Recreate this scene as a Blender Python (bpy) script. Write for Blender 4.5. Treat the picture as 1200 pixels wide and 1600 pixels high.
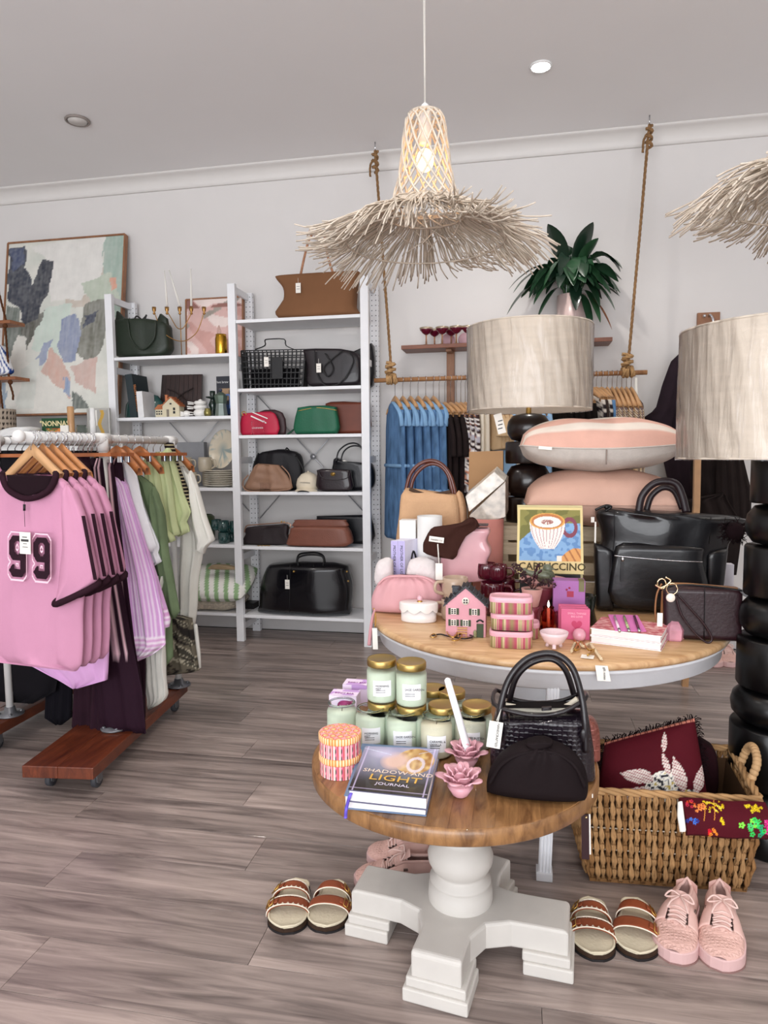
import bpy, math, random
from mathutils import Vector as V, Matrix
random.seed(7)
SC = bpy.context.scene
for o in list(bpy.data.objects): bpy.data.objects.remove(o)
COL = SC.collection
# ---------------------------------------------------------------- camera
CF, CP, CR, CY, CH = 1070.3, .0861, .0093, .1957, 1.22      # focal px (1200x1600 frame), pitch, roll, yaw, eye height
F = V((-math.sin(CY)*math.cos(CP), math.cos(CY)*math.cos(CP), -math.sin(CP)))
R0 = V((math.cos(CY), math.sin(CY), 0)); U0 = R0.cross(F)
R = math.cos(CR)*R0 - math.sin(CR)*U0; U = math.sin(CR)*R0 + math.cos(CR)*U0
C0 = V((0, 0, CH))
cam = bpy.data.cameras.new('camera'); co = bpy.data.objects.new('camera', cam); COL.objects.link(co)
m3 = Matrix((R, U, -F)).transposed(); co.matrix_world = Matrix.Translation(C0) @ m3.to_4x4()
cam.sensor_fit = 'VERTICAL'; cam.sensor_height = 36; cam.lens = CF*36/1600; cam.clip_start = .05
SC.camera = co
def ray(x, y): return F*CF + R*(x-600) + U*(800-y)
def onz(x, y, z): d = ray(x, y); return C0 + d*((z-CH)/d.z)
def onY(x, y, Y): d = ray(x, y); return C0 + d*(Y/d.y)
# ---------------------------------------------------------------- world, lights, exposure
SC.view_settings.view_transform = 'Standard'; SC.view_settings.look = 'None'
SC.view_settings.gamma = 1; SC.view_settings.use_curve_mapping = False
SC.view_settings.exposure = 0.0
W = bpy.data.worlds.new('sky'); SC.world = W; W.use_nodes = True
bg = W.node_tree.nodes['Background']; bg.inputs[0].default_value = (.80, .88, 1, 1); bg.inputs[1].default_value = 1.2
def light(name, kind, loc, power, color=(1, 1, 1), size=.1, rot=(0, 0, 0), sy=None, spot=None, blend=.6):
    l = bpy.data.lights.new(name, kind); l.energy = power; l.color = color
    if kind == 'AREA':
        l.size = size
        if sy: l.shape = 'RECTANGLE'; l.size_y = sy
    elif kind == 'SPOT': l.spot_size = spot; l.spot_blend = blend; l.shadow_soft_size = size
    elif kind == 'POINT': l.shadow_soft_size = size
    o = bpy.data.objects.new(name, l); o.location = loc; o.rotation_euler = rot; COL.objects.link(o); return o
light('shopfront_daylight', 'AREA', (-.6, -3.2, 1.5), 330, (.97, .98, 1), 5.4, (math.radians(124), 0, 0), 2.6)
CEIL = 3.104
LAMPS = [(.087, 3.62), (-1.9, 2.7), (1.9, 2.7), (.087, 1.5), (-1.75, 1.5), (1.75, 1.5), (.087, -.5), (-1.75, -.5)]
for x, y in LAMPS:
    light('downlight_beam', 'SPOT', (x, y, CEIL-.03), 38 if y>2 else 34, (1, .95, .89), .05, (0, 0, 0), spot=math.radians(140), blend=.9)

# ---------------------------------------------------------------- materials
def lin(h):
    if isinstance(h, (tuple, list)): return tuple(h)
    h = h.lstrip('#'); r = [int(h[i:i+2], 16)/255 for i in (0, 2, 4)]
    return tuple(c/12.92 if c <= .04045 else ((c+.055)/1.055)**2.4 for c in r)
MC = {}
def M(h, r=.6, m=0, n=.07, ns=14, b=0, bs=80, st=(1, 1, 1), tr=0, coat=0, em=0, vc=False, ior=1.45, sheen=0, wav=0, ws=60):
    key = (str(h), r, m, n, ns, b, bs, st, tr, coat, em, vc, sheen, wav, ws)
    if key in MC: return MC[key]
    mt = bpy.data.materials.new('mat_%d' % len(MC)); MC[key] = mt; mt.use_nodes = True
    nt = mt.node_tree; N = nt.nodes; L = nt.links; P = N['Principled BSDF']
    P.inputs['Roughness'].default_value = r; P.inputs['Metallic'].default_value = m
    P.inputs['Transmission Weight'].default_value = tr; P.inputs['IOR'].default_value = ior
    P.inputs['Coat Weight'].default_value = coat
    if r >= .75: P.inputs['Specular IOR Level'].default_value = .15
    tc = N.new('ShaderNodeTexCoord'); mp = N.new('ShaderNodeMapping'); mp.inputs['Scale'].default_value = st
    L.new(tc.outputs['Object'], mp.inputs[0])
    nz = N.new('ShaderNodeTexNoise'); nz.inputs['Scale'].default_value = ns; nz.inputs['Detail'].default_value = 3
    L.new(mp.outputs[0], nz.inputs[0])
    mr = N.new('ShaderNodeMapRange'); mr.inputs[1].default_value = .3; mr.inputs[2].default_value = .7
    mr.inputs[3].default_value = 1-n; mr.inputs[4].default_value = 1+n; L.new(nz.outputs[0], mr.inputs[0])
    mx = N.new('ShaderNodeVectorMath'); mx.operation = 'SCALE'; L.new(mr.outputs[0], mx.inputs['Scale'])
    if vc:
        at = N.new('ShaderNodeAttribute'); at.attribute_name = 'Col'; L.new(at.outputs['Color'], mx.inputs[0])
    else: mx.inputs[0].default_value = lin(h)
    L.new(mx.outputs[0], P.inputs['Base Color'])
    if em:
        P.inputs['Emission Color'].default_value = (*lin(h), 1); P.inputs['Emission Strength'].default_value = em
    src = None
    if b:
        n2 = N.new('ShaderNodeTexNoise'); n2.inputs['Scale'].default_value = bs; n2.inputs['Detail'].default_value = 4
        L.new(mp.outputs[0], n2.inputs[0]); src = n2.outputs[0]; k = b
    if wav:
        w = N.new('ShaderNodeTexVoronoi'); w.inputs['Scale'].default_value = ws; w.distance = 'CHEBYCHEV'
        w.inputs['Randomness'].default_value = .25
        L.new(mp.outputs[0], w.inputs[0]); src = w.outputs[0]; k = wav
    if src:
        bu = N.new('ShaderNodeBump'); bu.inputs['Strength'].default_value = k; bu.inputs['Distance'].default_value = .004
        L.new(src, bu.inputs['Height']); L.new(bu.outputs[0], P.inputs['Normal'])
    return mt
def wood(h1, h2, sc=6, st=(1, 12, 12), r=.45, rnd=True, coat=0, knots=.35):
    key = ('wood', h1, h2, sc, st, r)
    if key in MC: return MC[key]
    mt = bpy.data.materials.new('wood_%d' % len(MC)); MC[key] = mt; mt.use_nodes = True
    nt = mt.node_tree; N = nt.nodes; L = nt.links; P = N['Principled BSDF']; P.inputs['Roughness'].default_value = r
    P.inputs['Coat Weight'].default_value = coat
    ge = N.new('ShaderNodeNewGeometry'); oi = N.new('ShaderNodeObjectInfo')
    ad = N.new('ShaderNodeVectorMath'); ad.operation = 'MULTIPLY_ADD'
    cx = N.new('ShaderNodeCombineXYZ')
    for i in range(3): L.new(oi.outputs['Random'], cx.inputs[i])
    L.new(cx.outputs[0], ad.inputs[0]); ad.inputs[1].default_value = (37, 19, 11); L.new(ge.outputs['Position'], ad.inputs[2])
    mp = N.new('ShaderNodeMapping'); mp.inputs['Scale'].default_value = st; L.new(ad.outputs[0], mp.inputs[0])
    nz = N.new('ShaderNodeTexNoise'); nz.inputs['Scale'].default_value = sc; nz.inputs['Detail'].default_value = 6; nz.inputs['Distortion'].default_value = .8
    nz.inputs['Roughness'].default_value = .62
    L.new(mp.outputs[0], nz.inputs[0])
    n2 = N.new('ShaderNodeTexNoise'); n2.inputs['Scale'].default_value = sc*.25; n2.inputs['Detail'].default_value = 3; L.new(mp.outputs[0], n2.inputs[0])
    mm = N.new('ShaderNodeMix'); mm.data_type = 'FLOAT'; mm.inputs[0].default_value = knots; L.new(nz.outputs[0], mm.inputs[2]); L.new(n2.outputs[0], mm.inputs[3])
    cr = N.new('ShaderNodeValToRGB'); cr.color_ramp.elements[0].position = .33; cr.color_ramp.elements[1].position = .66
    cr.color_ramp.elements[0].color = (*lin(h1), 1); cr.color_ramp.elements[1].color = (*lin(h2), 1); L.new(mm.outputs[0], cr.inputs[0])
    mr = N.new('ShaderNodeMapRange'); mr.inputs[3].default_value = .9; mr.inputs[4].default_value = 1.1; L.new(oi.outputs['Random'], mr.inputs[0])
    sc2 = N.new('ShaderNodeVectorMath'); sc2.operation = 'SCALE'; L.new(cr.outputs[0], sc2.inputs[0]); L.new(mr.outputs[0], sc2.inputs['Scale'])
    L.new(sc2.outputs[0], P.inputs['Base Color'])
    bu = N.new('ShaderNodeBump'); bu.inputs['Strength'].default_value = .15; bu.inputs['Distance'].default_value = .002
    L.new(nz.outputs[0], bu.inputs['Height']); L.new(bu.outputs[0], P.inputs['Normal'])
    return mt
def glass(h='ffffff', r=.03, ior=1.15):
    key = ('glass', h, r)
    if key in MC: return MC[key]
    mt = bpy.data.materials.new('glass_%d' % len(MC)); MC[key] = mt; mt.use_nodes = True
    P = mt.node_tree.nodes['Principled BSDF']; P.inputs['Base Color'].default_value = (*lin(h), 1)
    P.inputs['Roughness'].default_value = r; P.inputs['Transmission Weight'].default_value = 1; P.inputs['IOR'].default_value = ior
    P.inputs['Specular IOR Level'].default_value = .9
    return mt
VC = M('ffffff', .6, vc=True, n=.04); VCC = M('ffffff', .8, vc=True, n=.05, b=.25, bs=160); VCG = M('ffffff', .25, vc=True, n=.03, coat=.3)
white = M('e4e4e3', .5, n=.02); whitep = M('c8c4be', .55, n=.03, b=.1, bs=40); gold = M('cfa85e', .35, 1, n=.05); chrome = M('c9c9cc', .22, 1, n=.03)
black = M('0e0d10', .45, n=.1); tagm = M('eeeae2', .7, n=.02); ink = M('3a3a3c', .7, n=0)

# ---------------------------------------------------------------- geometry helpers (everything in world metres)
def crom(pts, k=6, closed=False):
    pts = [V(p) for p in pts]; n = len(pts); out = []
    if n < 3: return pts
    rng = range(n) if closed else range(n-1)
    for i in rng:
        a = pts[(i-1) % n] if closed or i > 0 else pts[0]; b = pts[i]; c = pts[(i+1) % n]
        d = pts[(i+2) % n] if closed or i+2 < n else pts[-1]
        for j in range(k):
            t = j/k
            out.append(.5*((2*b)+(-a+c)*t+(2*a-5*b+4*c-d)*t*t+(-a+3*b-3*c+d)*t*t*t))
    if not closed: out.append(pts[-1])
    return out
class G:
    def __init__(s): s.v = []; s.f = []; s.sm = []; s.c = []
    def add(s, vs, fs, smooth=False, cols=None):
        b = len(s.v); s.v += [V(p) for p in vs]; s.f += [[i+b for i in f] for f in fs]; s.sm += [smooth]*len(fs)
        s.c += list(cols) if cols else [(1, 1, 1)]*len(vs); return s
    def box(s, c, d, rz=0, rx=0, ry=0, col=(1, 1, 1)):
        m = Matrix.Rotation(rz, 3, 'Z') @ Matrix.Rotation(ry, 3, 'Y') @ Matrix.Rotation(rx, 3, 'X')
        vs = [V(c)+m @ V((x*d[0]/2, y*d[1]/2, z*d[2]/2)) for x in (-1, 1) for y in (-1, 1) for z in (-1, 1)]
        return s.add(vs, [(0, 1, 3, 2), (4, 6, 7, 5), (0, 4, 5, 1), (2, 3, 7, 6), (0, 2, 6, 4), (1, 5, 7, 3)], cols=[col]*8)
    def hexa(s, a, b):           # two quads of four points each (bottom, top)
        return s.add(list(a)+list(b), [(3, 2, 1, 0), (4, 5, 6, 7), (0, 1, 5, 4), (1, 2, 6, 5), (2, 3, 7, 6), (3, 0, 4, 7)])
    def beam(s, a, b, w, d, up=(0, 0, 1)):
        a, b = V(a), V(b); t = (b-a).normalized(); x = t.cross(V(up)).normalized(); y = x.cross(t)
        q = lambda p: [p-x*w/2-y*d/2, p+x*w/2-y*d/2, p+x*w/2+y*d/2, p-x*w/2+y*d/2]
        return s.hexa(q(a), q(b))
    def lathe(s, pr, c=(0, 0, 0), n=28, smooth=True, colf=None, sq=None, tilt=None, caps=True):
        c = V(c); vs = []; fs = []; cs = []
        for j, (r, z) in enumerate(pr):
            for i in range(n):
                a = 2*math.pi*i/n; x, y = r*math.cos(a), r*math.sin(a)
                if sq: x *= sq[0]; y *= sq[1]
                p = V((x, y, z)); vs.append(c+(tilt @ p if tilt else p))
                cs.append(colf(i/n, j/(len(pr)-1)) if colf else (1, 1, 1))
        for j in range(len(pr)-1):
            for i in range(n): fs.append((j*n+i, j*n+(i+1) % n, (j+1)*n+(i+1) % n, (j+1)*n+i))
        if caps:
            if pr[0][0] > 1e-5: fs.append(list(range(n))[::-1])
            if pr[-1][0] > 1e-5: fs.append([(len(pr)-1)*n+i for i in range(n)])
        return s.add(vs, fs, smooth, cs)
    def tube(s, pts, r, n=8, sm=0, closed=False, flat=1):
        pts = crom(pts, sm, closed) if sm else [V(p) for p in pts]
        m = len(pts); vs = []; fs = []; nx = None
        for j, p in enumerate(pts):
            a = pts[j-1] if (j > 0 or closed) else p; b = pts[(j+1) % m] if (j < m-1 or closed) else p
            t = (b-a).normalized() if (b-a).length > 1e-9 else V((0, 0, 1))
            if nx is None: nx = t.cross(V((0, 0, 1)) if abs(t.z) < .9 else V((1, 0, 0))).normalized()
            nx = (nx-t*nx.dot(t)).normalized(); ny = t.cross(nx)
            rr = r(j/max(1, m-1)) if callable(r) else r
            for i in range(n):
                an = 2*math.pi*i/n; vs.append(p+nx*(rr*math.cos(an))+ny*(rr*flat*math.sin(an)))
        for j in range(m if closed else m-1):
            k = (j+1) % m
            for i in range(n): fs.append((j*n+i, j*n+(i+1) % n, k*n+(i+1) % n, k*n+i))
        if not closed: fs.append(list(range(n))[::-1]); fs.append([(m-1)*n+i for i in range(n)])
        return s.add(vs, fs, True)
    def grid(s, fn, nu, nv, colf=None, smooth=True, thick=0, nrm=None):
        vs = []; cs = []; fs = []
        for j in range(nv+1):
            for i in range(nu+1):
                vs.append(V(fn(i/nu, j/nv))); cs.append((colf(i/nu, j/nv) or (9, 9, 9)) if colf else (1, 1, 1))
        cs = [lin(c) for c in cs]
        for j in range(nv):
            for i in range(nu):
                a = j*(nu+1)+i; q = (a, a+1, a+nu+2, a+nu+1)
                if not any(cs[k][0] > 8 for k in q): fs.append(q)
        s.add(vs, fs, smooth, cs)
        if thick:
            nn = V(nrm); s.add([v-nn*thick for v in vs], [f[::-1] for f in fs], smooth, cs)
            b = len(s.v)-2*len(vs); k = len(vs); rim = []
            e = [i for i in range(nu+1)]+[j*(nu+1)+nu for j in range(1, nv+1)]+[nv*(nu+1)+i for i in range(nu-1, -1, -1)]+[j*(nu+1) for j in range(nv-1, 0, -1)]
            for q in range(len(e)):
                x, y = e[q], e[(q+1) % len(e)]; s.f.append([b+y, b+x, b+k+x, b+k+y]); s.sm.append(False)
        return s
    def quadcol(s, a, b, c, d, nu, nv, colf, off=0, nrm=(0, -1, 0)):   # a bottom-left, b bottom-right, c top-right, d top-left
        a, b, c, d = map(V, (a, b, c, d)); o = V(nrm)*off
        return s.grid(lambda u, v: (a*(1-u)+b*u)*(1-v)+(d*(1-u)+c*u)*v+o, nu, nv, colf, smooth=False)
    def scan(s, P, Y, t, nu=14, nv=18, nh=3, ne=4, disp=None, colf=None, z0=None, sm=3, yt=None, zoff=0, cap=.12, px=True):
        """body with the outline P (horizontally convex) standing at depth Y, half thickness t"""
        Q = [onY(x, y, Y) for x, y in P] if px else [V((x, Y, z)) for x, z in P]
        if sm: Q = crom(Q, sm, True)
        zl = min(q.z for q in Q); zh = max(q.z for q in Q)
        dz = zoff if z0 is None else 0
        zq = zl
        if z0 is not None: zl = z0
        rows = []
        for j in range(nv+1):
            zr_ = zl+(zh-zl)*j/nv; z = min(max(zr_, zq+(zh-zq)*.004), zh-(zh-zq)*.004); xs = []
            for i in range(len(Q)):
                a, b = Q[i], Q[(i+1) % len(Q)]
                if (a.z-z)*(b.z-z) <= 0 and abs(a.z-b.z) > 1e-9: xs.append(a.x+(b.x-a.x)*(z-a.z)/(b.z-a.z))
            rows.append((min(xs), max(xs), zr_) if xs else rows[-1])
        vs = []; fs = []; cs = []; N2 = 2*nu
        for j, (xa, xb, z) in enumerate(rows):
            v = j/nv
            e = min(1, min(v, 1-v)/cap) if cap else 1
            ev = (1-(1-e)**ne)**(1/ne) if e < 1 else 1
            ev = max(ev, .05)
            for k in range(N2):
                fr = k <= nu; i = k if fr else N2-k; 
                th = -math.cos(math.pi*i/nu); u = th*.5+.5
                h = max(0, 1-abs(th)**nh)**(1/nh)
                y = (-1 if fr else 1)*t*h*ev
                yc = Y+(yt(v) if yt else 0)
                if disp: y += disp(u, v)*(1 if fr else -.6)*min(1, h*3)
                vs.append((xa+(xb-xa)*u, yc+y, z+dz)); cs.append(lin(colf(u, v)) if colf else (1, 1, 1))
        for j in range(nv):
            for k in range(N2): fs.append((j*N2+k, j*N2+(k+1) % N2, (j+1)*N2+(k+1) % N2, (j+1)*N2+k))
        fs.append(list(range(N2))[::-1]); fs.append([nv*N2+k for k in range(N2)])
        return s.add(vs, fs, True, cs)
    def ball(s, c, r, n=14, m=9, colf=None):
        r = (r, r, r) if not isinstance(r, (tuple, list)) else r
        vs = []; fs = []
        for j in range(m+1):
            t = math.pi*j/m-math.pi/2
            for i in range(n):
                a = 2*math.pi*i/n; k = max(math.cos(t), .02)
                vs.append(V(c)+V((r[0]*k*math.cos(a), r[1]*k*math.sin(a), r[2]*math.sin(t))))
        for j in range(m):
            for i in range(n): fs.append((j*n+i, j*n+(i+1) % n, (j+1)*n+(i+1) % n, (j+1)*n+i))
        fs.append(list(range(n))[::-1]); fs.append([m*n+i for i in range(n)])
        return s.add(vs, fs, True)
    def rot(s, c, rz=0, rx=0, ry=0, k=1):
        m = Matrix.Rotation(rz, 3, 'Z') @ Matrix.Rotation(ry, 3, 'Y') @ Matrix.Rotation(rx, 3, 'X'); c = V(c)
        s.v = [c+m @ ((p-c)*k) for p in s.v]; return s
LOC = {}
def loc_of(o): return LOC.get(o.name, V((0, 0, 0))) if o else V((0, 0, 0))
def O(name, g, mt, parent=None, bev=0, sub=0, loc=None):
    L = loc_of(parent) if parent else V(loc) if loc is not None else V((0, 0, 0))
    me = bpy.data.meshes.new(name); me.from_pydata([p-L for p in g.v], [], g.f); me.update()
    me.polygons.foreach_set('use_smooth', g.sm)
    if mt in (VC, VCC, VCG) or mt.name.startswith('vc'):
        at = me.color_attributes.new('Col', 'FLOAT_COLOR', 'POINT')
        at.data.foreach_set('color', [x for c in g.c for x in (*c, 1)])
    me.materials.append(mt)
    o = bpy.data.objects.new(name, me); COL.objects.link(o)
    if parent: o.parent = parent
    else: o.location = L
    LOC[o.name] = L
    if bev:
        b = o.modifiers.new('bevel', 'BEVEL'); b.width = bev; b.segments = 2; b.limit_method = 'ANGLE'; b.angle_limit = math.radians(40)
    if sub:
        b = o.modifiers.new('sub', 'SUBSURF'); b.levels = b.render_levels = sub
    return o
def tag(o, label, cat, group=None):
    o['label'] = label; o['category'] = cat
    if group: o['group'] = group
    return o
def T(name, label, cat, loc, group=None):
    o = bpy.data.objects.new(name, None); o.empty_display_size = .05; COL.objects.link(o); o.location = loc; LOC[o.name] = V(loc)
    return tag(o, label, cat, group)
def S(name, label, cat, g, mt, group=None, bev=0, sub=0):     # a thing that is one mesh; origin at the base centre
    zs = min(p.z for p in g.v); c = sum((p for p in g.v), V((0, 0, 0)))/len(g.v)
    return tag(O(name, g, mt, None, bev, sub, (c.x, c.y, zs)), label, cat, group)
def X(name, g, mt, bev=0, parent=None):
    o = O(name, g, mt, parent, bev)
    if not parent: o['kind'] = 'structure'
    return o
def dup(root, off, label=None, group=None, rz=0):
    r = root.copy(); COL.objects.link(r); r.location = root.location+V(off); r.rotation_euler.z += rz
    if label: r['label'] = label
    if group: r['group'] = group
    LOC[r.name] = V(r.location)
    def rec(a, b):
        for ch in list(a.children):
            c = ch.copy(); COL.objects.link(c); c.parent = b; LOC[c.name] = LOC[r.name]; rec(ch, c)
    rec(root, r); return r
def text(parent, s, p, size, mt, right=(1, 0, 0), up=(0, 0, 1), name='lettering', ext=.0003, align='CENTER', sx=1, bold=0):
    cu = bpy.data.curves.new('t', 'FONT'); cu.body = s; cu.size = size; cu.align_x = align; cu.extrude = ext; cu.resolution_u = 2; cu.offset = bold
    t = bpy.data.objects.new('t', cu); COL.objects.link(t)
    me = bpy.data.meshes.new_from_object(t.evaluated_get(bpy.context.evaluated_depsgraph_get()))
    r, u = V(right).normalized(), V(up).normalized(); n = r.cross(u); L = loc_of(parent)
    for v in me.vertices: v.co = V(p)+r*(v.co.x*sx)+u*v.co.y+n*(v.co.z+ext)-L
    bpy.data.objects.remove(t); me.materials.clear(); me.materials.append(mt); me.name = name
    o = bpy.data.objects.new(name, me); COL.objects.link(o); o.parent = parent; LOC[o.name] = L; return o
def hangtag(p, h=.055, w=.028, mt=None, parent=None, label='white swing tag', rz=0, drop=.03, word=None):
    """a swing tag on a string as two parts of a thing"""
    p = V(p)
    O('tag_string', G().tube([p+V((0, 0, drop)), p], .0008, 4), tagm, parent)
    t = O('price_tag', G().box(p-V((0, .001, h/2)), (w, .0015, h), rz), mt or tagm, parent)
    t['label'] = label
    for k in range(2):
        O('print_line', G().box(p-V((0, .0022, h*(.35+.25*k))), (w*.6, .0004, .002), rz), ink, t)
    return t
def pathY(P, Y, k=6, closed=False): return crom([onY(x, y, Y if not callable(Y) else Y(i/(len(P)-1))) for i, (x, y) in enumerate(P)], k, closed)
def folds(a, k, ph=0, k2=0):
    return lambda u, v: a*(math.sin(k*u+ph+math.sin(v*3+ph)*.8)+.5*math.sin(k*2.3*u+ph*2+v*2)) + (k2*math.sin(v*20+u*4) if k2 else 0)

# ---------------------------------------------------------------- room
YW = 4.47; XL, XR, YB = -4.3, 3.2, -3.0
wallm = M('dddad8', .75, n=.015, ns=3, b=.08, bs=30); ceilm = M('eeecec', .8, n=.01, ns=2)
X('wall_back', G().box(((XL+XR)/2, YW+.06, CEIL/2), (XR-XL+.3, .12, CEIL)), wallm)
X('wall_left', G().box((XL-.06, (YW+YB)/2, CEIL/2), (.12, YW-YB, CEIL)), wallm)
X('wall_right', G().box((XR+.06, (YW+YB)/2, CEIL/2), (.12, YW-YB, CEIL)), wallm)
g = G().box((XL+.75, YB-.06, CEIL/2), (1.5, .12, CEIL)).box((XR-.6, YB-.06, CEIL/2), (1.2, .12, CEIL)).box((-.4, YB-.06, CEIL-.15), (5, .12, .3)).box((-.4, YB-.06, .15), (5, .12, .3))
X('wall_front', g, wallm)
X('ceiling', G().box(((XL+XR)/2, (YW+YB)/2, CEIL+.06), (XR-XL+.3, YW-YB+.3, .12)), ceilm)
def cove(n, a, b, inn):          # coved cornice run from a to b, inn = inward direction
    a, b, inn = V(a), V(b), V(inn); pr = [(0, -.088), (.012, -.085)]+[(.012+.075*(1-math.cos(t*math.pi/2/6)), -.085+.073*math.sin(t*math.pi/2/6)) for t in range(1, 7)]+[(.1, -.006), (.1, 0), (0, 0)]
    vs = [p+inn*x+V((0, 0, CEIL+z)) for p in (a, b) for x, z in pr]; k = len(pr)
    X(n, G().add(vs, [(i, (i+1) % k, k+(i+1) % k, k+i) for i in range(k)], True), M('e2dfdc', .6, n=.01))
cove('trim_1', (XL, YW, 0), (XR, YW, 0), (0, -1, 0)); cove('trim_2', (XL, YB, 0), (XL, YW, 0), (1, 0, 0)); cove('trim_3', (XR, YW, 0), (XR, YB, 0), (-1, 0, 0))
X('baseboard_back', G().box(((XL+XR)/2, YW-.008, .07), (XR-XL, .016, .14)), M('cfcccb', .5, n=.02), .004)
X('baseboard_left', G().box((XL+.008, (YW+YB)/2, .07), (.016, YW-YB, .14)), M('cfcccb', .5, n=.02), .004)
X('baseboard_right', G().box((XR-.008, (YW+YB)/2, .07), (.016, YW-YB, .14)), M('cfcccb', .5, n=.02), .004)
win = X('window_1', G().box((-.4, YB-.03, .32), (5, .08, .05)).box((-.4, YB-.03, CEIL-.32), (5, .08, .05)).box((-2.87, YB-.03, 1.55), (.06, .08, 2.5)).box((2.07, YB-.03, 1.55), (.06, .08, 2.5)).box((-.4, YB-.03, 1.55), (.06, .08, 2.5)), black, .004)
fl = X('floor', G().box(((XL+XR)/2, (YW+YB)/2, -.06), (XR-XL+.3, YW-YB+.3, .1)), M('2c2523', .8))
fw = wood('55483f' if 0 else '544946', 'b5a49c', 5, (.55, 7, 1), .38, coat=.12, knots=.42)
PW, PL = .176, 1.22
row = 0; y = YW-.03
while y > YB:
    off = (row*.437 % 1)*PL; x = XL-off
    while x < XR:
        x0, x1 = max(x, XL), min(x+PL, XR)
        if x1-x0 > .05 and y-PW > -1.2 :
            g = G().box(((x0+x1)/2, y-PW/2, -.005), (x1-x0-.0012, PW-.0012, .01))
            X('plank', g, fw, .0006, fl)
        x += PL
    y -= PW; row += 1
X('plank_field', G().box(((XL+XR)/2, (y+PW+0-1.2)/2-.9, -.005), (XR-XL, 1.6, .01)), fw, 0, fl)
# ceiling fittings
for i, (x, yy) in enumerate(LAMPS[:1]):
    lab = 'round recessed downlight glowing bright white in the ceiling'
    t = T('downlight', lab, 'light', (x, yy, CEIL-.012))
    O('trim_ring', G().tube([(x+.05*math.cos(a*.3927), yy+.05*math.sin(a*.3927), CEIL-.004) for a in range(16)], .006, 6, closed=True), white, t)
    O('lens', G().lathe([(.045, -.004), (.04, -.008), (0, -.009)], (x, yy, CEIL)), M('ffffff', .5, em=18 if i == 0 else 8, n=0), t)
p = onz(121, 187, CEIL)
t = T('ceiling_speaker', 'small round white ceiling fitting, unlit, above the abstract painting', 'fitting', (p.x, p.y, CEIL-.02))
O('rim', G().tube([(p.x+.062*math.cos(a*.3927), p.y+.062*math.sin(a*.3927), CEIL-.006) for a in range(16)], .007, 6, closed=True), M('8e8580', .6), t)
O('face', G().lathe([(.055, 0), (.05, -.012), (0, -.014)], (p.x, p.y, CEIL)), M('d4cfcb', .6), t)
# ================================================================ FURNITURE
# ---------------------------------------------------------------- shelving unit
YF, DEP, X0, PP, ZT = 4.126, .30, -1.783, .854, 2.286
t = T('shelving_unit', 'tall white slatless open shelving unit with holed posts, filled with bags', 'shelving', (X0, 4.27, 0))
t['label'] = 'tall white open shelving unit with peg holed back posts, two bays wide'
shw = M('e8e9ec', .45, n=.02, st=(1, 1, 1))
MZ = [2.06, 1.633, 1.34, .98, .628, .178]; LZ = [1.858, 1.466, 1.005, .635, .185]
for k in (-1, 0, 1):
    x = X0+k*PP; zt = ZT-(.02 if k == -1 else 0)
    O('front_post', G().box((x, YF+.016, zt/2), (.05, .034, zt)), shw, t, .002)
    bp = O('back_post', G().box((x+.004, YF+DEP-.016, zt/2), (.055, .034, zt)), shw, t, .002)
    h = G()
    for i in range(70):
        for dx in (-.013, .013):
            z = .05+i*.032
            if z < zt-.02: h.lathe([(.0036, 0), (.0036, .001)], (x+.004+dx, YF+DEP-.0325, z), 6, tilt=Matrix.Rotation(math.radians(90), 3, 'X'))
            if z < zt-.02 and dx > 0: h.lathe([(.0036, 0), (.0036, .001)], (x+.0312, YF+DEP-.016, z), 6, tilt=Matrix.Rotation(math.radians(90), 3, 'Y'))
    hh = O('peg_holes', h, M('55565c', .8, n=0), bp); hh['kind'] = 'stuff'
    for z in (zt-.03, 1.78, 1.18, .55, .09):
        O('side_rung', G().box((x, YF+DEP/2, z), (.018, DEP-.06, .042)), shw, t, .002)
for Z, k in ((MZ, 0), (LZ, -1)):
    for z in Z:
        O('shelf_board', G().box((X0+(k+.5)*PP, YF+DEP/2, z-.01), (PP-.052, DEP-.004, .02)), shw, t, .0015)
for k, zc in ((0, 1.2), (-1, 1.25)):
    g = G(); xc = X0+(k+.5)*PP; yb = YF+DEP-.004
    for sgn in (-1, 1): g.tube([(xc-.39, yb, zc-sgn*.42), (xc, yb, zc), (xc+.39, yb, zc+sgn*.42)], .004, 6)
    g.lathe([(.02, 0), (.02, .006)], (xc, yb, zc), 14, tilt=Matrix.Rotation(math.radians(90), 3, 'X'))
    O('cross_brace', g, M('b9b9bd', .35, .6), t)
# ---------------------------------------------------------------- abstract painting leaning on the wall
def hsh(*a): return (math.sin(sum(v*k for v, k in zip(a, (127.1, 311.7, 74.7))))*43758.5453) % 1
def sno(x, y):
    ix, iy = math.floor(x), math.floor(y); fx, fy = x-ix, y-iy; fx = fx*fx*(3-2*fx); fy = fy*fy*(3-2*fy)
    return (hsh(ix, iy)*(1-fx)+hsh(ix+1, iy)*fx)*(1-fy)+(hsh(ix, iy+1)*(1-fx)+hsh(ix+1, iy+1)*fx)*fy
def inpoly(x, y, P):
    c = False; n = len(P); j = n-1
    for i in range(n):
        if (P[i][1] > y) != (P[j][1] > y) and x < (P[j][0]-P[i][0])*(y-P[i][1])/(P[j][1]-P[i][1])+P[i][0]: c = not c
        j = i
    return c
def lerpc(a, b, t): return tuple(p*(1-t)+q*t for p, q in zip(lin(a), lin(b)))
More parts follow.
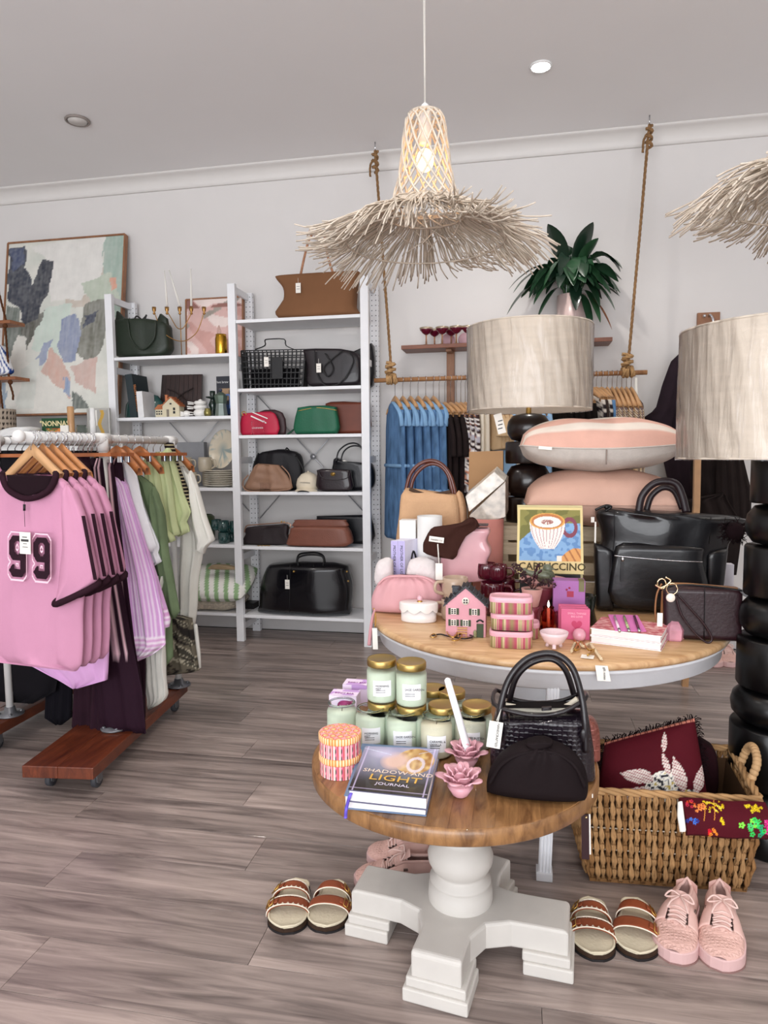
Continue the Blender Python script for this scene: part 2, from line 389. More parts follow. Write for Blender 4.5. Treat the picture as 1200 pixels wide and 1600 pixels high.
# colour patches in photo pixels relative to the canvas
PATCH = [('9fb5a9', [(160, 372), (187, 370), (200, 480), (192, 520), (175, 470), (160, 440)]), ('c9bcae', [(100, 420), (160, 420), (165, 480), (110, 480)]),
 ('e6e4df', [(44, 378), (160, 372), (158, 440), (130, 470), (85, 470), (70, 400)]), ('b9c4b2', [(130, 445), (175, 430), (190, 480), (150, 480)]),
 ('67716a', [(18, 470), (40, 480), (52, 515), (45, 560), (36, 600), (28, 560)]), ('58584f', [(44, 500), (85, 480), (72, 515), (62, 545), (50, 520)]),
 ('707065', [(140, 475), (175, 470), (175, 540), (155, 575), (132, 550)]), ('cddbd0', [(80, 480), (120, 475), (112, 560), (70, 545), (70, 520)]),
 ('8792b0', [(108, 500), (126, 490), (140, 520), (135, 565), (118, 568), (106, 540)]), ('d2ab9d', [(96, 540), (112, 560), (128, 590), (140, 645), (120, 610), (85, 590)]),
 ('cfb0a6', [(128, 575), (165, 560), (168, 620), (140, 600)]), ('8e9ab8', [(84, 535), (98, 530), (88, 570), (72, 575)]), ('e4e2da', [(44, 520), (56, 525), (62, 560), (100, 590), (135, 625), (140, 640), (60, 645), (40, 620), (38, 570)]),
 ('2c3244', [(10, 380), (36, 380), (42, 415), (54, 430), (56, 475), (50, 505), (42, 480), (18, 460)]), ('262b3c', [(66, 402), (86, 408), (84, 445), (74, 470), (70, 495), (50, 505), (54, 450)]),
 ('3f4a6b', [(10, 380), (34, 382), (38, 408), (22, 420)]), ('3f4558', [(140, 497), (158, 488), (156, 505), (142, 515)]), ('dc9f87', [(173, 440), (183, 438), (184, 455), (175, 458)]), ('8fa3b7', [(30, 580), (38, 600), (42, 640), (36, 640)]),
 ('d9dcd4', [(58, 575), (80, 560), (84, 640), (60, 640)]), ('7f93b8', [(120, 590), (130, 600), (134, 620), (124, 615)]), ('57605a', [(137, 610), (150, 620), (160, 640), (138, 640)])]
def paintcol(px, py):
    wx = px+5*(sno(px*.07, py*.07)-.5)+3*(sno(px*.6, py*.08+9)-.5); wy = py+6*(sno(px*.08+40, py*.06)-.5)
    c = lerpc('e2e0d8', 'd0d4cb', sno(px*.05, py*.05+3))
    for h, P in PATCH:
        if inpoly(wx, wy, P):
            c = lin(h); c = lerpc(c, 'd8d8d2', (.02+.10 if h[0] in '234' else .08+.20)*sno(px*.5+hsh(len(P))*50, py*.06))
    return lerpc(c, (.75, .75, .72), .12*sno(px*.3, py*.3))
tl, tr_, bl = onY(8, 380, 4.40), onY(193, 367, 4.42), onY(36, 648, 4.22)
up = (tl-bl); rt = V((1.0, 0, 0)); Wd = (tr_-tl).dot(rt)
bl = V((tl.x+.02, bl.y, bl.z)); tl = V((bl.x, tl.y, tl.z)); br, trc = bl+rt*Wd, tl+rt*Wd; upn = (tl-bl).normalized(); nrm = rt.cross(upn); nrm = nrm if nrm.y < 0 else -nrm
t = T('abstract_painting', 'large abstract canvas in navy, sage, white and blush with thin oak frame, leaning on wall', 'painting', ((bl.x+br.x)/2, bl.y, bl.z))
oak = wood('7c5138', 'a3724f', 8, (4, 4, 1), .5)
th = .035
def bar(a, b, w=.012): O('frame_side', G().beam(a, b, w, th, up=nrm), oak, t, .001)
for a, b in ((bl, br), (tl, trc), (bl, tl), (br, trc)): bar(a-nrm*th/2, b-nrm*th/2)
ins = .012
from math import floor
def pcol(u, v):
    px0 = 8+(36-8)*(1-v); px1 = 190+10*(1-v); return paintcol(px0+(px1-px0)*u, 648+(372-648)*v)
O('canvas', G().quadcol(bl-nrm*.008, br-nrm*.008, trc-nrm*.008, tl-nrm*.008, 110, 160, pcol), M('ffffff', .75, vc=True, n=.04, ns=60, b=.4, bs=50) if 0 else VCC, t)
O('backing', G().add([bl-nrm*.03, br-nrm*.03, trc-nrm*.03, tl-nrm*.03], [(0, 1, 2, 3)]), M('9b8b78', .8), t)
# ---------------------------------------------------------------- wall shelf with bracket posts
wsz = 1.885; walnut = wood('5a2f1f', '8a5338', 10, (1, 10, 10), .45)
a, b = onY(627, 545, 4.28), onY(957, 531, 4.28)
t = T('wall_shelf', 'narrow brown wooden wall shelf holding coupe glasses and the peace lily', 'shelf', ((a.x+b.x)/2, 4.37, wsz-.03))
O('board', G().box(((a.x+b.x)/2, 4.37, wsz-.012), (b.x-a.x, .19, .024)), walnut, t, .002)
for px in (704, 905):
    p = onY(px, 560, 4.45)
    O('upright', G().box((p.x, 4.455, 1.70), (.05, .025, .34)), oak, t, .002)
    O('bracket', G().box((p.x, 4.39, wsz-.032), (.035, .13, .016)), oak, t, .002)
# ---------------------------------------------------------------- hanging clothes rod on ropes
YR = 4.17; ZR = 1.663
ra, rb = onY(585, 597, YR), onY(1011, 585, YR)
rodm = wood('8b5e3c', 'b98a5d', 10, (8, 8, 1), .5)
t = T('clothes_rod', 'round wooden clothes rod hung from the ceiling on two jute ropes', 'clothes rod', ((ra.x+rb.x)/2, YR, ZR))
O('rod', G().tube([(ra.x, YR, ZR), (rb.x, YR, ZR)], .0135, 12), rodm, t)
jute = M('8d6d4c', .9, n=.25, ns=60, b=.8, bs=120); jute2 = M('b08d63', .9, n=.25, ns=60, b=.8, bs=120)
def rope(pts, r, mt, parent, name='rope', tw=60, sm=8, strands=3):
    P = crom(pts, sm) if sm else [V(p) for p in pts]; L = [0]
    for i in range(1, len(P)): L.append(L[-1]+(P[i]-P[i-1]).length)
    n = max(8, int(L[-1]/(r*1.1))); n = min(n, 900); Q = []; k = 0
    for i in range(n+1):
        d = L[-1]*i/n
        while k < len(L)-2 and L[k+1] < d: k += 1
        Q.append((P[k].lerp(P[k+1], (d-L[k])/max(1e-9, L[k+1]-L[k])), (P[k+1]-P[k]).normalized(), d))
    g = G()
    for s in range(strands):
        out = []; nx = None
        for p, tt, d in Q:
            if nx is None: nx = tt.cross(V((0, 1, 0)) if abs(tt.y) < .9 else V((1, 0, 0))).normalized()
            nx = (nx-tt*nx.dot(tt)).normalized(); ny = tt.cross(nx); a = d/r*.55+s*2*math.pi/strands
            out.append(p+nx*(r*.5*math.cos(a))+ny*(r*.5*math.sin(a)))
        g.tube(out, r*.58, 5)
    return O(name, g, mt, parent)
for i, (top, kn) in enumerate((((586, 222), (612, 590)), ((1015, 180), (981, 575)))):
    p = onz(*top, CEIL); k = V((onY(kn[0], kn[1], YR).x, YR, ZR))
    O('ceiling_hook', G().tube([p, p-V((0, 0, .05))], .004, 6), chrome, t)
    q = p-V((0, 0, .05))
    rope([q, k+V((0, 0, .03))], .0085, jute, t)
    kp = [q+V((.018*math.cos(a*1.9), .018*math.sin(a*1.9), -.004-a*.011)) for a in range(12)]
    rope(kp, .009, jute, t, 'rope_knot', sm=4)
    rope([q-V((.012, 0, .05)), q-V((.03, .005, .09)), q-V((.032, 0, .15))], .007, jute, t, 'rope_end', sm=4)
    kp = [k+V((-.035+a*.0035+.006*math.sin(a), .026*math.cos(a*1.55), .004+.026*math.sin(a*1.55))) for a in range(20)]
    rope(kp, .010, jute2, t, 'rope_wrap', sm=5)
    kp = [k+V((-.005+.03*math.cos(a*1.7), -.012+.02*math.sin(a*1.7), .03+a*.0085)) for a in range(10)]
    rope(kp, .010, jute2, t, 'rope_knot', sm=4)
# ---------------------------------------------------------------- pendant lamps of woven cane
cane = M('cfc3b4', .75, n=.12, ns=30); cane2 = M('c2b5a6', .75, n=.15, ns=30)
def pendant(c, lab, seed, R_=.40):
    rnd = random.Random(seed); zt = 2.30
    t = T('woven_pendant_lamp', lab, 'pendant lamp', (c[0], c[1], zt-.47), 'woven pendant lamps')
    cx, cy = c
    O('cord', G().tube([(cx, cy, CEIL), (cx, cy, zt+.03)], .0035, 6).tube([(cx+.004, cy, CEIL), (cx-.002, cy-.003, (CEIL+zt)/2), (cx, cy, zt+.05)], .0025, 6, 6), whitep, t)
    O('ceiling_rose', G().lathe([(0, -.03), (.045, -.028), (.05, 0)], (cx, cy, CEIL), 20), white, t)
    O('lamp_holder', G().lathe([(.02, -.09), (.022, .0), (.012, .03), (0, .04)], (cx, cy, zt), 14), white, t)
    O('bulb', G().ball((cx, cy, zt-.14), (.028, .028, .036), 16, 10), M('ffb660', .4, em=16, n=0), t)
    def pr(s):     # s 0..1 from cap to skirt: radius, z
        pts = [(.052, 0), (.062, -.02), (.072, -.09), (.080, -.16), (.092, -.22), (.112, -.28), (.135, -.31)]
        k = s*(len(pts)-1); i = min(int(k), len(pts)-2); f = k-i
        return pts[i][0]*(1-f)+pts[i+1][0]*f, pts[i][1]*(1-f)+pts[i+1][1]*f
    g = G(); n = 14
    for d in (-1, 1):
        for i in range(n):
            P = []
            for j in range(15):
                s = j/14; r, z = pr(s); a = 2*math.pi*(i/n)+d*s*2.35; P.append((cx+(r+.002*d)*math.cos(a), cy+(r+.002*d)*math.sin(a), zt+z))
            g.tube(P, .0036, 5)
    O('cane_lattice', g, cane, t)
    g = G()
    for i in range(8):
        a = i*math.pi/4; g.tube([(cx+.052*math.cos(a), cy+.052*math.sin(a), zt), (cx+.025*math.cos(a+.3), cy+.025*math.sin(a+.3), zt+.008), (cx, cy, zt+.012)], .0035, 5, 3)
    O('cap_weave', g, cane, t)
    for r, z in ((.052, zt), (.135, zt-.31), (.118, zt-.285)):
        O('ring', G().tube([(cx+r*math.cos(a*.2618), cy+r*math.sin(a*.2618), z) for a in range(24)], .004, 6, closed=True), cane2, t)
    O('wire_hoop', G().tube([(cx+.26*math.cos(a*.2618), cy+.26*math.sin(a*.2618), zt-.395) for a in range(24)], .0028, 6, closed=True), cane2, t)
    g = G(); g2 = G()
    for i in range(440):
        a = 2*math.pi*i/440+rnd.uniform(-.02, .02); a2 = a+rnd.gauss(0, .07)+.12*math.sin(a*3+seed); Lr = R_*rnd.uniform(.80, 1.08); dz = rnd.uniform(-.014, .02); dr = .02+.035*math.sin(a*3+seed)
        P = [(.112, -.275), (.15, -.318+dz*.4), (.235, -.35+dz), (Lr*.82, -.395+dz*1.4), (Lr, -.405-dr+dz*2.0)]
        P = [(cx+r*math.cos(a+(a2-a)*(r/Lr)**1.5), cy+r*math.sin(a+(a2-a)*(r/Lr)**1.5), zt+z) for r, z in P]
        (g if i % 2 else g2).tube(P, .0024, 4, 2)
    O('straw_fringe', g, cane, t)['kind'] = 'stuff'; O('straw_fringe', g2, cane2, t)['kind'] = 'stuff'
    g = G()
    for i in range(60):
        a = rnd.uniform(0, 6.28); r = rnd.uniform(.115, .14); a2 = a+rnd.uniform(-.9, .9); r2 = rnd.uniform(.15, .27)
        g.tube([(cx+r*math.cos(a), cy+r*math.sin(a), zt-.285), (cx+(r+r2)/2*math.cos((a+a2)/2), cy+(r+r2)/2*math.sin((a+a2)/2), zt-.30-rnd.uniform(0, .03)), (cx+r2*math.cos(a2), cy+r2*math.sin(a2), zt-.33-rnd.uniform(0, .05))], .0024, 4, 2)
    O('loose_straw', g, cane, t)['kind'] = 'stuff'
    light('pendant_bulb', 'POINT', (cx, cy, zt-.14), 9, (1, .62, .28), .03)
v = ray(664, 178)*(2.2/CF)+C0
pendant((v.x, v.y), 'woven cane pendant lamp with straw fringe, its bulb lit, in the middle of the picture', 1)
pendant((v.x+1.14, v.y-.17), 'straw fringed pendant lamp cut off by the right edge of the picture', 4)
# ---------------------------------------------------------------- table lamps with plastic wrapped linen drums
darkw = M('180d0b', .28, n=.25, ns=9, coat=.2); linen = M('d6cabb', .9, n=.05, ns=9, st=(1, 1, 6), b=.3, bs=220)
def wrapm():
    mt = bpy.data.materials.new('shrink_wrap'); mt.use_nodes = True; N = mt.node_tree.nodes; L = mt.node_tree.links; N.clear()
    out = N.new('ShaderNodeOutputMaterial'); tr = N.new('ShaderNodeBsdfTransparent'); gl = N.new('ShaderNodeBsdfGlossy'); gl.inputs['Roughness'].default_value = .12
    gl.inputs[0].default_value = (.9, .9, .95, 1)
    mx = N.new('ShaderNodeMixShader'); fr = N.new('ShaderNodeFresnel'); fr.inputs[0].default_value = 1.35
    tc = N.new('ShaderNodeTexCoord'); mp = N.new('ShaderNodeMapping'); mp.inputs['Scale'].default_value = (14, 14, 1.6); nz = N.new('ShaderNodeTexNoise'); nz.inputs['Scale'].default_value = 2.2; nz.inputs['Detail'].default_value = 5; nz.inputs['Distortion'].default_value = 1.2
    bu = N.new('ShaderNodeBump'); bu.inputs['Strength'].default_value = 1; bu.inputs['Distance'].default_value = .008
    L.new(tc.outputs['Object'], mp.inputs[0]); L.new(mp.outputs[0], nz.inputs[0]); L.new(nz.outputs[0], bu.inputs['Height'])
    L.new(bu.outputs[0], gl.inputs['Normal']); L.new(bu.outputs[0], fr.inputs['Normal'])
    L.new(fr.outputs[0], mx.inputs[0]); L.new(tr.outputs[0], mx.inputs[1]); L.new(gl.outputs[0], mx.inputs[2]); L.new(mx.outputs[0], out.inputs[0]); return mt
WRAP = wrapm()
def drum(t, c, r0, r1, zb, zt):
    g = G().lathe([(r0, zb), (r1, zt)], (c[0], c[1], 0), 64, caps=False).lathe([(r1-.003, zt), (r0-.003, zb)], (c[0], c[1], 0), 64, caps=False)
    sh = O('lamp_shade', g, linen, t)
    for r, z in ((r0, zb), (r1, zt)):
        O('shade_rim', G().tube([(c[0]+r*math.cos(a*.0982), c[1]+r*math.sin(a*.0982), z) for a in range(64)], .0035, 6, closed=True), linen, sh)
    def wp(u, v):
        a = 2*math.pi*u; r = r0*(1-v)+r1*v+.003+.0018*math.sin(a*17+v*5+math.sin(v*7+a*3)*1.5)+.0012*math.sin(a*41+v*9)
        return (c[0]+r*math.cos(a), c[1]+r*math.sin(a), zb-.006+(zt-zb+.012)*v)
    O('plastic_wrap', G().grid(wp, 200, 30), WRAP, sh)
    O('shade_spider', G().tube([(c[0]-r1+.01, c[1], zt-.03), (c[0], c[1], zt-.05), (c[0]+r1-.01, c[1], zt-.03)], .003, 6), gold, sh)
# lamp on the crate
LC = onY(826, 640, 3.06); lx, ly = LC.x, 3.06
t = T('table_lamp', 'dark turned wood table lamp with plastic wrapped beige drum shade, on the crate', 'table lamp', (lx, ly, .915), 'totem lamps')
zs = lambda y: onY(826, y, 3.06).z
drum(t, (lx, ly), .262, .262, zs(641), zs(512))
O('neck', G().lathe([(.016, 0), (.022, .012), (.012, .02), (.011, .07), (0, .07)], (lx, ly, zs(662)), 16), gold, t)
blob = lambda h, r: [(r*.42, 0), (r*.80, h*.08), (r*.97, h*.28), (r, h*.5), (r*.95, h*.72), (r*.76, h*.92), (r*.3, h), (0, h)]
cyl = lambda h, r: [(r*.97, 0), (r, .006), (r, h-.006), (r*.97, h), (0, h)]
for n_, kind, ya, yb, r in (('turned_ball', blob, 690, 646, .092), ('turned_disc', cyl, 724, 690, .098), ('turned_ball', blob, 778, 724, .096), ('turned_base', cyl, 818, 776, .094)):
    za, zb = zs(ya), zs(yb)
    if n_ == 'turned_base': za = .915
    O(n_, G().lathe(kind(zb-za, r), (lx, ly, za), 36), darkw, t)
p = onY(781, 662, 2.95); tg = O('price_tag', G().box(p, (.034, .0015, .085), 0, 0, -.25), tagm, t)
for k in range(3): O('barcode_line', G().box(p+V((.002, -.0015, -.02+.016*k)), (.02, .0005, .004), 0, 0, -.25), ink, tg)
# floor standing lamp at the right edge
ry = 2.24
rx = onY(1230, 640, ry).x; zs2 = lambda y: onY(1180, y, ry-.1).z
t = T('totem_floor_lamp', 'tall black stacked totem lamp with plastic wrapped linen shade at the right edge', 'floor lamp', (rx, ry, 0), 'totem lamps')
drum(t, (rx, ry), .298, .298, 1.195, 1.572)
blk = M('050506', .3, n=.2)
O('neck', G().lathe([(.03, 0), (.03, .03), (.012, .05), (.011, .10)], (rx, ry, 1.16), 16), gold, t)
seg = [('turned_disc', cyl, 1.06, 1.21, .090), ('turned_ball', blob, .93, 1.06, .100), ('turned_disc', cyl, .78, .93, .100), ('turned_ball', blob, .65, .78, .110), ('turned_disc', cyl, .50, .65, .112), ('turned_ball', blob, .38, .50, .125), ('turned_disc', cyl, .20, .38, .125), ('turned_ball', blob, .08, .20, .132), ('turned_base', cyl, 0, .08, .14)]
for n_, kind, a, b, r in seg: O(n_, G().lathe(kind(b-a, r), (rx, ry, a), 40), blk, t)
# ---------------------------------------------------------------- big round display table
BT = V((.087, 2.60, 0)); BR = .64; ZB = .62
topw = wood('a87c52', 'd9b78c', 5, (1, 9, 1), .35, coat=.2); wp_ = M('dfe0e4', .5, n=.05, ns=8, b=.15, bs=40)
t = T('round_display_table', 'large round display table with honey wood top and white moulded apron', 'table', (BT.x, BT.y, 0))
O('tabletop', G().lathe([(BR-.02, 0), (BR-.004, .004), (BR, .012), (BR-.002, .022), (BR-.012, .027), (0, .027)], (BT.x, BT.y, ZB-.027), 96), topw, t)
O('apron', G().lathe([(BR-.09, -.062), (BR-.045, -.066), (BR-.03, -.058), (BR-.028, -.02), (BR-.012, -.010), (BR-.008, 0), (BR-.1, 0)], (BT.x, BT.y, ZB-.027), 96), wp_, t)
O('pedestal', G().lathe([(.19, 0), (.2, .03), (.16, .06), (.07, .1), (.065, .22), (.12, .28), (.15, .36), (.13, .40), (.155, .44), (.16, .53), (.2, .56)], (BT.x, BT.y, 0), 40), wp_, t)
def fluted(a, b, w, d, n=4, name='fluted_leg'):
    g = G().beam(a, b, w, d, up=(0, 1, 0)); a, b = V(a), V(b)
    for i in range(n):
        x = -w/2+w*(i+.5)/n; g.tube([a+V((x, -d/2, 0)), b+V((x, -d/2, 0))], w/n*.36, 8)
    g.box(b+V((0, 0, .012)), (w*1.25, d*1.25, .024)); return O(name, g, wp_, t, .001)
for k in (0, 2):
    an = math.radians(-91+90*k); r0, r1 = BR-.075, BR+.03
    a = BT+V((math.cos(an)*r0, math.sin(an)*r0, ZB-.03)); b = BT+V((math.cos(an)*(r1 if k == 0 else r0+.02), math.sin(an)*(r1 if k == 0 else r0+.02), 0))
    if k == 0: a = V((onY(866, 1045, 2.0).x, 2.02, ZB-.03)); b = V((.078, 1.925, 0))
    fluted(a, b, .036, .036)
# ---------------------------------------------------------------- small round coffee table
ST = V((-.157, 1.635, 0)); SR = .346; ZS = .48
butcher = wood('5f3d22', 'a97c4e', 5, (10, 1.6, 3), .42, coat=.2)
t = T('round_coffee_table', 'small round table with thick butcher block top on white turned pedestal', 'table', (ST.x, ST.y, 0))
tt = None
O('tabletop', G().lathe([(SR-.006, 0), (SR, .005), (SR, .034), (SR-.004, .038), (0, .038)], (ST.x, ST.y, ZS-.040), 96), butcher, t)
# edge glued staves, each its own piece
for i in range(-7, 8):
    x0, x1 = (i-.5)*.0455, (i+.5)*.0455; x0 = max(x0, -SR+.004); x1 = min(x1, SR-.004)
    if x1 <= x0: continue
    R2 = SR-.004; N_ = 8; top = []; 
    xs = [x0+.0002+(x1-x0-.0004)*k/N_ for k in range(N_+1)]
    f1 = [(x, -math.sqrt(max(0, R2*R2-x*x))) for x in xs]; f2 = [(x, math.sqrt(max(0, R2*R2-x*x))) for x in reversed(xs)]
    P = [V((ST.x+a_, ST.y+b_, ZS-.006)) for a_, b_ in f1+f2]; Q = [p+V((0, 0, .006)) for p in P]; n = len(P)
    O('stave', G().add(P+Q, [list(range(n))[::-1], [n+k for k in range(n)]]+[(k, (k+1) % n, n+(k+1) % n, n+k) for k in range(n)]), butcher, t)
O('pedestal', G().lathe([(.078, .0), (.080, .01), (.079, .040), (.070, .048), (.076, .056), (.076, .062), (.062, .072), (.060, .078), (.070, .088), (.079, .105), (.081, .122), (.074, .142), (.060, .158), (.05, .168), (.055, .18), (.06, .25), (.10, .30), (.12, .33)], (ST.x+.02, ST.y-.01, .108), 48), whitep, t)
ctr = V((-.14, 1.625, 0))
ends = [(V((-.173, 1.41, 0)), 'f'), (V((-.405, 1.66, 0)), 'l'), (V((.125, 1.60, 0)), 'r'), (V((-.07, 1.83, 0)), 'b')]
# cross shaped foot: one smooth casting plus four stepped blocks
dirs = []
for e, _ in ends:
    d = (e-ctr); dirs.append((d.length, d.normalized()))
prof = []
order = [0, 2, 3, 1]
out = []
for q, k in enumerate(order):
    L_, d = dirs[k]; s = V((-d.y, d.x, 0)); L2, d2 = dirs[order[(q+1) % 4]]; s2 = V((-d2.y, d2.x, 0)); w = .058
    w1 = .075
    out += [ctr+d*L_-s*w, ctr+d*L_+s*w, ctr+d*(L_*.72)+s*w, ctr+d*.135+s*w*1.02]
    mid = (d+d2).normalized(); out += [ctr+mid*.115, ctr+d2*.135-s2*w*1.02, ctr+d2*(L2*.72)-s2*w]
n = len(out)
vs = [p+V((0, 0, .052)) for p in out]+[p+V((0, 0, .108)) for p in out]+[ctr+(p-ctr)*.97+V((0, 0, .115)) for p in out]
fs = [list(range(n))[::-1], [2*n+k for k in range(n)]]+[(r*n+k, r*n+(k+1) % n, (r+1)*n+(k+1) % n, (r+1)*n+k) for r in (0, 1) for k in range(n)]
O('cross_base', G().add(vs, fs), whitep, t, .006)
for e, _ in ends:
    d = (e-ctr).normalized(); a = math.atan2(d.y, d.x); 
    O('foot', G().box(e-d*.045+V((0, 0, .016)), (.115, .15, .032), a).box(e-d*.05+V((0, 0, .043)), (.11, .138, .024), a), whitep, t, .004)
# ================================================================ CLOTHING RACKS
pipe = M('d9d8d6', .45, n=.03); deckw = wood('42190d', '7a3c22', 5, (9, 1.2, 3), .4, coat=.15); casterm = M('77787c', .35, .6); rub = M('3c3d42', .6)
hangw = M('c09468', .4, n=.12, ns=12, st=(1, 1, 1), coat=.2); hangd = M('9c5a33', .4, n=.12, ns=12)
def rack(lab, a, b, post1, deck, zr=1.285):
    a, b = V((*a, zr)), V((*b, zr)); d = (b-a).normalized()
    t = T('clothes_rack', lab, 'clothes rack', ((a.x+b.x)/2, (a.y+b.y)/2, 0), 'rolling clothes racks')
    O('rail', G().tube([a, b], .0165, 14).ball(a, (.021, .02, .021)).ball(b, (.02, .02, .02)), pipe, t)
    for f in post1:
        p = a.lerp(b, f); O('post', G().tube([(p.x, p.y, .14), p], .015, 12), pipe, t)
        O('pipe_tee', G().tube([p-d*.035, p+d*.035], .022, 14).tube([p, p-V((0, 0, .05))], .022, 14), pipe, t)
        fg = O('flange', G().lathe([(.055, .125), (.055, .131), (.025, .135), (.02, .16), (0, .16)], (p.x, p.y, 0), 24), casterm, t)
        g = G()
        for k in range(4): g.ball((p.x+.042*math.cos(k*1.57+.7), p.y+.042*math.sin(k*1.57+.7), .135), (.008, .008, .006), 8, 5)
        O('bolt', g, casterm, fg)
    (ax, ay), (bx, by), w = deck; A, B = V((ax, ay, 0)), V((bx, by, 0)); e = (B-A).normalized(); s = V((-e.y, e.x, 0))
    for k in range(2):
        c = (A+B)/2+s*(w/2-w*(k+.5)/2)*1 ; L_ = (B-A).length
        q = [c-e*L_/2-s*w*.249, c-e*L_/2+s*w*.249, c+e*L_/2+s*w*.249, c+e*L_/2-s*w*.249]
        O('deck_board', G().hexa([p+V((0, 0, .078)) for p in q][::-1], [p+V((0, 0, .122)) for p in q][::-1]), deckw, t, .003)
    for P_ in (A+e*.09, B-e*.07):
        for sg in (-1, 1):
            c = P_+s*sg*(w/2-.045)
            cs = O('caster', G().box(c+V((0, 0, .074)), (.05, .04, .006)).lathe([(.016, .055), (.016, .072)], c, 14).box(c+V((.012, .012, .045)), (.004, .035, .04)).box(c+V((-.012, .012, .045)), (.004, .035, .04)), casterm, t, .001)
            O('wheel', G().lathe([(.008, -.011), (.022, -.011), (.027, -.008), (.027, .008), (.022, .011), (.008, .011)], c+V((0, .012, .028)), 20, tilt=Matrix.Rotation(math.radians(90), 3, 'Y')), rub, cs)
            O('hub', G().lathe([(0, -.013), (.012, -.013), (.012, .013), (0, .013)], c+V((0, .012, .028)), 14, tilt=Matrix.Rotation(math.radians(90), 3, 'Y')), casterm, cs)
    return t
rackA = rack('white pipe rack on a brown wooden board with casters, front of the two', (-1.60, 1.97), (-1.585, 2.96), (.45, .97), ((-1.60, 2.07), (-1.70, 2.97), .265))
rackB = rack('white pipe rack behind the pink tees, mostly hidden at the left edge', (-2.12, 2.44), (-2.16, 3.45), (.03, .97), ((-2.22, 2.30), (-2.24, 3.4), .265))
def hook(c, zr, r=.019, rz=0, L_=.06, rod=.0165):
    """hook wire over a rail of centre height zr, in the plane across the rail; returns geometry down to zr-L_"""
    u = V((math.cos(rz), math.sin(rz), 0)); c = V(c); R_ = rod+.003; P = [c+u*(R_*math.cos(a*.45-.6))+V((0, 0, R_*math.sin(a*.45-.6))) for a in range(8)][::-1]
    P = [c+u*(-R_*math.cos(a))+V((0, 0, R_*math.sin(a))) for a in (-.3, .3, .9, 1.57, 2.2, 2.8, 3.4, 3.9)]+[c+V((0, 0, -R_-.012)), c+V((0, 0, -L_))]
    return G().tube(P, .0018, 6)
def hanger(c, rz, mt, lab, grp, zr, w=.42, L_=.06, rod=.0165, bar_=False, drop=.11, ex=1.35):
    """wooden shoulder hanger hung at c; arms along direction rz"""
    u = V((math.cos(rz), math.sin(rz), 0)); c = V((c[0], c[1], zr)); n = V((-u.y, u.x, 0))
    t = T('clothes_hanger', lab, 'hanger', (c.x, c.y, zr-L_-drop), grp)
    O('hook', hook(c, zr, rz=rz, L_=L_, rod=rod), chrome, t)
    top = c+V((0, 0, -L_))
    if bar_:
        g = G().beam(top-u*w/2-V((0, 0, .012)), top+u*w/2-V((0, 0, .012)), .014, .034, up=n)
    else:
        g = G(); N_ = 12; vs = []
        for i in range(N_+1):
            q = i/N_*2-1; x = q*w/2; z = -drop*abs(q)**ex+.004; h = .021-.007*abs(q); th = .006+.013*abs(q)**2
            p = top+u*x+V((0, 0, z)); vs += [p-n*th+V((0, 0, -h)), p+n*th+V((0, 0, -h)), p+n*th*.6+V((0, 0, h)), p-n*th*.6+V((0, 0, h))]
        fs = [(4*i+k, 4*i+(k+1) % 4, 4*i+4+(k+1) % 4, 4*i+4+k) for i in range(N_) for k in range(4)]+[(0, 1, 2, 3), (4*N_+3, 4*N_+2, 4*N_+1, 4*N_)]
        g.add(vs, fs, True)
    O('wooden_arms', g, mt, t); return t
def pieces(t, lst):
    for a in lst:
        nm, P, Y, th, mt = a[:5]; kw = dict(a[5]) if len(a) > 5 else {}
        kw.setdefault('nh', 2); kw.setdefault('ne', 2); kw.setdefault('cap', .02); kw.setdefault('sm', 0)
        O(nm, G().scan(P, Y, th, **kw), mt, t)
def garment(name, lab, cat, Y, lst, grp=None):
    zs_ = [onY(x, y, Y).z for a in lst for x, y in a[1]]; xs = [onY(x, y, Y).x for a in lst for x, y in a[1]]
    t = T(name, lab, cat, ((min(xs)+max(xs))/2, Y, min(zs_)), grp); pieces(t, lst); return t
pink = M('c48ba6', .85, n=.04, ns=5, b=.15, bs=200); plum = M('2a141e', .85, n=.12, b=.15, bs=200)
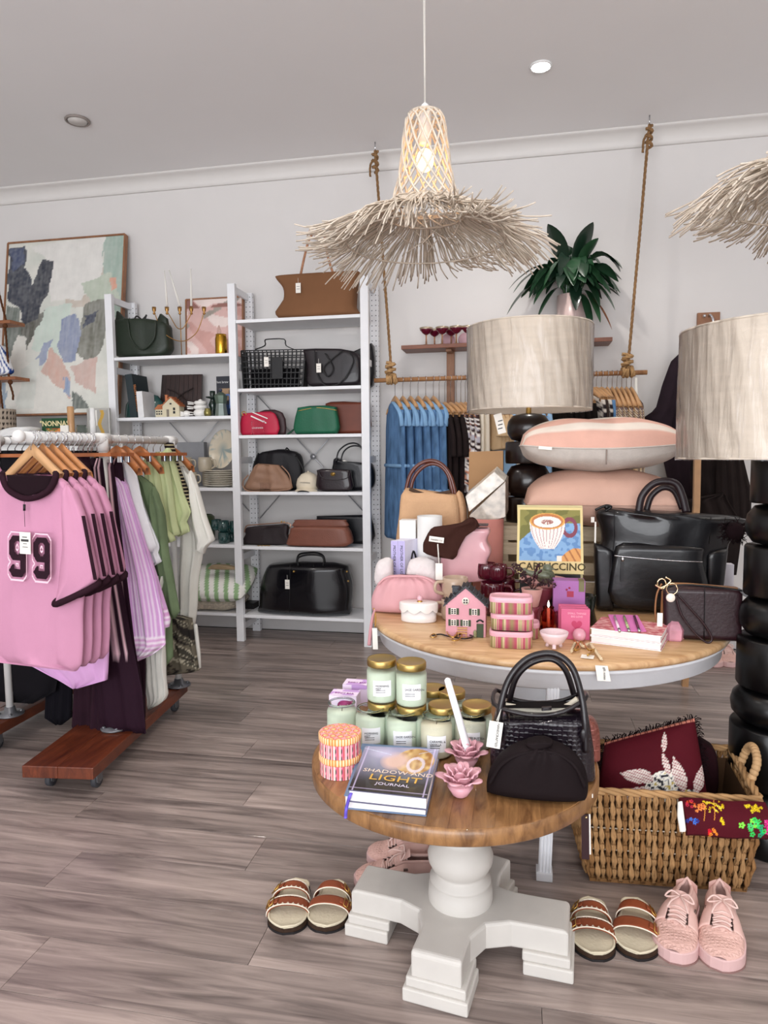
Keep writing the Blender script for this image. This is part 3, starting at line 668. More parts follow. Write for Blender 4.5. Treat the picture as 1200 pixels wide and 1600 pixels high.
# ---- the pink tees
TY = 2.02
def tee(Y):
    t = T('pink_tee', 'tee', 'shirt', (onY(45, 800, Y).x, Y, onY(45, 1040, Y).z), 'pink football tees')
    body = [(-62, 790), (-45, 765), (2, 742), (20, 762), (45, 772), (70, 762), (88, 742), (112, 762), (131, 806), (136, 870), (130, 960), (128, 1044), (100, 1040), (45, 1032), (-62, 1022), (-70, 900)]
    pieces(t, [('shirt_body', body, Y, .030, pink, dict(nu=26, nv=26, disp=folds(.007, 17, 1), sm=2)),
     ('sleeve', [(104, 756), (118, 768), (133, 805), (156, 905), (122, 928), (90, 948), (93, 905), (98, 850), (96, 790)], Y-.02, .026, pink, dict(nu=12, disp=folds(.005, 9, 2))),
     ('sleeve', [(-62, 760), (-50, 780), (-60, 850), (-70, 940), (-100, 930), (-95, 850), (-80, 790)], Y-.02, .026, pink, dict(nu=8))])
    O('sleeve_stripe', G().grid(lambda u, v: onY(127+6*u+19*v, 806+v*100, Y-.049-.004*math.sin(v*3)), 3, 12, smooth=True), plum, t)
    c = G()
    c.tube([onY(x, y, yy) for x, y, yy in ((88, 944, Y-.045), (120, 930, Y-.052), (154, 912, Y-.02), (140, 905, Y+.012), (110, 925, Y+.01), (90, 938, Y-.02))], .011, 8, 4, closed=True)
    O('sleeve_cuff', c, plum, t)
    col = [onY(x, y, Y+dy) for x, y, dy in ((4, 744, -.018), (12, 764, -.036), (30, 776, -.042), (45, 779, -.043), (62, 775, -.042), (78, 764, -.036), (87, 745, -.022), (84, 739, .012), (62, 750, .025), (45, 752, .026), (25, 750, .025), (8, 740, .012))]
    O('collar', G().tube(col, .0105, 8, 4, closed=True), plum, t)
    O('neck_shade', G().scan([(10, 742), (82, 742), (78, 764), (45, 776), (14, 764)], Y-.030, .008, sm=1), M('1e1016', .9), t)  # dark patch laid over the body, painting the shade inside the neckline
    return t
tees = []
for i in range(4):
    tees.append(tee(TY+.045*i) if i == 0 else None)
tees[0]['label'] = 'pink tee printed 99 with plum collar, frontmost on the rack'
b0 = onY(46, 710, TY)
for i, lab in ((1, 'pink tee directly behind the front tee numbered 99'), (2, 'third pink tee back, its striped sleeve showing'), (3, 'rearmost pink tee, sleeve stripe beside the plum track pants')):
    d = dup(tees[0], (.004*i, .045*i, .003*(i % 2)), lab)
# print 99 and its tag only on the front one
pn = M('2a1620', .8, n=.05)
def nine(u, v):          # block varsity numeral: 1 fill, 2 outline, 0 cloth
    def inn(u, v, m):
        def oct_(x0, x1, y0, y1, c): return x0 <= u <= x1 and y0 <= v <= y1 and min(u-x0, x1-u)/c+min(v-y0, y1-v)/(c*.8) >= 1
        A = oct_(.1-m, .9+m, .40-m, .97+m, .16) and not oct_(.38+m, .62-m, .56+m, .84-m, .07)
        B = .62-m <= u <= .9+m and .18 <= v <= .6
        Cc = oct_(.1-m, .9+m, .03-m, .33+m, .16) and not (u < .62-m and v > .22+m and u > .38+m)
        return A or B or Cc
    u, v = u*1.3-.15, v*1.2-.1
    return 1 if inn(u, v, 0) else 2 if inn(u, v, .085) and not inn(u, v, .04) else 0
for x0, dy in ((6, 0), (44, 3)):
    q = [onY(x0, 909+dy, TY-.047), onY(x0+42, 913+dy, TY-.047), onY(x0+42, 829+dy, TY-.047), onY(x0, 826+dy, TY-.047)]
    O('printed_nine', G().quadcol(*q, 56, 80, lambda u, v: {0: None, 1: '2a1620', 2: 'efc6d4'}[nine(u, v)]), VCC, tees[0])
p = onY(39, 842, TY-.062)
O('tag_cord', G().tube([onY(38, 778, TY-.05), onY(38, 800, TY-.055), onY(39, 823, TY-.06)], .001, 4), black, tees[0])
O('tag_stopper', G().tube([onY(38, 788, TY-.055), onY(38, 798, TY-.056)], .004, 6), black, tees[0])
tg = O('price_tag', G().box(p-V((0, 0, .014)), (.040, .0015, .072), 0, 0, .04), tagm, tees[0])
for k, (w_, h_) in enumerate(((.018, .003), (.028, .008), (.014, .002), (.02, .002))): O('print_block', G().box(p+V((0, -.0015, .006-.011*k)), (w_, .0006, h_), 0, 0, .04), ink, tg)
for i in range(4):
    hanger((b0.x+.01+.004*i, TY+.045*i+.005), 0, hangw if i == 0 else M('bd7f4c', .4, n=.12, ns=12, coat=.2), ['pale wooden hanger inside the front pink tee numbered 99', 'wooden hanger inside the second pink tee', 'wooden hanger in the third pink tee', 'wooden hanger in the rearmost pink tee'][i], 'wooden tee hangers', 1.285, .21, .046, drop=.095, ex=1.0)
# ---- bottoms and tops behind
stripeP = lambda u, v: 'e9c2cc' if (.42 < u < .52 or .60 < u < .66) else '271320'
def vcm(): return VCC
garment('track_pants', 'plum track pants on a wooden clip hanger behind the pink tees, nearest pair', 'pants', 2.34, [('pants_body', [(78, 713), (140, 712), (150, 800), (170, 950), (150, 1060), (90, 1050), (80, 900)], 2.34, .03, plum, dict(nu=20, disp=folds(.006, 22)))], 'plum track pants')
for i, (dx, lab) in enumerate(((0, 'plum track pants with paired pink side stripes, left of the three striped ones'), (16, 'middle of the three plum track pants with pink side stripes'), (30, 'plum track pants with one broad pink stripe, right of the three striped ones'))):
    Y = 2.40+.05*i
    garment('track_pants', lab, 'pants', Y, [('pants_body', [(136+dx, 716), (160+dx, 716), (170+dx*.95, 800), (188+dx*.6, 900), (206+dx*.2, 1000), (222, 1080), (228, 1146), (180, 1142), (150, 1130), (140, 1000), (136+dx*.6, 850)], Y, .028, VCC, dict(nu=26, nv=30, disp=folds(.006, 14, i), colf=(lambda u, v: ('e9c2cc' if (.60 < u < .76 or .84 < u < .90) and v > .28 else '271320')) if i < 2 else (lambda u, v: 'e9c2cc' if .55 < u < .72 and v > .28 else '2b1624')))], 'plum track pants')
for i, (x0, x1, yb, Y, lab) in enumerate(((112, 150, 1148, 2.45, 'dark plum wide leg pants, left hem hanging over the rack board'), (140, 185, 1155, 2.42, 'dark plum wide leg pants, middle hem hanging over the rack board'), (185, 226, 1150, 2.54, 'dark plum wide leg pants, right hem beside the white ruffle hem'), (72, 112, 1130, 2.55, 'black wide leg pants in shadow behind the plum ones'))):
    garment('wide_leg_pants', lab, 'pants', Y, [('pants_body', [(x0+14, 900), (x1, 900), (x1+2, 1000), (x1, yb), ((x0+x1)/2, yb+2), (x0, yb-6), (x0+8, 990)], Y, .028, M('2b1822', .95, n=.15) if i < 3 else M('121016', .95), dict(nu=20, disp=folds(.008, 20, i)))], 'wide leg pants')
lilac = M('dba9d8', .85, n=.05, ns=6, b=.15, bs=160)
lav = lambda u, v: ('f1e4f0' if (v*46) % 1 < .5 else 'd79fd0') if v < .17 else ('e8d2ea' if (u*13) % 1 < .5 else 'd3a3d6')
garment('sheer_lilac_dress', 'sheer lilac garment whose hem shows under the pink tees', 'dress', 2.29, [('dress_body', [(60, 780), (150, 800), (172, 980), (168, 1062), (150, 1066), (118, 1075), (92, 1060), (60, 1052), (44, 1038), (50, 900)], 2.30, .02, lilac, dict(nu=24, disp=folds(.008, 24)))])
t = garment('striped_shirt', 'long lilac and white striped shirt with wide striped hem', 'shirt', 2.50, [
 ('shirt_body', [(180, 735), (198, 758), (212, 800), (228, 850), (243, 900), (255, 960), (259, 1008), (240, 1022), (200, 1041), (196, 1000), (190, 960), (186, 860), (180, 800)], 2.50, .035, VCC, dict(nu=64, nv=80, disp=folds(.008, 15), colf=lav)),
 ('sleeve', [(206, 790), (222, 830), (245, 900), (266, 968), (264, 981), (246, 982), (238, 940), (222, 890), (208, 830)], 2.54, .025, VCC, dict(nu=40, nv=60, colf=lambda u, v: ('f1e4f0' if (v*22) % 1 < .5 else 'd79fd0') if v < .17 else ('e8d2ea' if (u*6) % 1 < .5 else 'd6a4d6')))])
whitec = M('e6e6ea', .85, n=.03, b=.2, bs=90); cream = M('e4e2da', .85, n=.03, b=.2, bs=90)
garment('white_blouse', 'white blouse with ruffled cuff between the lilac shirt and green overshirt', 'blouse', 2.57, [
 ('blouse_body', [(186, 708), (204, 718), (214, 745), (224, 790), (240, 840), (247, 858), (228, 868), (214, 870), (200, 820), (190, 770)], 2.57, .03, whitec, dict(nu=18, disp=folds(.008, 14))),
 ('sleeve', [(212, 760), (228, 800), (250, 855), (246, 862), (254, 880), (240, 884), (228, 878), (222, 830), (210, 790)], 2.60, .024, whitec, dict(nu=14, disp=folds(.008, 20)))])
garment('ruffle_pants', 'white crinkled pants with frilled hem above the rack board', 'pants', 2.62, [('pants_body', [(222, 900), (255, 900), (258, 1050), (262, 1090), (250, 1100), (233, 1107), (224, 1060)], 2.62, .025, cream, dict(nu=26, nv=26, disp=folds(.009, 30, 0, .004)))])
olive = M('6c7d5e', .85, n=.18, ns=10, b=.2, bs=60)
garment('green_overshirt', 'sage green camouflage overshirt with long sleeve', 'jacket', 2.68, [
 ('jacket_body', [(210, 738), (232, 745), (250, 790), (258, 860), (268, 960), (271, 1040), (245, 1046), (221, 1058), (222, 980), (216, 860), (208, 790)], 2.68, .035, olive, dict(nu=22, disp=folds(.010, 13))),
 ('sleeve', [(240, 760), (256, 800), (262, 860), (272, 910), (281, 955), (274, 966), (256, 962), (250, 900), (240, 840), (234, 790)], 2.64, .028, olive, dict(nu=14, disp=folds(.009, 11, 2, .002)))])
lime = M('c0c99a', .85, n=.05, ns=8, b=.2, bs=60)
for i, (P, Y, lab) in enumerate((([(226, 712), (244, 712), (252, 770), (262, 830), (276, 842), (268, 850), (250, 852), (240, 800), (230, 760)], 2.74, 'pale lime shorts, left of the three on clip hangers'),
 ([(243, 706), (258, 706), (268, 760), (276, 818), (282, 838), (262, 842), (252, 800), (245, 750)], 2.79, 'pale lime shorts, middle of the three on clip hangers'),
 ([(254, 702), (264, 700), (276, 735), (286, 770), (300, 804), (290, 812), (298, 830), (280, 838), (268, 832), (262, 780)], 2.85, 'pale lime frilled top, right of the lime pieces'))):
    garment('lime_shorts' if i < 2 else 'lime_blouse', lab, 'shorts' if i < 2 else 'top', Y, [('cloth_body', P, Y, .03, lime, dict(nu=22, disp=folds(.009, 18, i, .002)))], 'lime green pieces' if i < 2 else None)
garment('knit_dress', 'dark knitted garment with cream ladder stripes', 'dress', 2.90, [('dress_body', [(256, 690), (270, 692), (280, 730), (300, 782), (301, 800), (292, 800), (270, 740)], 2.90, .025, VCC, dict(nu=12, nv=80, colf=lambda u, v: 'cbbd98' if (v*20) % 1 < .22 else '211c1c'))])
t = garment('cream_tunic', 'long cream tunic with loose short sleeve, rearmost on the front rack', 'tunic', 2.97, [
 ('tunic_body', [(281, 728), (296, 731), (306, 760), (314, 800), (318, 862), (310, 905), (308, 950), (303, 984), (280, 976), (279, 900), (284, 800)], 2.97, .035, M('dedcd3', .85, n=.03, b=.2, bs=90), dict(nu=22, disp=folds(.011, 13))),
 ('sleeve', [(298, 735), (310, 765), (322, 808), (336, 846), (322, 853), (319, 865), (308, 860), (300, 820), (296, 780)], 2.92, .03, cream, dict(nu=14, disp=folds(.008, 10, 1)))])
def camo(u, v):
    a = sno(u*3+v*2, v*16+u*5); return '2e2a28' if a < .33 else '6a6355' if a < .6 else 'b5ad98' if a < .72 else '45423a'
garment('camo_pants', 'camouflage pants in grey and black stripes under the cream tunic', 'pants', 2.90, [('pants_body', [(258, 960), (300, 965), (305, 1010), (311, 1048), (296, 1051), (272, 1052), (255, 1056), (252, 1000)], 2.90, .03, VCC, dict(nu=36, nv=40, disp=folds(.006, 16), colf=camo)),
 ('pale_side', [(302, 975), (308, 975), (313, 1020), (314, 1046), (306, 1047), (303, 1010)], 2.94, .012, cream)])
# hangers further along rail A
hx = lambda px, Y: onY(px, 690, Y).x
for i, (Y, bar_) in enumerate(((2.34, 1), (2.41, 1), (2.46, 1), (2.51, 0), (2.57, 0), (2.62, 1), (2.68, 0), (2.74, 1), (2.79, 1), (2.85, 1), (2.90, 1), (2.96, 0))):
    labs = ['wooden clip hanger holding the plain plum track pants', 'clip hanger of the left striped track pants', 'clip hanger of the middle striped track pants', 'dark wooden hanger of the lilac striped shirt', 'dark wooden hanger of the white blouse', 'clip hanger holding the white ruffle pants', 'wooden hanger of the sage green overshirt', 'clip hanger of the left lime shorts', 'clip hanger of the middle lime shorts', 'clip hanger of the frilled lime top', 'clip hanger of the striped dark knit', 'wooden hanger of the cream tunic']
    h = hanger((-1.592, Y), math.radians(-6), hangd if bar_ else M('a8673a', .4), labs[i], 'hangers on the front rack', 1.285, .20 if bar_ else .21, .05, bar_=bool(bar_), drop=.085)
    if bar_:
        for sx in (-.075, .075):
            O('clip', G().box((-1.592+sx, Y, 1.285-.078), (.018, .012, .03)), chrome, h, .001)
# small size tags / extra bunch of chrome hooks on the rail
ordn14 = 'first second third fourth fifth sixth seventh eighth ninth tenth eleventh twelfth thirteenth fourteenth'.split()
for k in range(14):
    Y = 2.02+.028*k; t = S('wire_hanger_hook', ordn14[k]+' bare chrome hook from the front on the front rack rail', 'hanger', hook((-1.597, Y, 1.285), 1.285, L_=.045+.004*(k % 3), rz=.2*(k % 3-1)), chrome, 'chrome hooks bunched on the rail')
# ---- rack B clothes
for k in range(16):
    Y = 2.50+.045*k; xx = -2.12-.04*(Y-2.44)
    if k % 2 == 0:
        lab = ['first', 'second', 'third', 'fourth', 'fifth', 'sixth', 'seventh', 'eighth'][k//2]
        h = hanger((xx, Y), 0, hangd, lab+' wooden bar hanger from the front on the rear rack', 'bar hangers on the rear rack', 1.285, .26, .05, bar_=True)
        mt_ = [M('141216', .95), M('1b1419', .95)][(k//2) % 2]
        g = G().scan([(xx-.15, 1.19), (xx+.17, 1.19), (xx+.20, .7), (xx+.2, .22), (xx-.2, .22), (xx-.19, .7)], Y, .02, nu=20, disp=folds(.006, 20, k), px=False, nh=2, ne=2, cap=.03)
        S('black_pants', lab+' pair of black pants from the front on the rear rack', 'pants', g, mt_, 'black pants on the rear rack')
    else: S('wire_hanger_hook', ordn14[k//2]+' chrome hook from the front on the rear rack rail', 'hanger', hook((xx, Y, 1.285), 1.285, L_=.05), chrome, 'chrome hooks on the rear rail')
garment('pink_shirt', 'pink shirt whose shoulder shows at the far left edge', 'shirt', 2.46, [('shirt_body', [(-60, 740), (-8, 720), (6, 742), (12, 765), (10, 900), (4, 1000), (-60, 1000)], 2.46, .03, pink, dict(nu=14, disp=folds(.006, 10)))])
# ================================================================ CLOTHES ON THE HANGING ROD
def hang(name, lab, cat, px, col, yt, yb, w=.40, th=.017, rz=-62, slope=.05, sh=0, colf=None, grp=None, dz=0, wood_=None, ft=0, hl=None, sleeves=None, flare=0, hgl=.05, nv=26, Y=YR, woff=0):
    """a garment seen edge on, hanging from the rod at photo column px"""
    X_ = onY(px, 592, Y).x; zt = onY(px, yt, Y-.15).z; zb = onY(px, yb, Y-.15).z
    u = V((math.cos(math.radians(rz)), math.sin(math.radians(rz)), 0)); n = V((-u.y, u.x, 0)); c = V((X_, Y, 0))
    t = T(name, lab, cat, (X_, Y, zb), grp)
    g = G(); NU = 12; vs = []; cs = []; fs = []; N2 = 2*NU; fd = folds(.006, 9, px)
    for j in range(nv+1):
        v = j/nv; ww = w*(1+flare*(1-v))*(1 if v < .86 else 1-.10*(v-.86)/.14)
        for k in range(N2):
            fr = k <= NU; i = k if fr else N2-k; q = -math.cos(math.pi*i/NU)
            z = zb+(zt-zb)*v-(slope*abs(q)**1.5 if v > .4 else 0)*((v-.4)/.6 if v > .4 else 0)+.006*math.sin(px+q*7)*(1-v)
            h = max(0, 1-abs(q)**3)**(1/3)*th*(1.0+.5*(1-v))
            p = c+u*(q*ww/2+woff)+n*((h if fr else -h)+fd((q+1)/2, v)*(1 if fr else .7))+V((0, 0, z)); vs.append(p)
            cs.append(lin(colf((q+1)/2, v)) if colf else (1, 1, 1))
    for j in range(nv):
        for k in range(N2): fs.append((j*N2+k, j*N2+(k+1) % N2, (j+1)*N2+(k+1) % N2, (j+1)*N2+k))
    fs += [list(range(N2))[::-1], [nv*N2+k for k in range(N2)]]; g.add(vs, fs, True, cs)
    O('cloth_body', g, VCC if colf else col, t)
    if sleeves:
        for sg in (1,):
            a = c+u*(w/2*.86)+V((0, 0, zt-slope-.02)); b = c+u*(w/2*1.12)+V((0, 0, zt-slope-sleeves))
            O('sleeve', G().tube([a, a.lerp(b, .5)+u*.015, b], lambda s: .030+.012*s, 10, 5, flat=.5), col, t)
    h = hanger((X_, Y), math.radians(rz), wood_ or hangw, (hl or 'wooden hanger of the '+lab)[:90], 'hangers on the rope hung rod', ZR, w*.80, ZR-zt-.016, .0135, drop=slope+.012)
    return t
den = M('56789f', .85, n=.4, ns=18, st=(1, 1, .4), b=.3, bs=160); denl = M('7ba0c4', .85, n=.12, ns=9, b=.3, bs=160)
ordn = ['leftmost', 'second', 'third', 'fourth', 'fifth', 'sixth', 'seventh']
for i in range(6):
    px = 617+i*12; X_ = onY(px, 592, YR).x
    t = hang('denim_pinafore', ordn[i]+' light denim utility dress on the rod counted from the left', 'dress', px, den, 626, 846-i*12, w=.34, rz=-62, slope=.06, grp='denim dresses', flare=.25, hl='wooden hanger of the '+ordn[i]+' denim dress', th=.020)
    u = V((math.cos(math.radians(-62)), math.sin(math.radians(-62)), 0)); c = V((X_, YR, 0)); n = V((-u.y, u.x, 0)); zc = onY(px, 640, YR-.12).z
    for sg in (-1, 1):
        O('collar_strap', G().tube([c+u*(.02)+n*.02*sg+V((0, 0, zc+.05)), c+u*.10+n*.024*sg+V((0, 0, zc+.02)), c+u*.165+n*.02*sg+V((0, 0, zc-.03)), c+u*.17+n*.012*sg+V((0, 0, zc-.10))], .014, 8, 5, flat=.45), denl, t)
    zw = onY(px, 728, YR-.12).z; 
    O('waistband', G().tube([c+u*(.185*math.cos(a*.524))+n*(.03*math.sin(a*.524))+V((0, 0, zw)) for a in range(12)], .012, 6, closed=True), denl, t)
    O('pocket_flap', G().tube([c+u*.19+n*.02+V((0, 0, zw-.16)), c+u*.20-n*.01+V((0, 0, zw-.165))], .026, 8), denl, t)
brn = M('231b1b', .95, n=.15); cr = M('ded4c3', .9, n=.05); sand = M('c8ab86', .9, n=.06); blu = M('9fc4e6', .85, n=.08)
for i in range(3): hang('brown_blouse', ordn[i]+' dark brown blouse right of the denim dresses', 'blouse', 686+i*9, brn, 636, 800-i*4+(i == 1)*55, w=.36, rz=-58, grp='brown blouses', sleeves=.24)
def flor(u, v):
    a = sno(u*14, v*40); b = sno(u*12+9, v*36+5); return '3a2a2a' if a > .66 else 'c98a70' if b > .66 else 'b9b6c0' if b < .26 else 'efe8e2'
for i in range(3): hang('floral_dress', ordn[i]+' cream floral print dress from the left', 'dress', 713+i*7, cr, 636, 770+i*12, w=.36, rz=-60, colf=flor, grp='floral dresses', flare=.1, nv=60)
for i in range(3): hang('cream_pants', ordn[i]+' long cream garment from the left, right of the florals', 'pants', 733+i*9, cr, 634-4*i, 870, w=.30, rz=-66, grp='cream garments')
for i in range(4): hang('camel_shirt', ordn[i]+' camel shirt from the left above the cardboard box', 'shirt', 760+i*7, sand, 636, 702, w=.36, rz=-60, grp='camel shirts', sleeves=.12)
for i, (px, c_) in enumerate(((786, blu), (792, cr), (799, M('6d4a3a', .9)), (806, M('8a7a6e', .9)), (813, M('6d4a3a', .9)), (820, blu))):
    hang('mixed_top', ['light blue shirt beside the camel shirts', 'cream top behind the lamp tag', 'brown striped top left of the lamp', 'taupe top just left of the lamp ball', 'brown top behind the lamp ball', 'blue top behind the lamp ball'][i], 'top', px, c_, 632, 760+8*(i % 3), w=.34, rz=-62, hl='wooden hanger above the mixed tops, '+ordn[i]+' from left')
for i in range(3): hang('pale_blue_shirt', ordn[i]+' pale blue shirt from the left, right of the lamp neck', 'shirt', 832+i*8, blu, 634, 760, w=.34, rz=-62, grp='pale blue shirts')
for i in range(7): hang('black_dress', ordn[i]+' pleated black dress from the left, behind the lamp shade', 'dress', 853+i*9, M('16120f', .95), 618, 800, w=.38, rz=-66, grp='black dresses', th=.024)
fl2 = lambda u, v: '2a2326' if sno(u*10, v*30) > .5 else 'cfc7bd'
hang('black_floral_top', 'black and white floral top right of the lamp shade', 'top', 921, cr, 612, 760, w=.36, rz=-64, colf=fl2, nv=50)
hang('dark_brown_top', 'dark brown top between floral top and jeans', 'top', 927, M('3b302c', .9), 612, 760, w=.34, rz=-64)
hang('black_floral_top', 'second black floral top, beside the jeans on the rod', 'top', 932, cr, 612, 760, w=.34, rz=-64, colf=fl2, nv=50)
hang('denim_jeans', 'folded blue jeans on the rod left of the plaid shirts', 'jeans', 940, M('5b80a8', .9, n=.2), 612, 770, w=.30, rz=-64)
plaid = lambda u, v: '6b5a58' if (v*34) % 1 < .12 or (u*9) % 1 < .1 else 'dcbf97' if (v*17) % 1 < .4 else 'eddcc0'
for i in range(6): hang('plaid_shirt', ordn[i]+' sand plaid shirt from the left at the rod end', 'shirt', 949+i*7.5, cr, 612, 800, w=.30, rz=-72, colf=plaid, grp='plaid shirts', nv=70, slope=.1, flare=.1)
# long pale ribbon strap hanging at the right end of the rod
S('hanging_strap', 'long pale strap hanging down from the right end of the clothes rod', 'strap', G().beam(onY(994, 590, YR-.02), onY(995, 680, YR-.02), .014, .003, up=(0, 1, 0)), cream)
# ================================================================ BLACK OUTFIT ON THE WALL HOOK
t = T('coat_hook_board', 'short oak board with chrome hook on the wall at right', 'coat hook', (onY(1107, 500, 4.45).x, 4.45, onY(1107, 520, 4.45).z))
p = onY(1107, 503, 4.45); O('board', G().box((p.x, 4.457, p.z-.02), (.125, .024, .15)), oak, t, .002)
O('hook', G().tube([p+V((0, 0, .03)), p+V((0, -.03, .035)), p+V((.01, -.05, .01)), p+V((.015, -.045, -.03)), p+V((0, -.01, -.03))], .007, 8, 5).ball(p+V((-.03, -.03, .03)), .01), chrome, t)
bk = M('2a2027', .9, n=.1, b=.2, bs=50); bk2 = M('241d1c', .9, n=.15)
garment('black_shirt', 'long dark shirt hung on the wall hook beside the right lamp', 'shirt', 4.33, [
 ('shirt_body', [(1060, 560), (1080, 542), (1105, 536), (1135, 545), (1150, 700), (1145, 800), (1090, 800), (1045, 760), (1030, 690), (1042, 620)], 4.33, .05, bk, dict(nu=22, disp=folds(.012, 14))),
 ('sleeve', [(1066, 548), (1074, 560), (1060, 620), (1046, 690), (1030, 668), (1006, 665), (1006, 652), (1024, 640), (1035, 600), (1048, 565)], 4.28, .035, bk, dict(nu=12, disp=folds(.01, 8)))])
for i, (P, lab) in enumerate((([(1085, 690), (1130, 688), (1136, 760), (1128, 820), (1080, 820), (1078, 740)], 'black lace top under the right lamp shade'), ([(1120, 690), (1155, 692), (1174, 770), (1172, 830), (1130, 836), (1118, 770)], 'dark tiered skirt hanging under the right lamp shade'), ([(1070, 780), (1130, 770), (1160, 820), (1150, 900), (1075, 900)], 'long black skirt behind the black tote'))):
    garment('black_garment', lab, 'clothing', 4.0-.05*i, [('cloth_body', P, 4.0-.05*i, .04, bk2, dict(nu=26, nv=30, disp=folds(.012, 22, i, .004 if i == 0 else 0)))])
# oak easel / stand edge beside the skirts
S('oak_clothes_stand', 'pale oak upright of a clothes stand behind the black tote', 'stand', G().beam(onY(1090, 690, 3.7), onY(1088, 790, 3.7), .03, .03, up=(0, 1, 0)).beam(onY(1088, 790, 3.7), V((onY(1088, 790, 3.7).x-.03, 3.7, 0)), .03, .03, up=(0, 1, 0)).beam(onY(1090, 690, 3.7), onY(1170, 688, 3.9), .025, .025, up=(0, 1, 0)), hangw)
# ================================================================ THINGS ON THE SHELVES
def shelfz(Z, i): return Z[i]+.0005
def bag(name, lab, cat, P, Y, th, mt, z0, grp=None, extra=(), nh=4, ne=4, cap=.12, disp=None, colf=None, nu=18, nv=16, body='bag_body', sm=3):
    c = [onY(x, y, Y) for x, y in P]; t = T(name, lab, cat, (sum(p.x for p in c)/len(c), Y, z0), grp)
    O(body, G().scan(P, Y, th, z0=z0, nh=nh, ne=ne, cap=cap, disp=disp, colf=colf, nu=nu, nv=nv, sm=sm), VCC if colf and mt is None else mt, t)
    for e in extra: e(t)
    return t
def handle(P, Y, r, mt, name='handle', k=6, z=0): return lambda t: O(name, G().tube([p+V((0, 0, z)) for p in pathY(P, Y, k)], r, 8), mt, t)
def tagat(x, y, Y, h=.05, w=.026): return lambda t: hangtag(onY(x, y, Y)+V((0, 0, h/2)), h, w, None, t)
L1, L2, L3, L4, L5 = [z+.0005 for z in LZ]; M1, M2, M3, M4, M5, M6 = [z+.0005 for z in MZ]
oliv = M('1f2a1e', .45, n=.1, b=.2, bs=60); lbr = M('8a5a38', .5, n=.08, b=.25, bs=40); blk = M('09090c', .45, n=.1, b=.2, bs=60); nav = M('0a0a12', .35, n=.12, b=.15, bs=40, coat=.15)
# left bay, top shelf
bag('green_handbag', 'dark olive slouchy tote with two rolled handles on the top left shelf', 'handbag', [(184, 558), (262, 556), (266, 520), (262, 506), (240, 500), (205, 498), (185, 500), (178, 515)], 4.26, .07, oliv, L1, extra=(
  handle([(200, 502), (205, 530), (222, 546), (240, 530), (243, 502)], 4.18, .006, oliv),
  lambda t: O('bag_wing', G().scan([(178, 515), (184, 486), (196, 498), (204, 512)], 4.26, .02, sm=1).scan([(240, 512), (252, 490), (262, 498), (266, 520)], 4.26, .02, sm=1), oliv, t),
  lambda t: O('strap_knot', G().tube(pathY([(222, 500), (214, 494), (210, 500), (216, 504), (226, 496), (229, 492), (226, 500)], 4.22), .005, 6), blk, t)), disp=folds(.006, 9))
# candelabra with its candles
Yc = 4.22; t = T('brass_candelabra', 'five armed antique brass candelabra with curved arms on the top left shelf', 'candelabra', (onY(284, 556, Yc).x, Yc, L1))
cb = M('a8804c', .35, .9, n=.1); foot = onY(284, 556, Yc)
O('stem', G().tube([V((foot.x, Yc, L1)), onY(281, 480, Yc)], .003, 8).lathe([(.035, 0), (.034, .004), (.006, .008), (.004, .02)], (foot.x, Yc, L1), 20), cb, t)
for a, b, c in (((241, 488), (284, 533), (319, 488)), ((262, 488), (282, 514), (300, 488))):
    O('arm', G().tube(pathY([a, ((a[0]*2.4+b[0])/3.4, b[1]-16), ((a[0]+b[0]*2.2)/3.2, b[1]-3), b, ((c[0]+b[0]*2.2)/3.2, b[1]-3), ((c[0]*2.4+b[0])/3.4, b[1]-16), c], Yc), .003, 8), cb, t)
for x in (241, 261, 281, 299, 319):
    p = onY(x, 490, Yc); O('candle_cup', G().lathe([(.006, -.006), (.010, 0), (.005, .008), (.012, .02), (.014, .042), (.009, .042)], p, 16), cb, t)
cw = M('eeebe4', .5, n=.02)
for x, xt, yt_, lab in ((261, 257, 423, 'white taper candle second from left in the brass candelabra'), (281, 264, 422, 'leaning white taper candle in the middle cup of the candelabra'), (299, 298, 420, 'white taper candle in the fourth cup of the candelabra')):
    S('taper_candle', lab, 'candle', G().tube([onY(x, 478, Yc), onY(xt, yt_, Yc)], lambda s: .0075*(1-.55*s), 10).tube([onY(xt, yt_, Yc), onY(xt, yt_-2, Yc)], .001, 4), cw, 'taper candles in the candelabra')
# small pink painting
a, b = onY(293, 555, 4.36), onY(381, 552, 4.36); z1 = onY(293, 469, 4.36).z
t = T('pink_painting', 'small framed pink and cream abstract painting on the top left shelf', 'painting', ((a.x+b.x)/2, 4.36, L1))
def pk(u, v):
    n_ = sno(u*4+v*3, v*5); k = sno(u*9+20, v*7)
    return '9a7068' if v > .86 and n_ > .35 else 'a9a198' if abs(v-.55-.5*u) < .05 and k > .4 else 'cfa39b' if n_ > .72 else 'ecdcd6' if n_ < .28 else 'dcb8b2'
O('canvas', G().quadcol((a.x, 4.345, L1+.01), (b.x, 4.345, L1+.01), (b.x, 4.365, z1), (a.x, 4.365, z1), 44, 44, pk), VCC, t)
for p, q in (((a.x, L1), (b.x, L1)), ((a.x, z1), (b.x, z1)), ((a.x, L1), (a.x, z1)), ((b.x, L1), (b.x, z1))):
    y_ = lambda z: 4.355+.02*(z-L1)/(z1-L1)
    O('frame_side', G().beam((p[0], y_(p[1]), p[1]+.004), (q[0], y_(q[1]), q[1]+.004), .01, .03, up=(0, 1, 0)), oak, t)
p = onY(346, 552, 4.2); t = T('gold_canister', 'shiny gold lidded canister beside the pink painting', 'canister', (p.x, 4.2, L1))
O('canister_body', G().lathe([(.036, 0), (.038, .004), (.038, .10), (.034, .115), (.034, .13), (0, .13)], (p.x, 4.2, L1), 28), M('c99a35', .2, 1, n=.03), t)
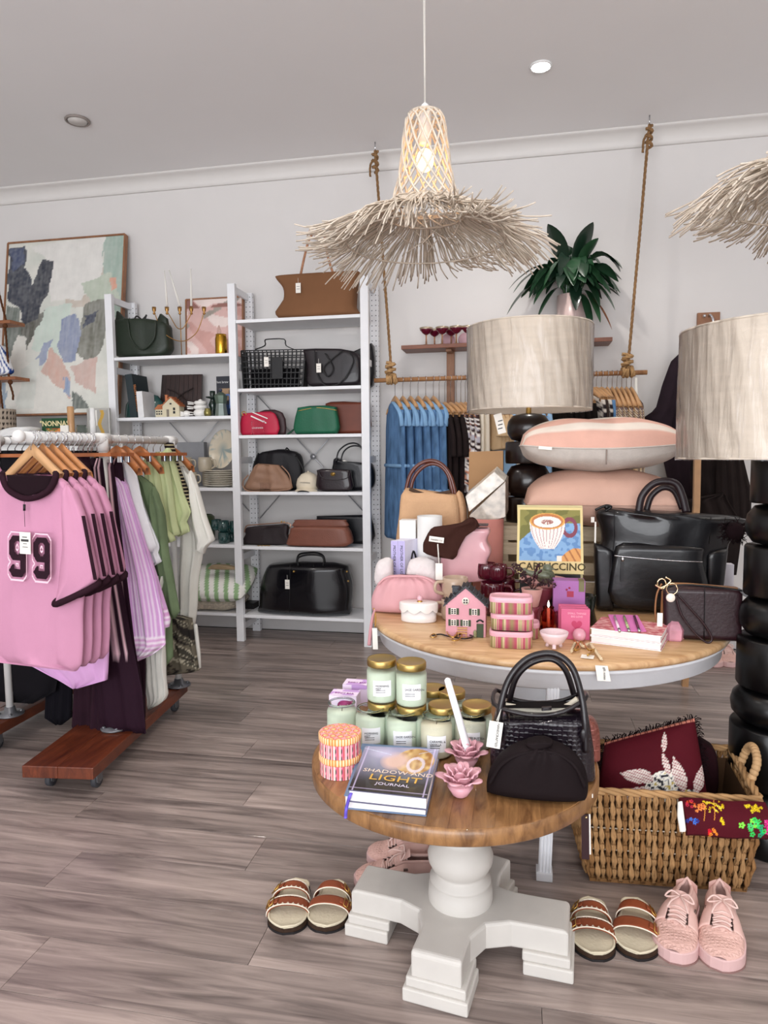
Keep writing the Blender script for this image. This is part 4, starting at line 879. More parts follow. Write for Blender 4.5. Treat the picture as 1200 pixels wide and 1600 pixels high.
O('clear_finial', G().lathe([(.012, 0), (.014, .02), (.005, .055), (0, .06)], (p.x-.012, 4.2, L1+.13), 14), glass('e8e6e0'), t)
# left bay, second shelf
def book(name, lab, P0, w, h, d, ry, mt, z0, Y, spine=None, words=None, grp=None, cover=None):
    x = onY(P0, 600, Y).x; t = T(name, lab, 'book', (x, Y, z0), grp)
    m = Matrix.Rotation(ry, 3, 'Y')
    g = G().box((x, Y, z0+h/2), (w, d, h)); g.rot((x+ (w/2 if ry > 0 else -w/2), Y, z0), ry=ry); O('cover', g, mt, t, .001)
    g = G().box((x, Y+.003, z0+h/2+.0005), (w-.006, d, h-.006)); g.rot((x+(w/2 if ry > 0 else -w/2), Y, z0), ry=ry); O('pages', g, M('e9e4da', .8), t)
    return t
x1 = onY(213, 650, 4.2).x
t = book('cookbook', 'tall dark teal cookbook with orange spine lettering leaning on the shelf', 219, .05, .285, .19, -.10, M('1d2b30', .5), L2, 4.26)
text(t, 'COOKERY NOTES', (onY(222, 645, 4.16).x-.022, 4.162, L2+.04), .022, M('c97f4a', .6, n=0), right=(-.10, 0, 1), up=(-1, 0, -.1), align='LEFT')
t = book('white_book', 'slim white hardback book standing before the teal cookbook', 228, .042, .17, .15, -.05, M('dfdfe0', .5), L2, 4.22)
p = onY(219, 655, 4.30); S('teal_vase', 'teal domed glass cloche on the left of the second shelf', 'vase', G().lathe([(.15, 0), (.152, .02), (.14, .10), (.10, .155), (.04, .175), (0, .177)], (p.x+.02, 4.335, L2), 32, sq=(1, .42)), M('2f5350', .2, coat=.5))
# dark slatted board
t = T('dark_serving_board', 'dark wenge board of vertical strips with crossed tie leaning at the back of the shelf', 'board', (onY(283, 650, 4.38).x, 4.38, L2))
for i in range(9):
    xa, xb = 252+i*7.3, 252+(i+1)*7.3; s = 1-.0; xt = 253+(316-253)*i/9; xt2 = 253+(316-253)*(i+1)/9
    q = [onY(248+i*7.4, 652, 4.37), onY(248+(i+1)*7.4-.4, 652, 4.37), onY(xt2-.4, 583, 4.39), onY(xt, 583, 4.39)]
    dzz = L2-q[0].z; q = [v+V((0, 0, dzz)) for v in q]
    O('strip', G().hexa(q[::-1], [v+V((0, .012, 0)) for v in q][::-1]), wood('1c1110', '3c2622', 8, (9, 9, 1), .45), t, .001)
O('tie', G().tube(pathY([(262, 608), (282, 618), (304, 640)], 4.36), .004, 6).tube(pathY([(268, 640), (282, 618), (302, 606)], 4.36), .004, 6).ball(onY(281, 618, 4.355), .009), M('241816', .7), t)
# little ceramic house
def house(name, lab, cat, px0, px1, Y, z0, hw, hr, dep, wallm_, roofm, wins, trim, door=None, chim=None, rz=0, grp=None):
    xa, xb = onY(px0, 640, Y).x, onY(px1, 640, Y).x; cx, w = (xa+xb)/2, xb-xa; t = T(name, lab, cat, (cx, Y, z0), grp)
    f, b = Y-dep/2, Y+dep/2
    g = G().add([(cx-w/2, f, z0), (cx+w/2, f, z0), (cx+w/2, f, z0+hw), (cx, f, z0+hr), (cx-w/2, f, z0+hw), (cx-w/2, b, z0), (cx+w/2, b, z0), (cx+w/2, b, z0+hw), (cx, b, z0+hr), (cx-w/2, b, z0+hw)],
      [(0, 1, 2, 3, 4), (9, 8, 7, 6, 5), (1, 6, 7, 2), (0, 4, 9, 5), (0, 5, 6, 1), (2, 7, 8, 3), (3, 8, 9, 4)])
    O('house_wall', g, wallm_, t, .001)
    for s in (-1, 1):
        e = w*.06; rows_ = 5; rf = None
        a0 = V((cx+s*(w/2+e), 0, z0+hw-e*.9)); a1 = V((cx, 0, z0+hr+.002)); 
        rf = O('roof_slope', G().add([(a0.x, f-.004, a0.z), (a1.x, f-.004, a1.z), (a1.x, b+.004, a1.z), (a0.x, b+.004, a0.z), (a0.x, f-.004, a0.z+.005), (a1.x, f-.004, a1.z+.006), (a1.x, b+.004, a1.z+.006), (a0.x, b+.004, a0.z+.005)],
           [(0, 1, 2, 3), (7, 6, 5, 4), (0, 4, 5, 1), (1, 5, 6, 2), (2, 6, 7, 3), (3, 7, 4, 0)]), roofm, t)
        tl_ = G()
        for r in range(rows_):
            k = (r+.5)/rows_; p = a0.lerp(a1, k); 
            for c in range(6): tl_.box((p.x, f+(b-f)*(c+.5+(.25 if r % 2 else -.05))/6.3, p.z+.006), (w*.5/rows_*1.1, dep/6.6, .003), 0, 0, math.atan2(a0.z-a1.z, abs(a1.x-a0.x))*(1 if s > 0 else -1)*1)
        O('roof_tiles', tl_, roofm, rf)['kind'] = 'stuff'
    for (u, v, ww, hh, sh) in wins:
        p = V((cx-w/2+u*w, f-.001, z0+v*hw)); fr = O('window', G().box(p, (ww, .003, hh)), trim, t)
        for i in (-1, 1):
            for j in ((-1, 0, 1) if hh > ww*1.05 else (-.5, .5)): O('pane', G().box(p+V((i*ww*.24, -.0016, j*hh*.29)), (ww*.3, .002, hh*.2)), M('17191d', .3), fr)
        if sh is not None:
            for i in (-1, 1): O('shutter', G().box(p+V((i*(ww*.5+ww*.24), -.001, 0)), (ww*.42, .003, hh*1.05)), sh, t, .0005)
    if door: O('door_leaf', G().box((cx-w/2+door[0]*w, f-.0015, z0+door[2]/2), (door[1], .004, door[2])), door[3], t, .0008)
    if chim:
        O('chimney', G().box((cx-w/2+chim[0]*w, Y, z0+chim[1]), (chim[2], chim[2], chim[3])).box((cx-w/2+chim[0]*w, Y, z0+chim[1]+chim[3]/2), (chim[2]*1.2, chim[2]*1.2, .004)), roofm, t, .0005)
    return t, cx, w
terr = M('b8714a', .6, n=.1); creamc = M('cfc6ab', .5, n=.04)
t, cx_, w_ = house('ceramic_house', 'cream ceramic cottage with terracotta roof on the second shelf', 'ornament', 258, 284, 4.2, L2, .075, .125, .07, creamc, terr, [(.70, .70, .014, .016, None), (.70, .40, .014, .016, None), (.5, 1.15, .012, .010, None)], M('20242a', .5), (.32, .016, .05, M('7d7468', .6)), (.12, .125, .016, .04))
xw = cx_-w_/2-.026
O('side_wing', G().box((xw, 4.2, L2+.028), (.056, .06, .056)), creamc, t, .001); O('wing_roof', G().add([(xw-.034, 4.165, L2+.052), (xw+.03, 4.165, L2+.052), (xw+.03, 4.20, L2+.085), (xw-.024, 4.20, L2+.085), (xw-.034, 4.235, L2+.052), (xw+.03, 4.235, L2+.052)], [(0, 1, 2, 3), (3, 2, 5, 4), (0, 3, 4), (1, 5, 2), (0, 4, 5, 1)]), terr, t)
for i in range(3): 
    for j in range(2): O('window', G().box((xw-.016+i*.016, 4.169, L2+.022+j*.016), (.009, .003, .009)), M('20242a', .5), t)
# white stacked pods and shell
pw = M('e8e6e2', .3, n=.02, coat=.4)
p = onY(314, 650, 4.22); t = T('white_ceramic_stack', 'stack of three white ceramic measuring bowls with fluted handles', 'bowls', (p.x, 4.22, L2))
for i, (r, z, h) in enumerate(((.048, 0, .045), (.047, .045, .03), (.043, .075, .028))): O('bowl', G().lathe([(r*.6, 0), (r*.95, h*.3), (r, h*.7), (r*.8, h), (0, h*1.05)], (p.x, 4.22, L2+z), 26), pw, t); O('fluted_handle', G().tube([(p.x-r*.9, 4.2, L2+z+h*.6), (p.x-r-.03, 4.18, L2+z+h*.75)], .008, 8, flat=.5).tube([(p.x-r*.9, 4.2, L2+z+h*.3), (p.x-r-.028, 4.18, L2+z+h*.3)], .005, 6), pw, t)
O('knob', G().lathe([(.012, 0), (.015, .006), (.0, .012)], (p.x, 4.22, L2+.104), 14), pw, t)
p = onY(290, 650, 4.19); S('white_shell', 'small white ribbed ceramic shell lying beside the cottage', 'ornament', G().ball((p.x+.008, 4.19, L2+.021), (.024, .022, .021), 18, 10).tube([(p.x-.045, 4.18, L2+.02), (p.x, 4.19, L2+.02)], .008, 8).tube([(p.x-.042, 4.18, L2+.034), (p.x, 4.19, L2+.026)], .006, 8).tube([(p.x-.042, 4.18, L2+.008), (p.x, 4.19, L2+.012)], .006, 8), pw)
p = onY(327, 650, 4.16); S('brass_pot', 'small olive brass pot in front of the white bowl stack', 'pot', G().lathe([(.018, 0), (.024, .012), (.024, .03), (.017, .042), (.019, .05), (0, .048)], (p.x-.008, 4.155, L2), 20), M('8c8450', .3, .7))
p = onY(331, 650, 4.26); S('green_candlestick', 'dark green glass candlestick with wide drip pan', 'candlestick', G().lathe([(.035, 0), (.034, .02), (.016, .05), (.028, .08), (.018, .105), (.014, .12), (.044, .128), (.044, .134), (.014, .137), (.018, .145), (.018, .172), (.012, .172)], (p.x, 4.28, L2), 26), M('13261f', .15, coat=.5))
p = onY(346, 650, 4.2); t = T('moka_pot', 'faceted grey green stovetop coffee pot with blue handle', 'coffee pot', (p.x, 4.2, L2)); mk = M('7f8a86', .35, .5, n=.05)
O('pot_base', G().lathe([(.045, 0), (.043, .01), (.034, .075), (.034, .08)], (p.x, 4.2, L2), 8, smooth=False), mk, t); O('pot_top', G().lathe([(.034, .08), (.036, .085), (.045, .13), (.042, .135), (.012, .155), (0, .157)], (p.x, 4.2, L2), 8, smooth=False), M('5f6f62', .35, .4), t)
O('lid_knob', G().lathe([(.006, 0), (.011, .012), (.008, .02), (0, .022)], (p.x, 4.2, L2+.156), 12), M('2b3650', .4), t)
O('handle', G().tube([(p.x+.034, 4.2, L2+.135), (p.x+.062, 4.2, L2+.13), (p.x+.062, 4.2, L2+.05)], .006, 8, 4), M('5872a8', .4), t)
a = onY(342, 650, 4.34); b = onY(366, 650, 4.34); t = T('coffee_pot_box', 'dark navy packaging box printed with a wooden handled coffee pot', 'box', ((a.x+b.x)/2, 4.35, L2))
O('carton', G().box(((a.x+b.x)/2, 4.36, L2+.135), (b.x-a.x, .09, .27)), M('2a2c35', .5), t, .001)
text(t, 'hot brew', ((a.x+b.x)/2-.01, 4.314, L2+.225), .022, white); O('printed_pot', G().quadcol((a.x+.015, 4.3145, L2+.02), (b.x-.005, 4.3145, L2+.02), (b.x-.005, 4.3145, L2+.19), (a.x+.015, 4.3145, L2+.19), 8, 12, lambda u, v: 'a88a6c' if v > .5 and abs(u-.5) < .1+.3*v else '1f3a66' if v < .35 and u > .3 else '2a2c35'), VC, t)
# left bay third shelf: mugs, plates, platter
stone = M('b3a894', .35, n=.1, coat=.3); stone2 = M('c6bca8', .35, n=.08, coat=.3)
def mug(name, lab, c, z0, r, h, mt, grp, hr=0, seed=0, hs=1):
    t = T(name, lab, 'mug', (c[0], c[1], z0), grp)
    O('cup', G().lathe([(r*.7, 0), (r*.92, h*.08), (r, h*.35), (r*.97, h*.8), (r*.93, h), (r*.86, h), (r*.86, h*.5), (0, h*.12)], (c[0], c[1], z0), 26), mt, t)
    u = V((math.cos(hr), math.sin(hr), 0)); C_ = V((c[0], c[1], z0))
    O('handle', G().tube([C_+u*r*.92+V((0, 0, h*.82)), C_+u*r*1.5*hs+V((0, 0, h*.78)), C_+u*r*1.55*hs+V((0, 0, h*.4)), C_+u*r*.9+V((0, 0, h*.22))], r*.13, 8, 5), mt, t); return t
for px, z0, lab, mt in ((297, L3, 'speckled mug with big handle, lower front of the mug pair', stone2), (290, L3+.10, 'beige mug standing on the stacked mugs, left', stone), (321, L3+.10, 'beige cup standing on the mugs next to the platter', stone), (318, L3, 'beige cup directly under another, behind the plates', stone)):
    mug('stoneware_mug', lab, (onY(px, 740, 4.24).x, 4.24 if px != 318 else 4.32, 0), z0, .046, .097, mt, 'stoneware mugs', 0)
p = onY(344, 750, 4.24)
for i in range(8):
    S('dinner_plate', ['bottom', 'second', 'third', 'fourth', 'fifth', 'sixth', 'seventh', 'topmost'][i]+' cream plate of the stack, counted upward', 'plate', G().lathe([(.055, 0), (.06, .003), (.105, .014), (.108, .016), (.104, .0175), (.06, .006), (0, .005)], (p.x, 4.25, L3+i*.0135), 40), M('d8d2c4', .3, coat=.4), 'stacked cream plates')
tl_ = Matrix.Rotation(math.radians(72), 3, 'X')
def platc(u, v): return 'd3c8b2' if sno(math.cos(u*6.28)*v*9+30, math.sin(u*6.28)*v*12) < .7 else '97a4a0'
p = onY(347, 735, 4.30); S('oval_platter', 'large oval cream platter with botanical pattern standing on the plates', 'platter', G().lathe([(0, .008), (.06, .008), (.105, .012), (.128, .022), (.131, .021), (.10, .002), (0, 0)], (p.x-.005, 4.34, L3+.245), 60, sq=(.72, 1.05), tilt=tl_, colf=lambda u, v: lin(platc(u, v*2)) if v < .6 else lin('ddd3c0')), M('vcplat', .15, vc=True, coat=.6) if 0 else VCG)
S('grey_box', 'plain grey cardboard box at the back behind the beige mugs', 'box', G().box((onY(300, 700, 4.38).x, 4.38, L3+.15), (.20, .05, .30)), M('8f9094', .7), bev=.002)
# left bay fourth shelf
p = onY(325, 845, 4.3); S('green_vase', 'squat olive green ceramic vase on the fourth left shelf', 'vase', G().lathe([(.06, 0), (.075, .02), (.08, .10), (.076, .165), (.06, .18), (.055, .178), (.05, .1), (0, .05)], (p.x-.03, 4.3, L4), 32), M('3c4a2b', .35, coat=.3))
for i, (px, zz, yy) in enumerate(((350, 0, 4.2), (350, .075, 4.22), (338, .075, 4.30), (362, 0, 4.3), (368, .07, 4.26))):
    p = onY(px, 840, yy); S('teal_glass_tumbler', ['ribbed teal tumbler in front with a white paper tag', 'ribbed teal tumbler on top, in the middle', 'ribbed teal tumbler on top, at the left', 'ribbed teal tumbler behind the front one, lower right', 'ribbed teal tumbler at the shelf post, upper right'][i], 'tumbler', G().lathe([(.030, 0), (.036, .004), (.038, .03), (.036, .072), (.033, .072), (.034, .03), (0, .01)], (p.x, yy, L4+zz), 24), M('3d6a68', .1, tr=.6, coat=.5), 'teal glass tumblers')
# bottom cushions
strg = lambda u, v: '9fb98c' if ((u*1.0+v*.35)*6.2) % 1 < .5 else 'e6e3da' if ((u+v*.35)*6.2) % 1 < .9 else 'cfcf9d'
grn = lambda u, v: ('8fae82' if ((u-.5+(v-.5)*.25)*7.2) % 1 < .45 else 'e5e4df')
def cushion(name, lab, c, w, d, h, rz, mt, colf=None, pipe_=None, n=26, tilt=0, grp=None, wr=.004):
    c = V(c); t = T(name, lab, 'cushion', (c.x, c.y, c.z), grp); g = G()
    m = Matrix.Rotation(rz, 3, 'Z') @ Matrix.Rotation(tilt, 3, 'X')
    for s in (1, -1):
        def fn(u, v):
            x, y = u*2-1, v*2-1; e = (1-x**4)*(1-y**4); k = max(0, e)**.5
            px_, py_ = x*(1-.08*y*y*(1-abs(x)*.0)), y*(1-.08*x*x)
            wob = wr*math.sin(x*7+y*3)*math.sin(y*8+1)*k
            return c+V((0, 0, h/2))+m @ V((px_*w/2, py_*d/2, s*(h/2*k+wob)))
        g.grid(fn, n, n, (lambda u, v: colf(u, v)) if colf else None)
    O('cushion_cover', g, mt, t)
    if pipe_:
        P = []
        for q in range(40):
            a = q/40*4; i = int(a); f = (a-i)*2-1; x, y = [(f, -1), (1, f), (-f, 1), (-1, -f)][i]
            P.append(c+V((0, 0, h/2))+m @ V((x*(1-.08*y*y)*w/2, y*(1-.08*x*x)*d/2, 0)))
        O('piping', G().tube(P, .005, 6, closed=True), pipe_, t)
    return t
xc = onY(345, 950, 4.2).x
cushion('beige_cushion', 'beige speckled cushion at the bottom of the left bay, under the striped one', (xc-.08, 4.27, L5), .44, .30, .11, 0, M('c9bfae', .9, n=.2, ns=60, b=.3, bs=120))
cushion('cream_cushion', 'cream cushion squeezed between the striped and the beige one', (xc-.05, 4.26, L5+.09), .40, .27, .06, .0, M('d9d2c6', .9, n=.1, b=.3, bs=90))
cushion('green_striped_cushion', 'green and white striped cushion tilted forward on the lowest left shelf', (xc-.03, 4.22, L5+.12), .50, .36, .13, .0, VCC, grn, tilt=.45, n=64)
S('brown_folded_pouch', 'small brown leather pouch on top of the striped cushion', 'pouch', G().scan([(324, 893), (366, 893), (366, 885), (335, 882), (325, 888)], 4.15, .03, z0=L5+.285, nh=3, ne=3), M('8d7a5e', .6, b=.3))
# ---------------------------------------------------------------- middle bay
t = bag('brown_tote', 'large tan brown suede tote with scarf wrapped handle on the topmost shelf', 'handbag', [(438, 499), (560, 496), (556, 480), (559, 440), (562, 424), (520, 425), (470, 428), (436, 431), (434, 438), (445, 452), (446, 470)], 4.25, .075, M('7d583e', .85, n=.1, ns=4, b=.15, bs=40), M1, extra=(
  handle([(470, 428), (476, 400), (484, 372), (494, 362), (502, 364), (508, 372), (512, 400), (520, 426)], 4.22, .008, M('a9795a', .6, n=.3, ns=60)),
  lambda t: O('scarf_knot', G().ball(onY(494, 364, 4.2), (.03, .012, .02), 10, 6).tube(pathY([(492, 362), (486, 358), (480, 368)], 4.19), .010, 6, flat=.5), M('c5b3ac', .8, n=.4, ns=50), t), tagat(466, 450, 4.16, .06, .032)), nh=5)
# laser cut basket bag
Yb = 4.22; t = T('cutout_tote', 'black tote with square cutouts and a cutout handle on the second shelf', 'handbag', (onY(425, 606, Yb).x, Yb, M2))
P = [(378, 606), (473, 606), (477, 560), (470, 545), (452, 540), (376, 548), (380, 580)]
a, b, c_, d = onY(381, 606, Yb), onY(472, 606, Yb), onY(477, 546, Yb), onY(377, 548, Yb); dz = M2-a.z
pt = lambda u, v: ((a*(1-u)+b*u)*(1-v)+(d*(1-u)+c_*u)*v)+V((0, -.012*math.sin(v*3.1), dz*(1-v)))
for side, yy in ((0, 0), (1, .09)):
    g = G(); nu_, nv_ = 15, 7
    for i in range(nu_+1): u = i/nu_; g.beam(pt(u, 0)+V((0, yy, 0)), pt(u, 1)+V((0, yy, 0)), .006 if 0 < i < nu_ else .01, .004, up=(0, 1, 0))
    for j in range(nv_+1): g.beam(pt(0, j/nv_)+V((0, yy, 0)), pt(1, j/nv_)+V((0, yy, 0)), .0065, .004, up=(0, 1, 0))
    O('cutout_panel', g, blk, t)
for u in (0, 1): O('side_panel', G().hexa([pt(u, 0)+V((-.003, 0, 0)), pt(u, 0)+V((.003, 0, 0)), pt(u, 0)+V((.003, .09, 0)), pt(u, 0)+V((-.003, .09, 0))], [pt(u, 1)+V((-.003, 0, 0)), pt(u, 1)+V((.003, 0, 0)), pt(u, 1)+V((.003, .09, 0)), pt(u, 1)+V((-.003, .09, 0))]), blk, t)
O('base', G().box(((a.x+b.x)/2, Yb+.045, M2+.004), (b.x-a.x, .095, .008)), blk, t)
O('inner_pouch', G().box(((a.x+b.x)/2, Yb+.05, M2+.07), ((b.x-a.x)*.8, .05, .12)), M('0d0c0f', .9), t)
for yy in (0, .09): O('cutout_handle', G().tube(pathY([(399, 546), (414, 540), (414, 532), (420, 530), (444, 530), (447, 540), (462, 547)], Yb+yy, 3), .010, 6, flat=.3), blk, t)
O('closing_flap', G().box(onY(433, 575, Yb-.016)+V((0, 0, 0)), (.075, .006, .14)), blk, t, .003)
g = G()
for x, y in ((389, 560), (391, 580), (392, 602), (468, 560), (470, 598), (379, 552)): g.ball(onY(x, y, Yb-.018), .004, 8, 5)
O('stud', g, chrome, t); hangtag(onY(416, 558, Yb-.03)+V((0, 0, 0)), .06, .03, None, t)
bag('plum_tote', 'dark plum tote with long thin looped straps behind a price tag', 'handbag', [(487, 605), (560, 605), (568, 570), (560, 552), (530, 546), (480, 545), (476, 550), (482, 575)], 4.25, .06, M('140a11', .4, n=.1, coat=.2), M2, extra=(
  handle([(492, 548), (494, 580), (510, 603), (535, 595), (552, 565), (546, 549)], 4.17, .004, blk, 'long_strap'), handle([(508, 552), (520, 575), (512, 588), (505, 575), (520, 560), (535, 548)], 4.17, .004, blk, 'long_strap'), tagat(498, 575, 4.165, .055, .03)), nh=5)
bag('navy_backpack', 'black navy bag at the right end of the second shelf, half behind the post', 'handbag', [(545, 604), (583, 604), (584, 540), (570, 544), (548, 556)], 4.33, .05, nav, M2)
# third shelf
t = bag('red_clutch', 'crimson flat clutch with white stripes and a wrist loop on the third shelf', 'clutch bag', [(379, 681), (433, 680), (430, 646), (404, 644), (384, 645), (378, 650)], 4.2, .018, M('b3123a', .5, n=.06), M3, extra=(
  lambda t: O('white_stripe', G().beam(onY(392, 650, 4.178), onY(416, 661, 4.178), .008, .002, up=(0, 1, 0)).beam(onY(394, 644, 4.178), onY(418, 654, 4.178), .006, .002, up=(0, 1, 0)), white, t),
  handle([(380, 650), (378, 645), (382, 643), (385, 648)], 4.18, .003, gold, 'ring')))
p = onY(403, 670, 4.14); t = T('acrylic_sign', 'clear acrylic logo sign standing in front of the red clutch', 'sign', (p.x, 4.145, M3))
O('acrylic_block', G().box((p.x, 4.145, M3+.045), (.082, .018, .09)), glass('f6eef2'), t, .001); text(t, 'LOUENHIDE', (p.x, 4.134, M3+.04), .0135, white)
bag('brown_clutch', 'dark brown flat clutch behind the red one', 'clutch bag', [(425, 681), (446, 680), (441, 644), (404, 644), (400, 676)], 4.26, .018, M('3c2226', .5), M3)
gr_ = M('0c5a3e', .5, n=.06, b=.25, bs=120)
bag('green_crossbody', 'emerald green boxy crossbody bag on the third shelf', 'handbag', [(464, 680), (526, 680), (526, 640), (520, 634), (474, 635), (466, 640)], 4.2, .04, gr_, M3, extra=(
  handle([(468, 655), (462, 668), (448, 680)], 4.2, .006, M('0a3f2c', .6), 'tassel'), handle([(466, 642), (495, 637), (526, 641)], 4.16, .002, gold, 'zip'), lambda t: O('side_tag', G().box(onY(466, 668, 4.18), (.008, .02, .06)), tagm, t)), nh=6, ne=6, disp=folds(.002, 9))
bag('rust_bag', 'rust brown leather bag behind the green crossbody', 'handbag', [(512, 678), (575, 678), (575, 632), (565, 628), (516, 628), (510, 634)], 4.3, .04, M('6d3422', .5, n=.08), M3, nh=6, ne=6)
# fourth shelf
bag('black_backpack', 'black nylon drawstring backpack behind the beige pouch', 'backpack', [(400, 768), (468, 768), (472, 720), (462, 706), (440, 702), (412, 706), (402, 714), (398, 740)], 4.32, .06, M('0e0b12', .6, n=.15, b=.3), M4, extra=(
  handle([(404, 708), (396, 730), (396, 755)], 4.27, .006, blk, 'strap'), handle([(462, 712), (474, 735), (472, 755)], 4.25, .006, blk, 'strap'), handle([(446, 704), (448, 700), (452, 704)], 4.27, .005, blk, 'toggle')), disp=folds(.01, 9))
camel_ = M('93705a', .55, n=.08, b=.25, bs=50)
bag('beige_slouch_bag', 'camel slouchy drawstring pouch bag with rope strap on the fourth shelf', 'handbag', [(385, 767), (452, 767), (452, 748), (440, 732), (432, 724), (420, 730), (404, 724), (396, 732), (388, 748)], 4.2, .05, camel_, M4, extra=(
  handle([(440, 728), (452, 742), (454, 762), (440, 766), (420, 767), (395, 768), (382, 764), (380, 752), (388, 742)], 4.15, .004, camel_, 'cord_strap'),), disp=folds(.010, 14, 1, .002), nh=2.5, ne=2.5)
p = onY(414, 765, 4.13); S('clear_price_stand', 'tiny clear acrylic price stand before the camel pouch', 'stand', G().box((p.x, 4.135, M4+.03), (.07, .003, .055)).box((p.x, 4.15, M4+.002), (.07, .03, .003)), glass('f4f4f6'))
# cap
p = onY(479, 765, 4.2); t = T('baseball_cap', 'cream baseball cap with black brim underside on the fourth shelf', 'cap', (p.x, 4.2, M4)); capm = M('ddd2bd', .85, b=.2, bs=120)
g = G().lathe([(.075, .0), (.078, .03), (.070, .065), (.045, .095), (.015, .108), (0, .11)], (p.x, 4.24, M4+.012), 30, sq=(1, 1.05)); O('crown', g, capm, t)
O('seam', G().tube([(p.x-.001, 4.24-.078*math.cos(a*.2), M4+.014+.108*math.sin(a*.2)) for a in range(8)], .0012, 5), M('b8ab92', .9), t); O('button', G().ball((p.x, 4.24, M4+.122), .007), capm, t)
brim = lambda dz: (lambda u, v: V((p.x+(u*2-1)*.074, 4.19-.075*v*math.sqrt(max(0, 1-(u*2-1)**2)), M4+.028+dz-.022*v-.026*(u*2-1)**2)))
O('brim', G().grid(brim(.003), 16, 6), capm, t); O('brim_underside', G().grid(brim(-.003), 16, 6), M('131214', .8), t)
text(t, 'LOUENHIDE', (p.x+.004, 4.158, M4+.052), .012, ink, right=(1, 0, -.06))
plumbag = M('1c0d14', .35, n=.08, b=.2, bs=120, coat=.2)
bag('burgundy_saddle_bag', 'burgundy flap bag with gold turn lock on the fourth shelf', 'handbag', [(499, 766), (548, 766), (549, 745), (546, 734), (522, 733), (498, 733), (497, 740)], 4.19, .04, plumbag, M4, extra=(
  lambda t: O('flap_edge', G().tube(pathY([(497, 735), (504, 747), (522, 750), (542, 747), (548, 736)], 4.148), .0025, 6), plumbag, t), lambda t: O('turn_lock', G().lathe([(0, -.006), (.008, -.006), (.012, 0)], onY(520, 741, 4.145), 14, tilt=Matrix.Rotation(math.radians(90), 3, 'X'), sq=(1.3, 1)), gold, t)), nh=5, ne=5)
bag('navy_handbag', 'navy top handle handbag with tall looped handles, right of the burgundy bag', 'handbag', [(522, 766), (578, 766), (586, 740), (578, 722), (555, 727), (535, 719), (523, 718)], 4.3, .05, nav, M4, extra=(
  handle([(525, 722), (530, 704), (546, 693), (562, 696), (572, 716)], 4.24, .005, nav), handle([(532, 724), (537, 706), (550, 697), (566, 700), (578, 720)], 4.30, .005, nav), lambda t: O('paper_fill', G().ball(onY(538, 722, 4.28), (.02, .015, .014), 8, 5), tagm, t)))
# fifth shelf
t = bag('frame_clutch', 'dark brown clutch with thin gold metal frame on the fifth shelf', 'clutch bag', [(382, 851), (452, 850), (450, 836), (450, 820), (430, 820), (386, 824), (384, 835)], 4.2, .025, M('241a1d', .6, b=.2), M5, extra=(
  lambda t: O('gold_frame', G().tube(pathY([(382, 832), (385, 822), (398, 820), (450, 817), (452, 826)], 4.19, 3), .004, 6), M('c9a088', .3, 1), t), lambda t: O('kiss_clasp', G().ball(onY(440, 815, 4.19), .006).ball(onY(444, 816, 4.2), .006), gold, t)), disp=folds(.004, 10))
O('chain', G().tube([onY(402+i*2.5, 852+(i % 2), 4.13)+V((0, 0, 0)) for i in range(9)], .002, 5), gold, t)
tanl = M('7a4a3b', .45, n=.07, b=.25, bs=120)
bag('tan_wash_bag', 'tan brown pebbled wash bag with zipped top on the fifth shelf', 'wash bag', [(457, 854), (543, 853), (549, 835), (543, 824), (538, 822), (464, 822), (455, 832), (453, 838)], 4.18, .06, tanl, M5, extra=(
  lambda t: O('zip_top', G().scan([(462, 824), (540, 824), (541, 814), (538, 812), (464, 812), (461, 814)], 4.2, .022, nh=5), tanl, t), handle([(462, 823), (540, 823)], 4.15, .0015, M('5d3427', .5), 'seam', 1)), nh=5, ne=3)
bag('black_box_clutch', 'long black flat wallet behind the tan wash bag', 'clutch bag', [(497, 850), (580, 850), (580, 808), (570, 805), (500, 804), (496, 808)], 4.34, .03, nav, M5, nh=6, ne=6)
# lowest shelf
bag('duffle_bag', 'big glossy black leather duffle bag on the lowest shelf', 'duffle bag', [(409, 962), (536, 963), (549, 944), (551, 915), (546, 893), (540, 881), (500, 878), (450, 878), (425, 880), (417, 890), (409, 915), (408, 945)], 4.25, .115, M('08070d', .25, n=.12, b=.12, bs=20, coat=.3), M6, extra=(
  handle([(466, 884), (466, 872), (480, 867), (500, 868), (506, 874), (505, 884)], 4.15, .006, blk), handle([(463, 886), (466, 868), (478, 864), (496, 864), (506, 870), (508, 886)], 4.28, .006, blk),
  handle([(453, 882), (453, 920), (452, 958)], 4.134, .0018, blk, 'seam', 2), handle([(490, 882), (490, 920), (489, 960)], 4.134, .0018, blk, 'seam', 2), tagat(449, 913, 4.13, .06, .03), lambda t: O('strap_ring', G().ball(onY(459, 893, 4.13), .007).ball(onY(542, 893, 4.17), .007).ball(onY(544, 908, 4.16), .006), gold, t)), nh=3.2, ne=3, disp=folds(.006, 7))
S('black_flat_box', 'flat black box at the left end of the lowest middle shelf', 'box', G().box((onY(390, 958, 4.33).x, 4.33, M6+.02), (.10, .10, .04)), blk, bev=.002)
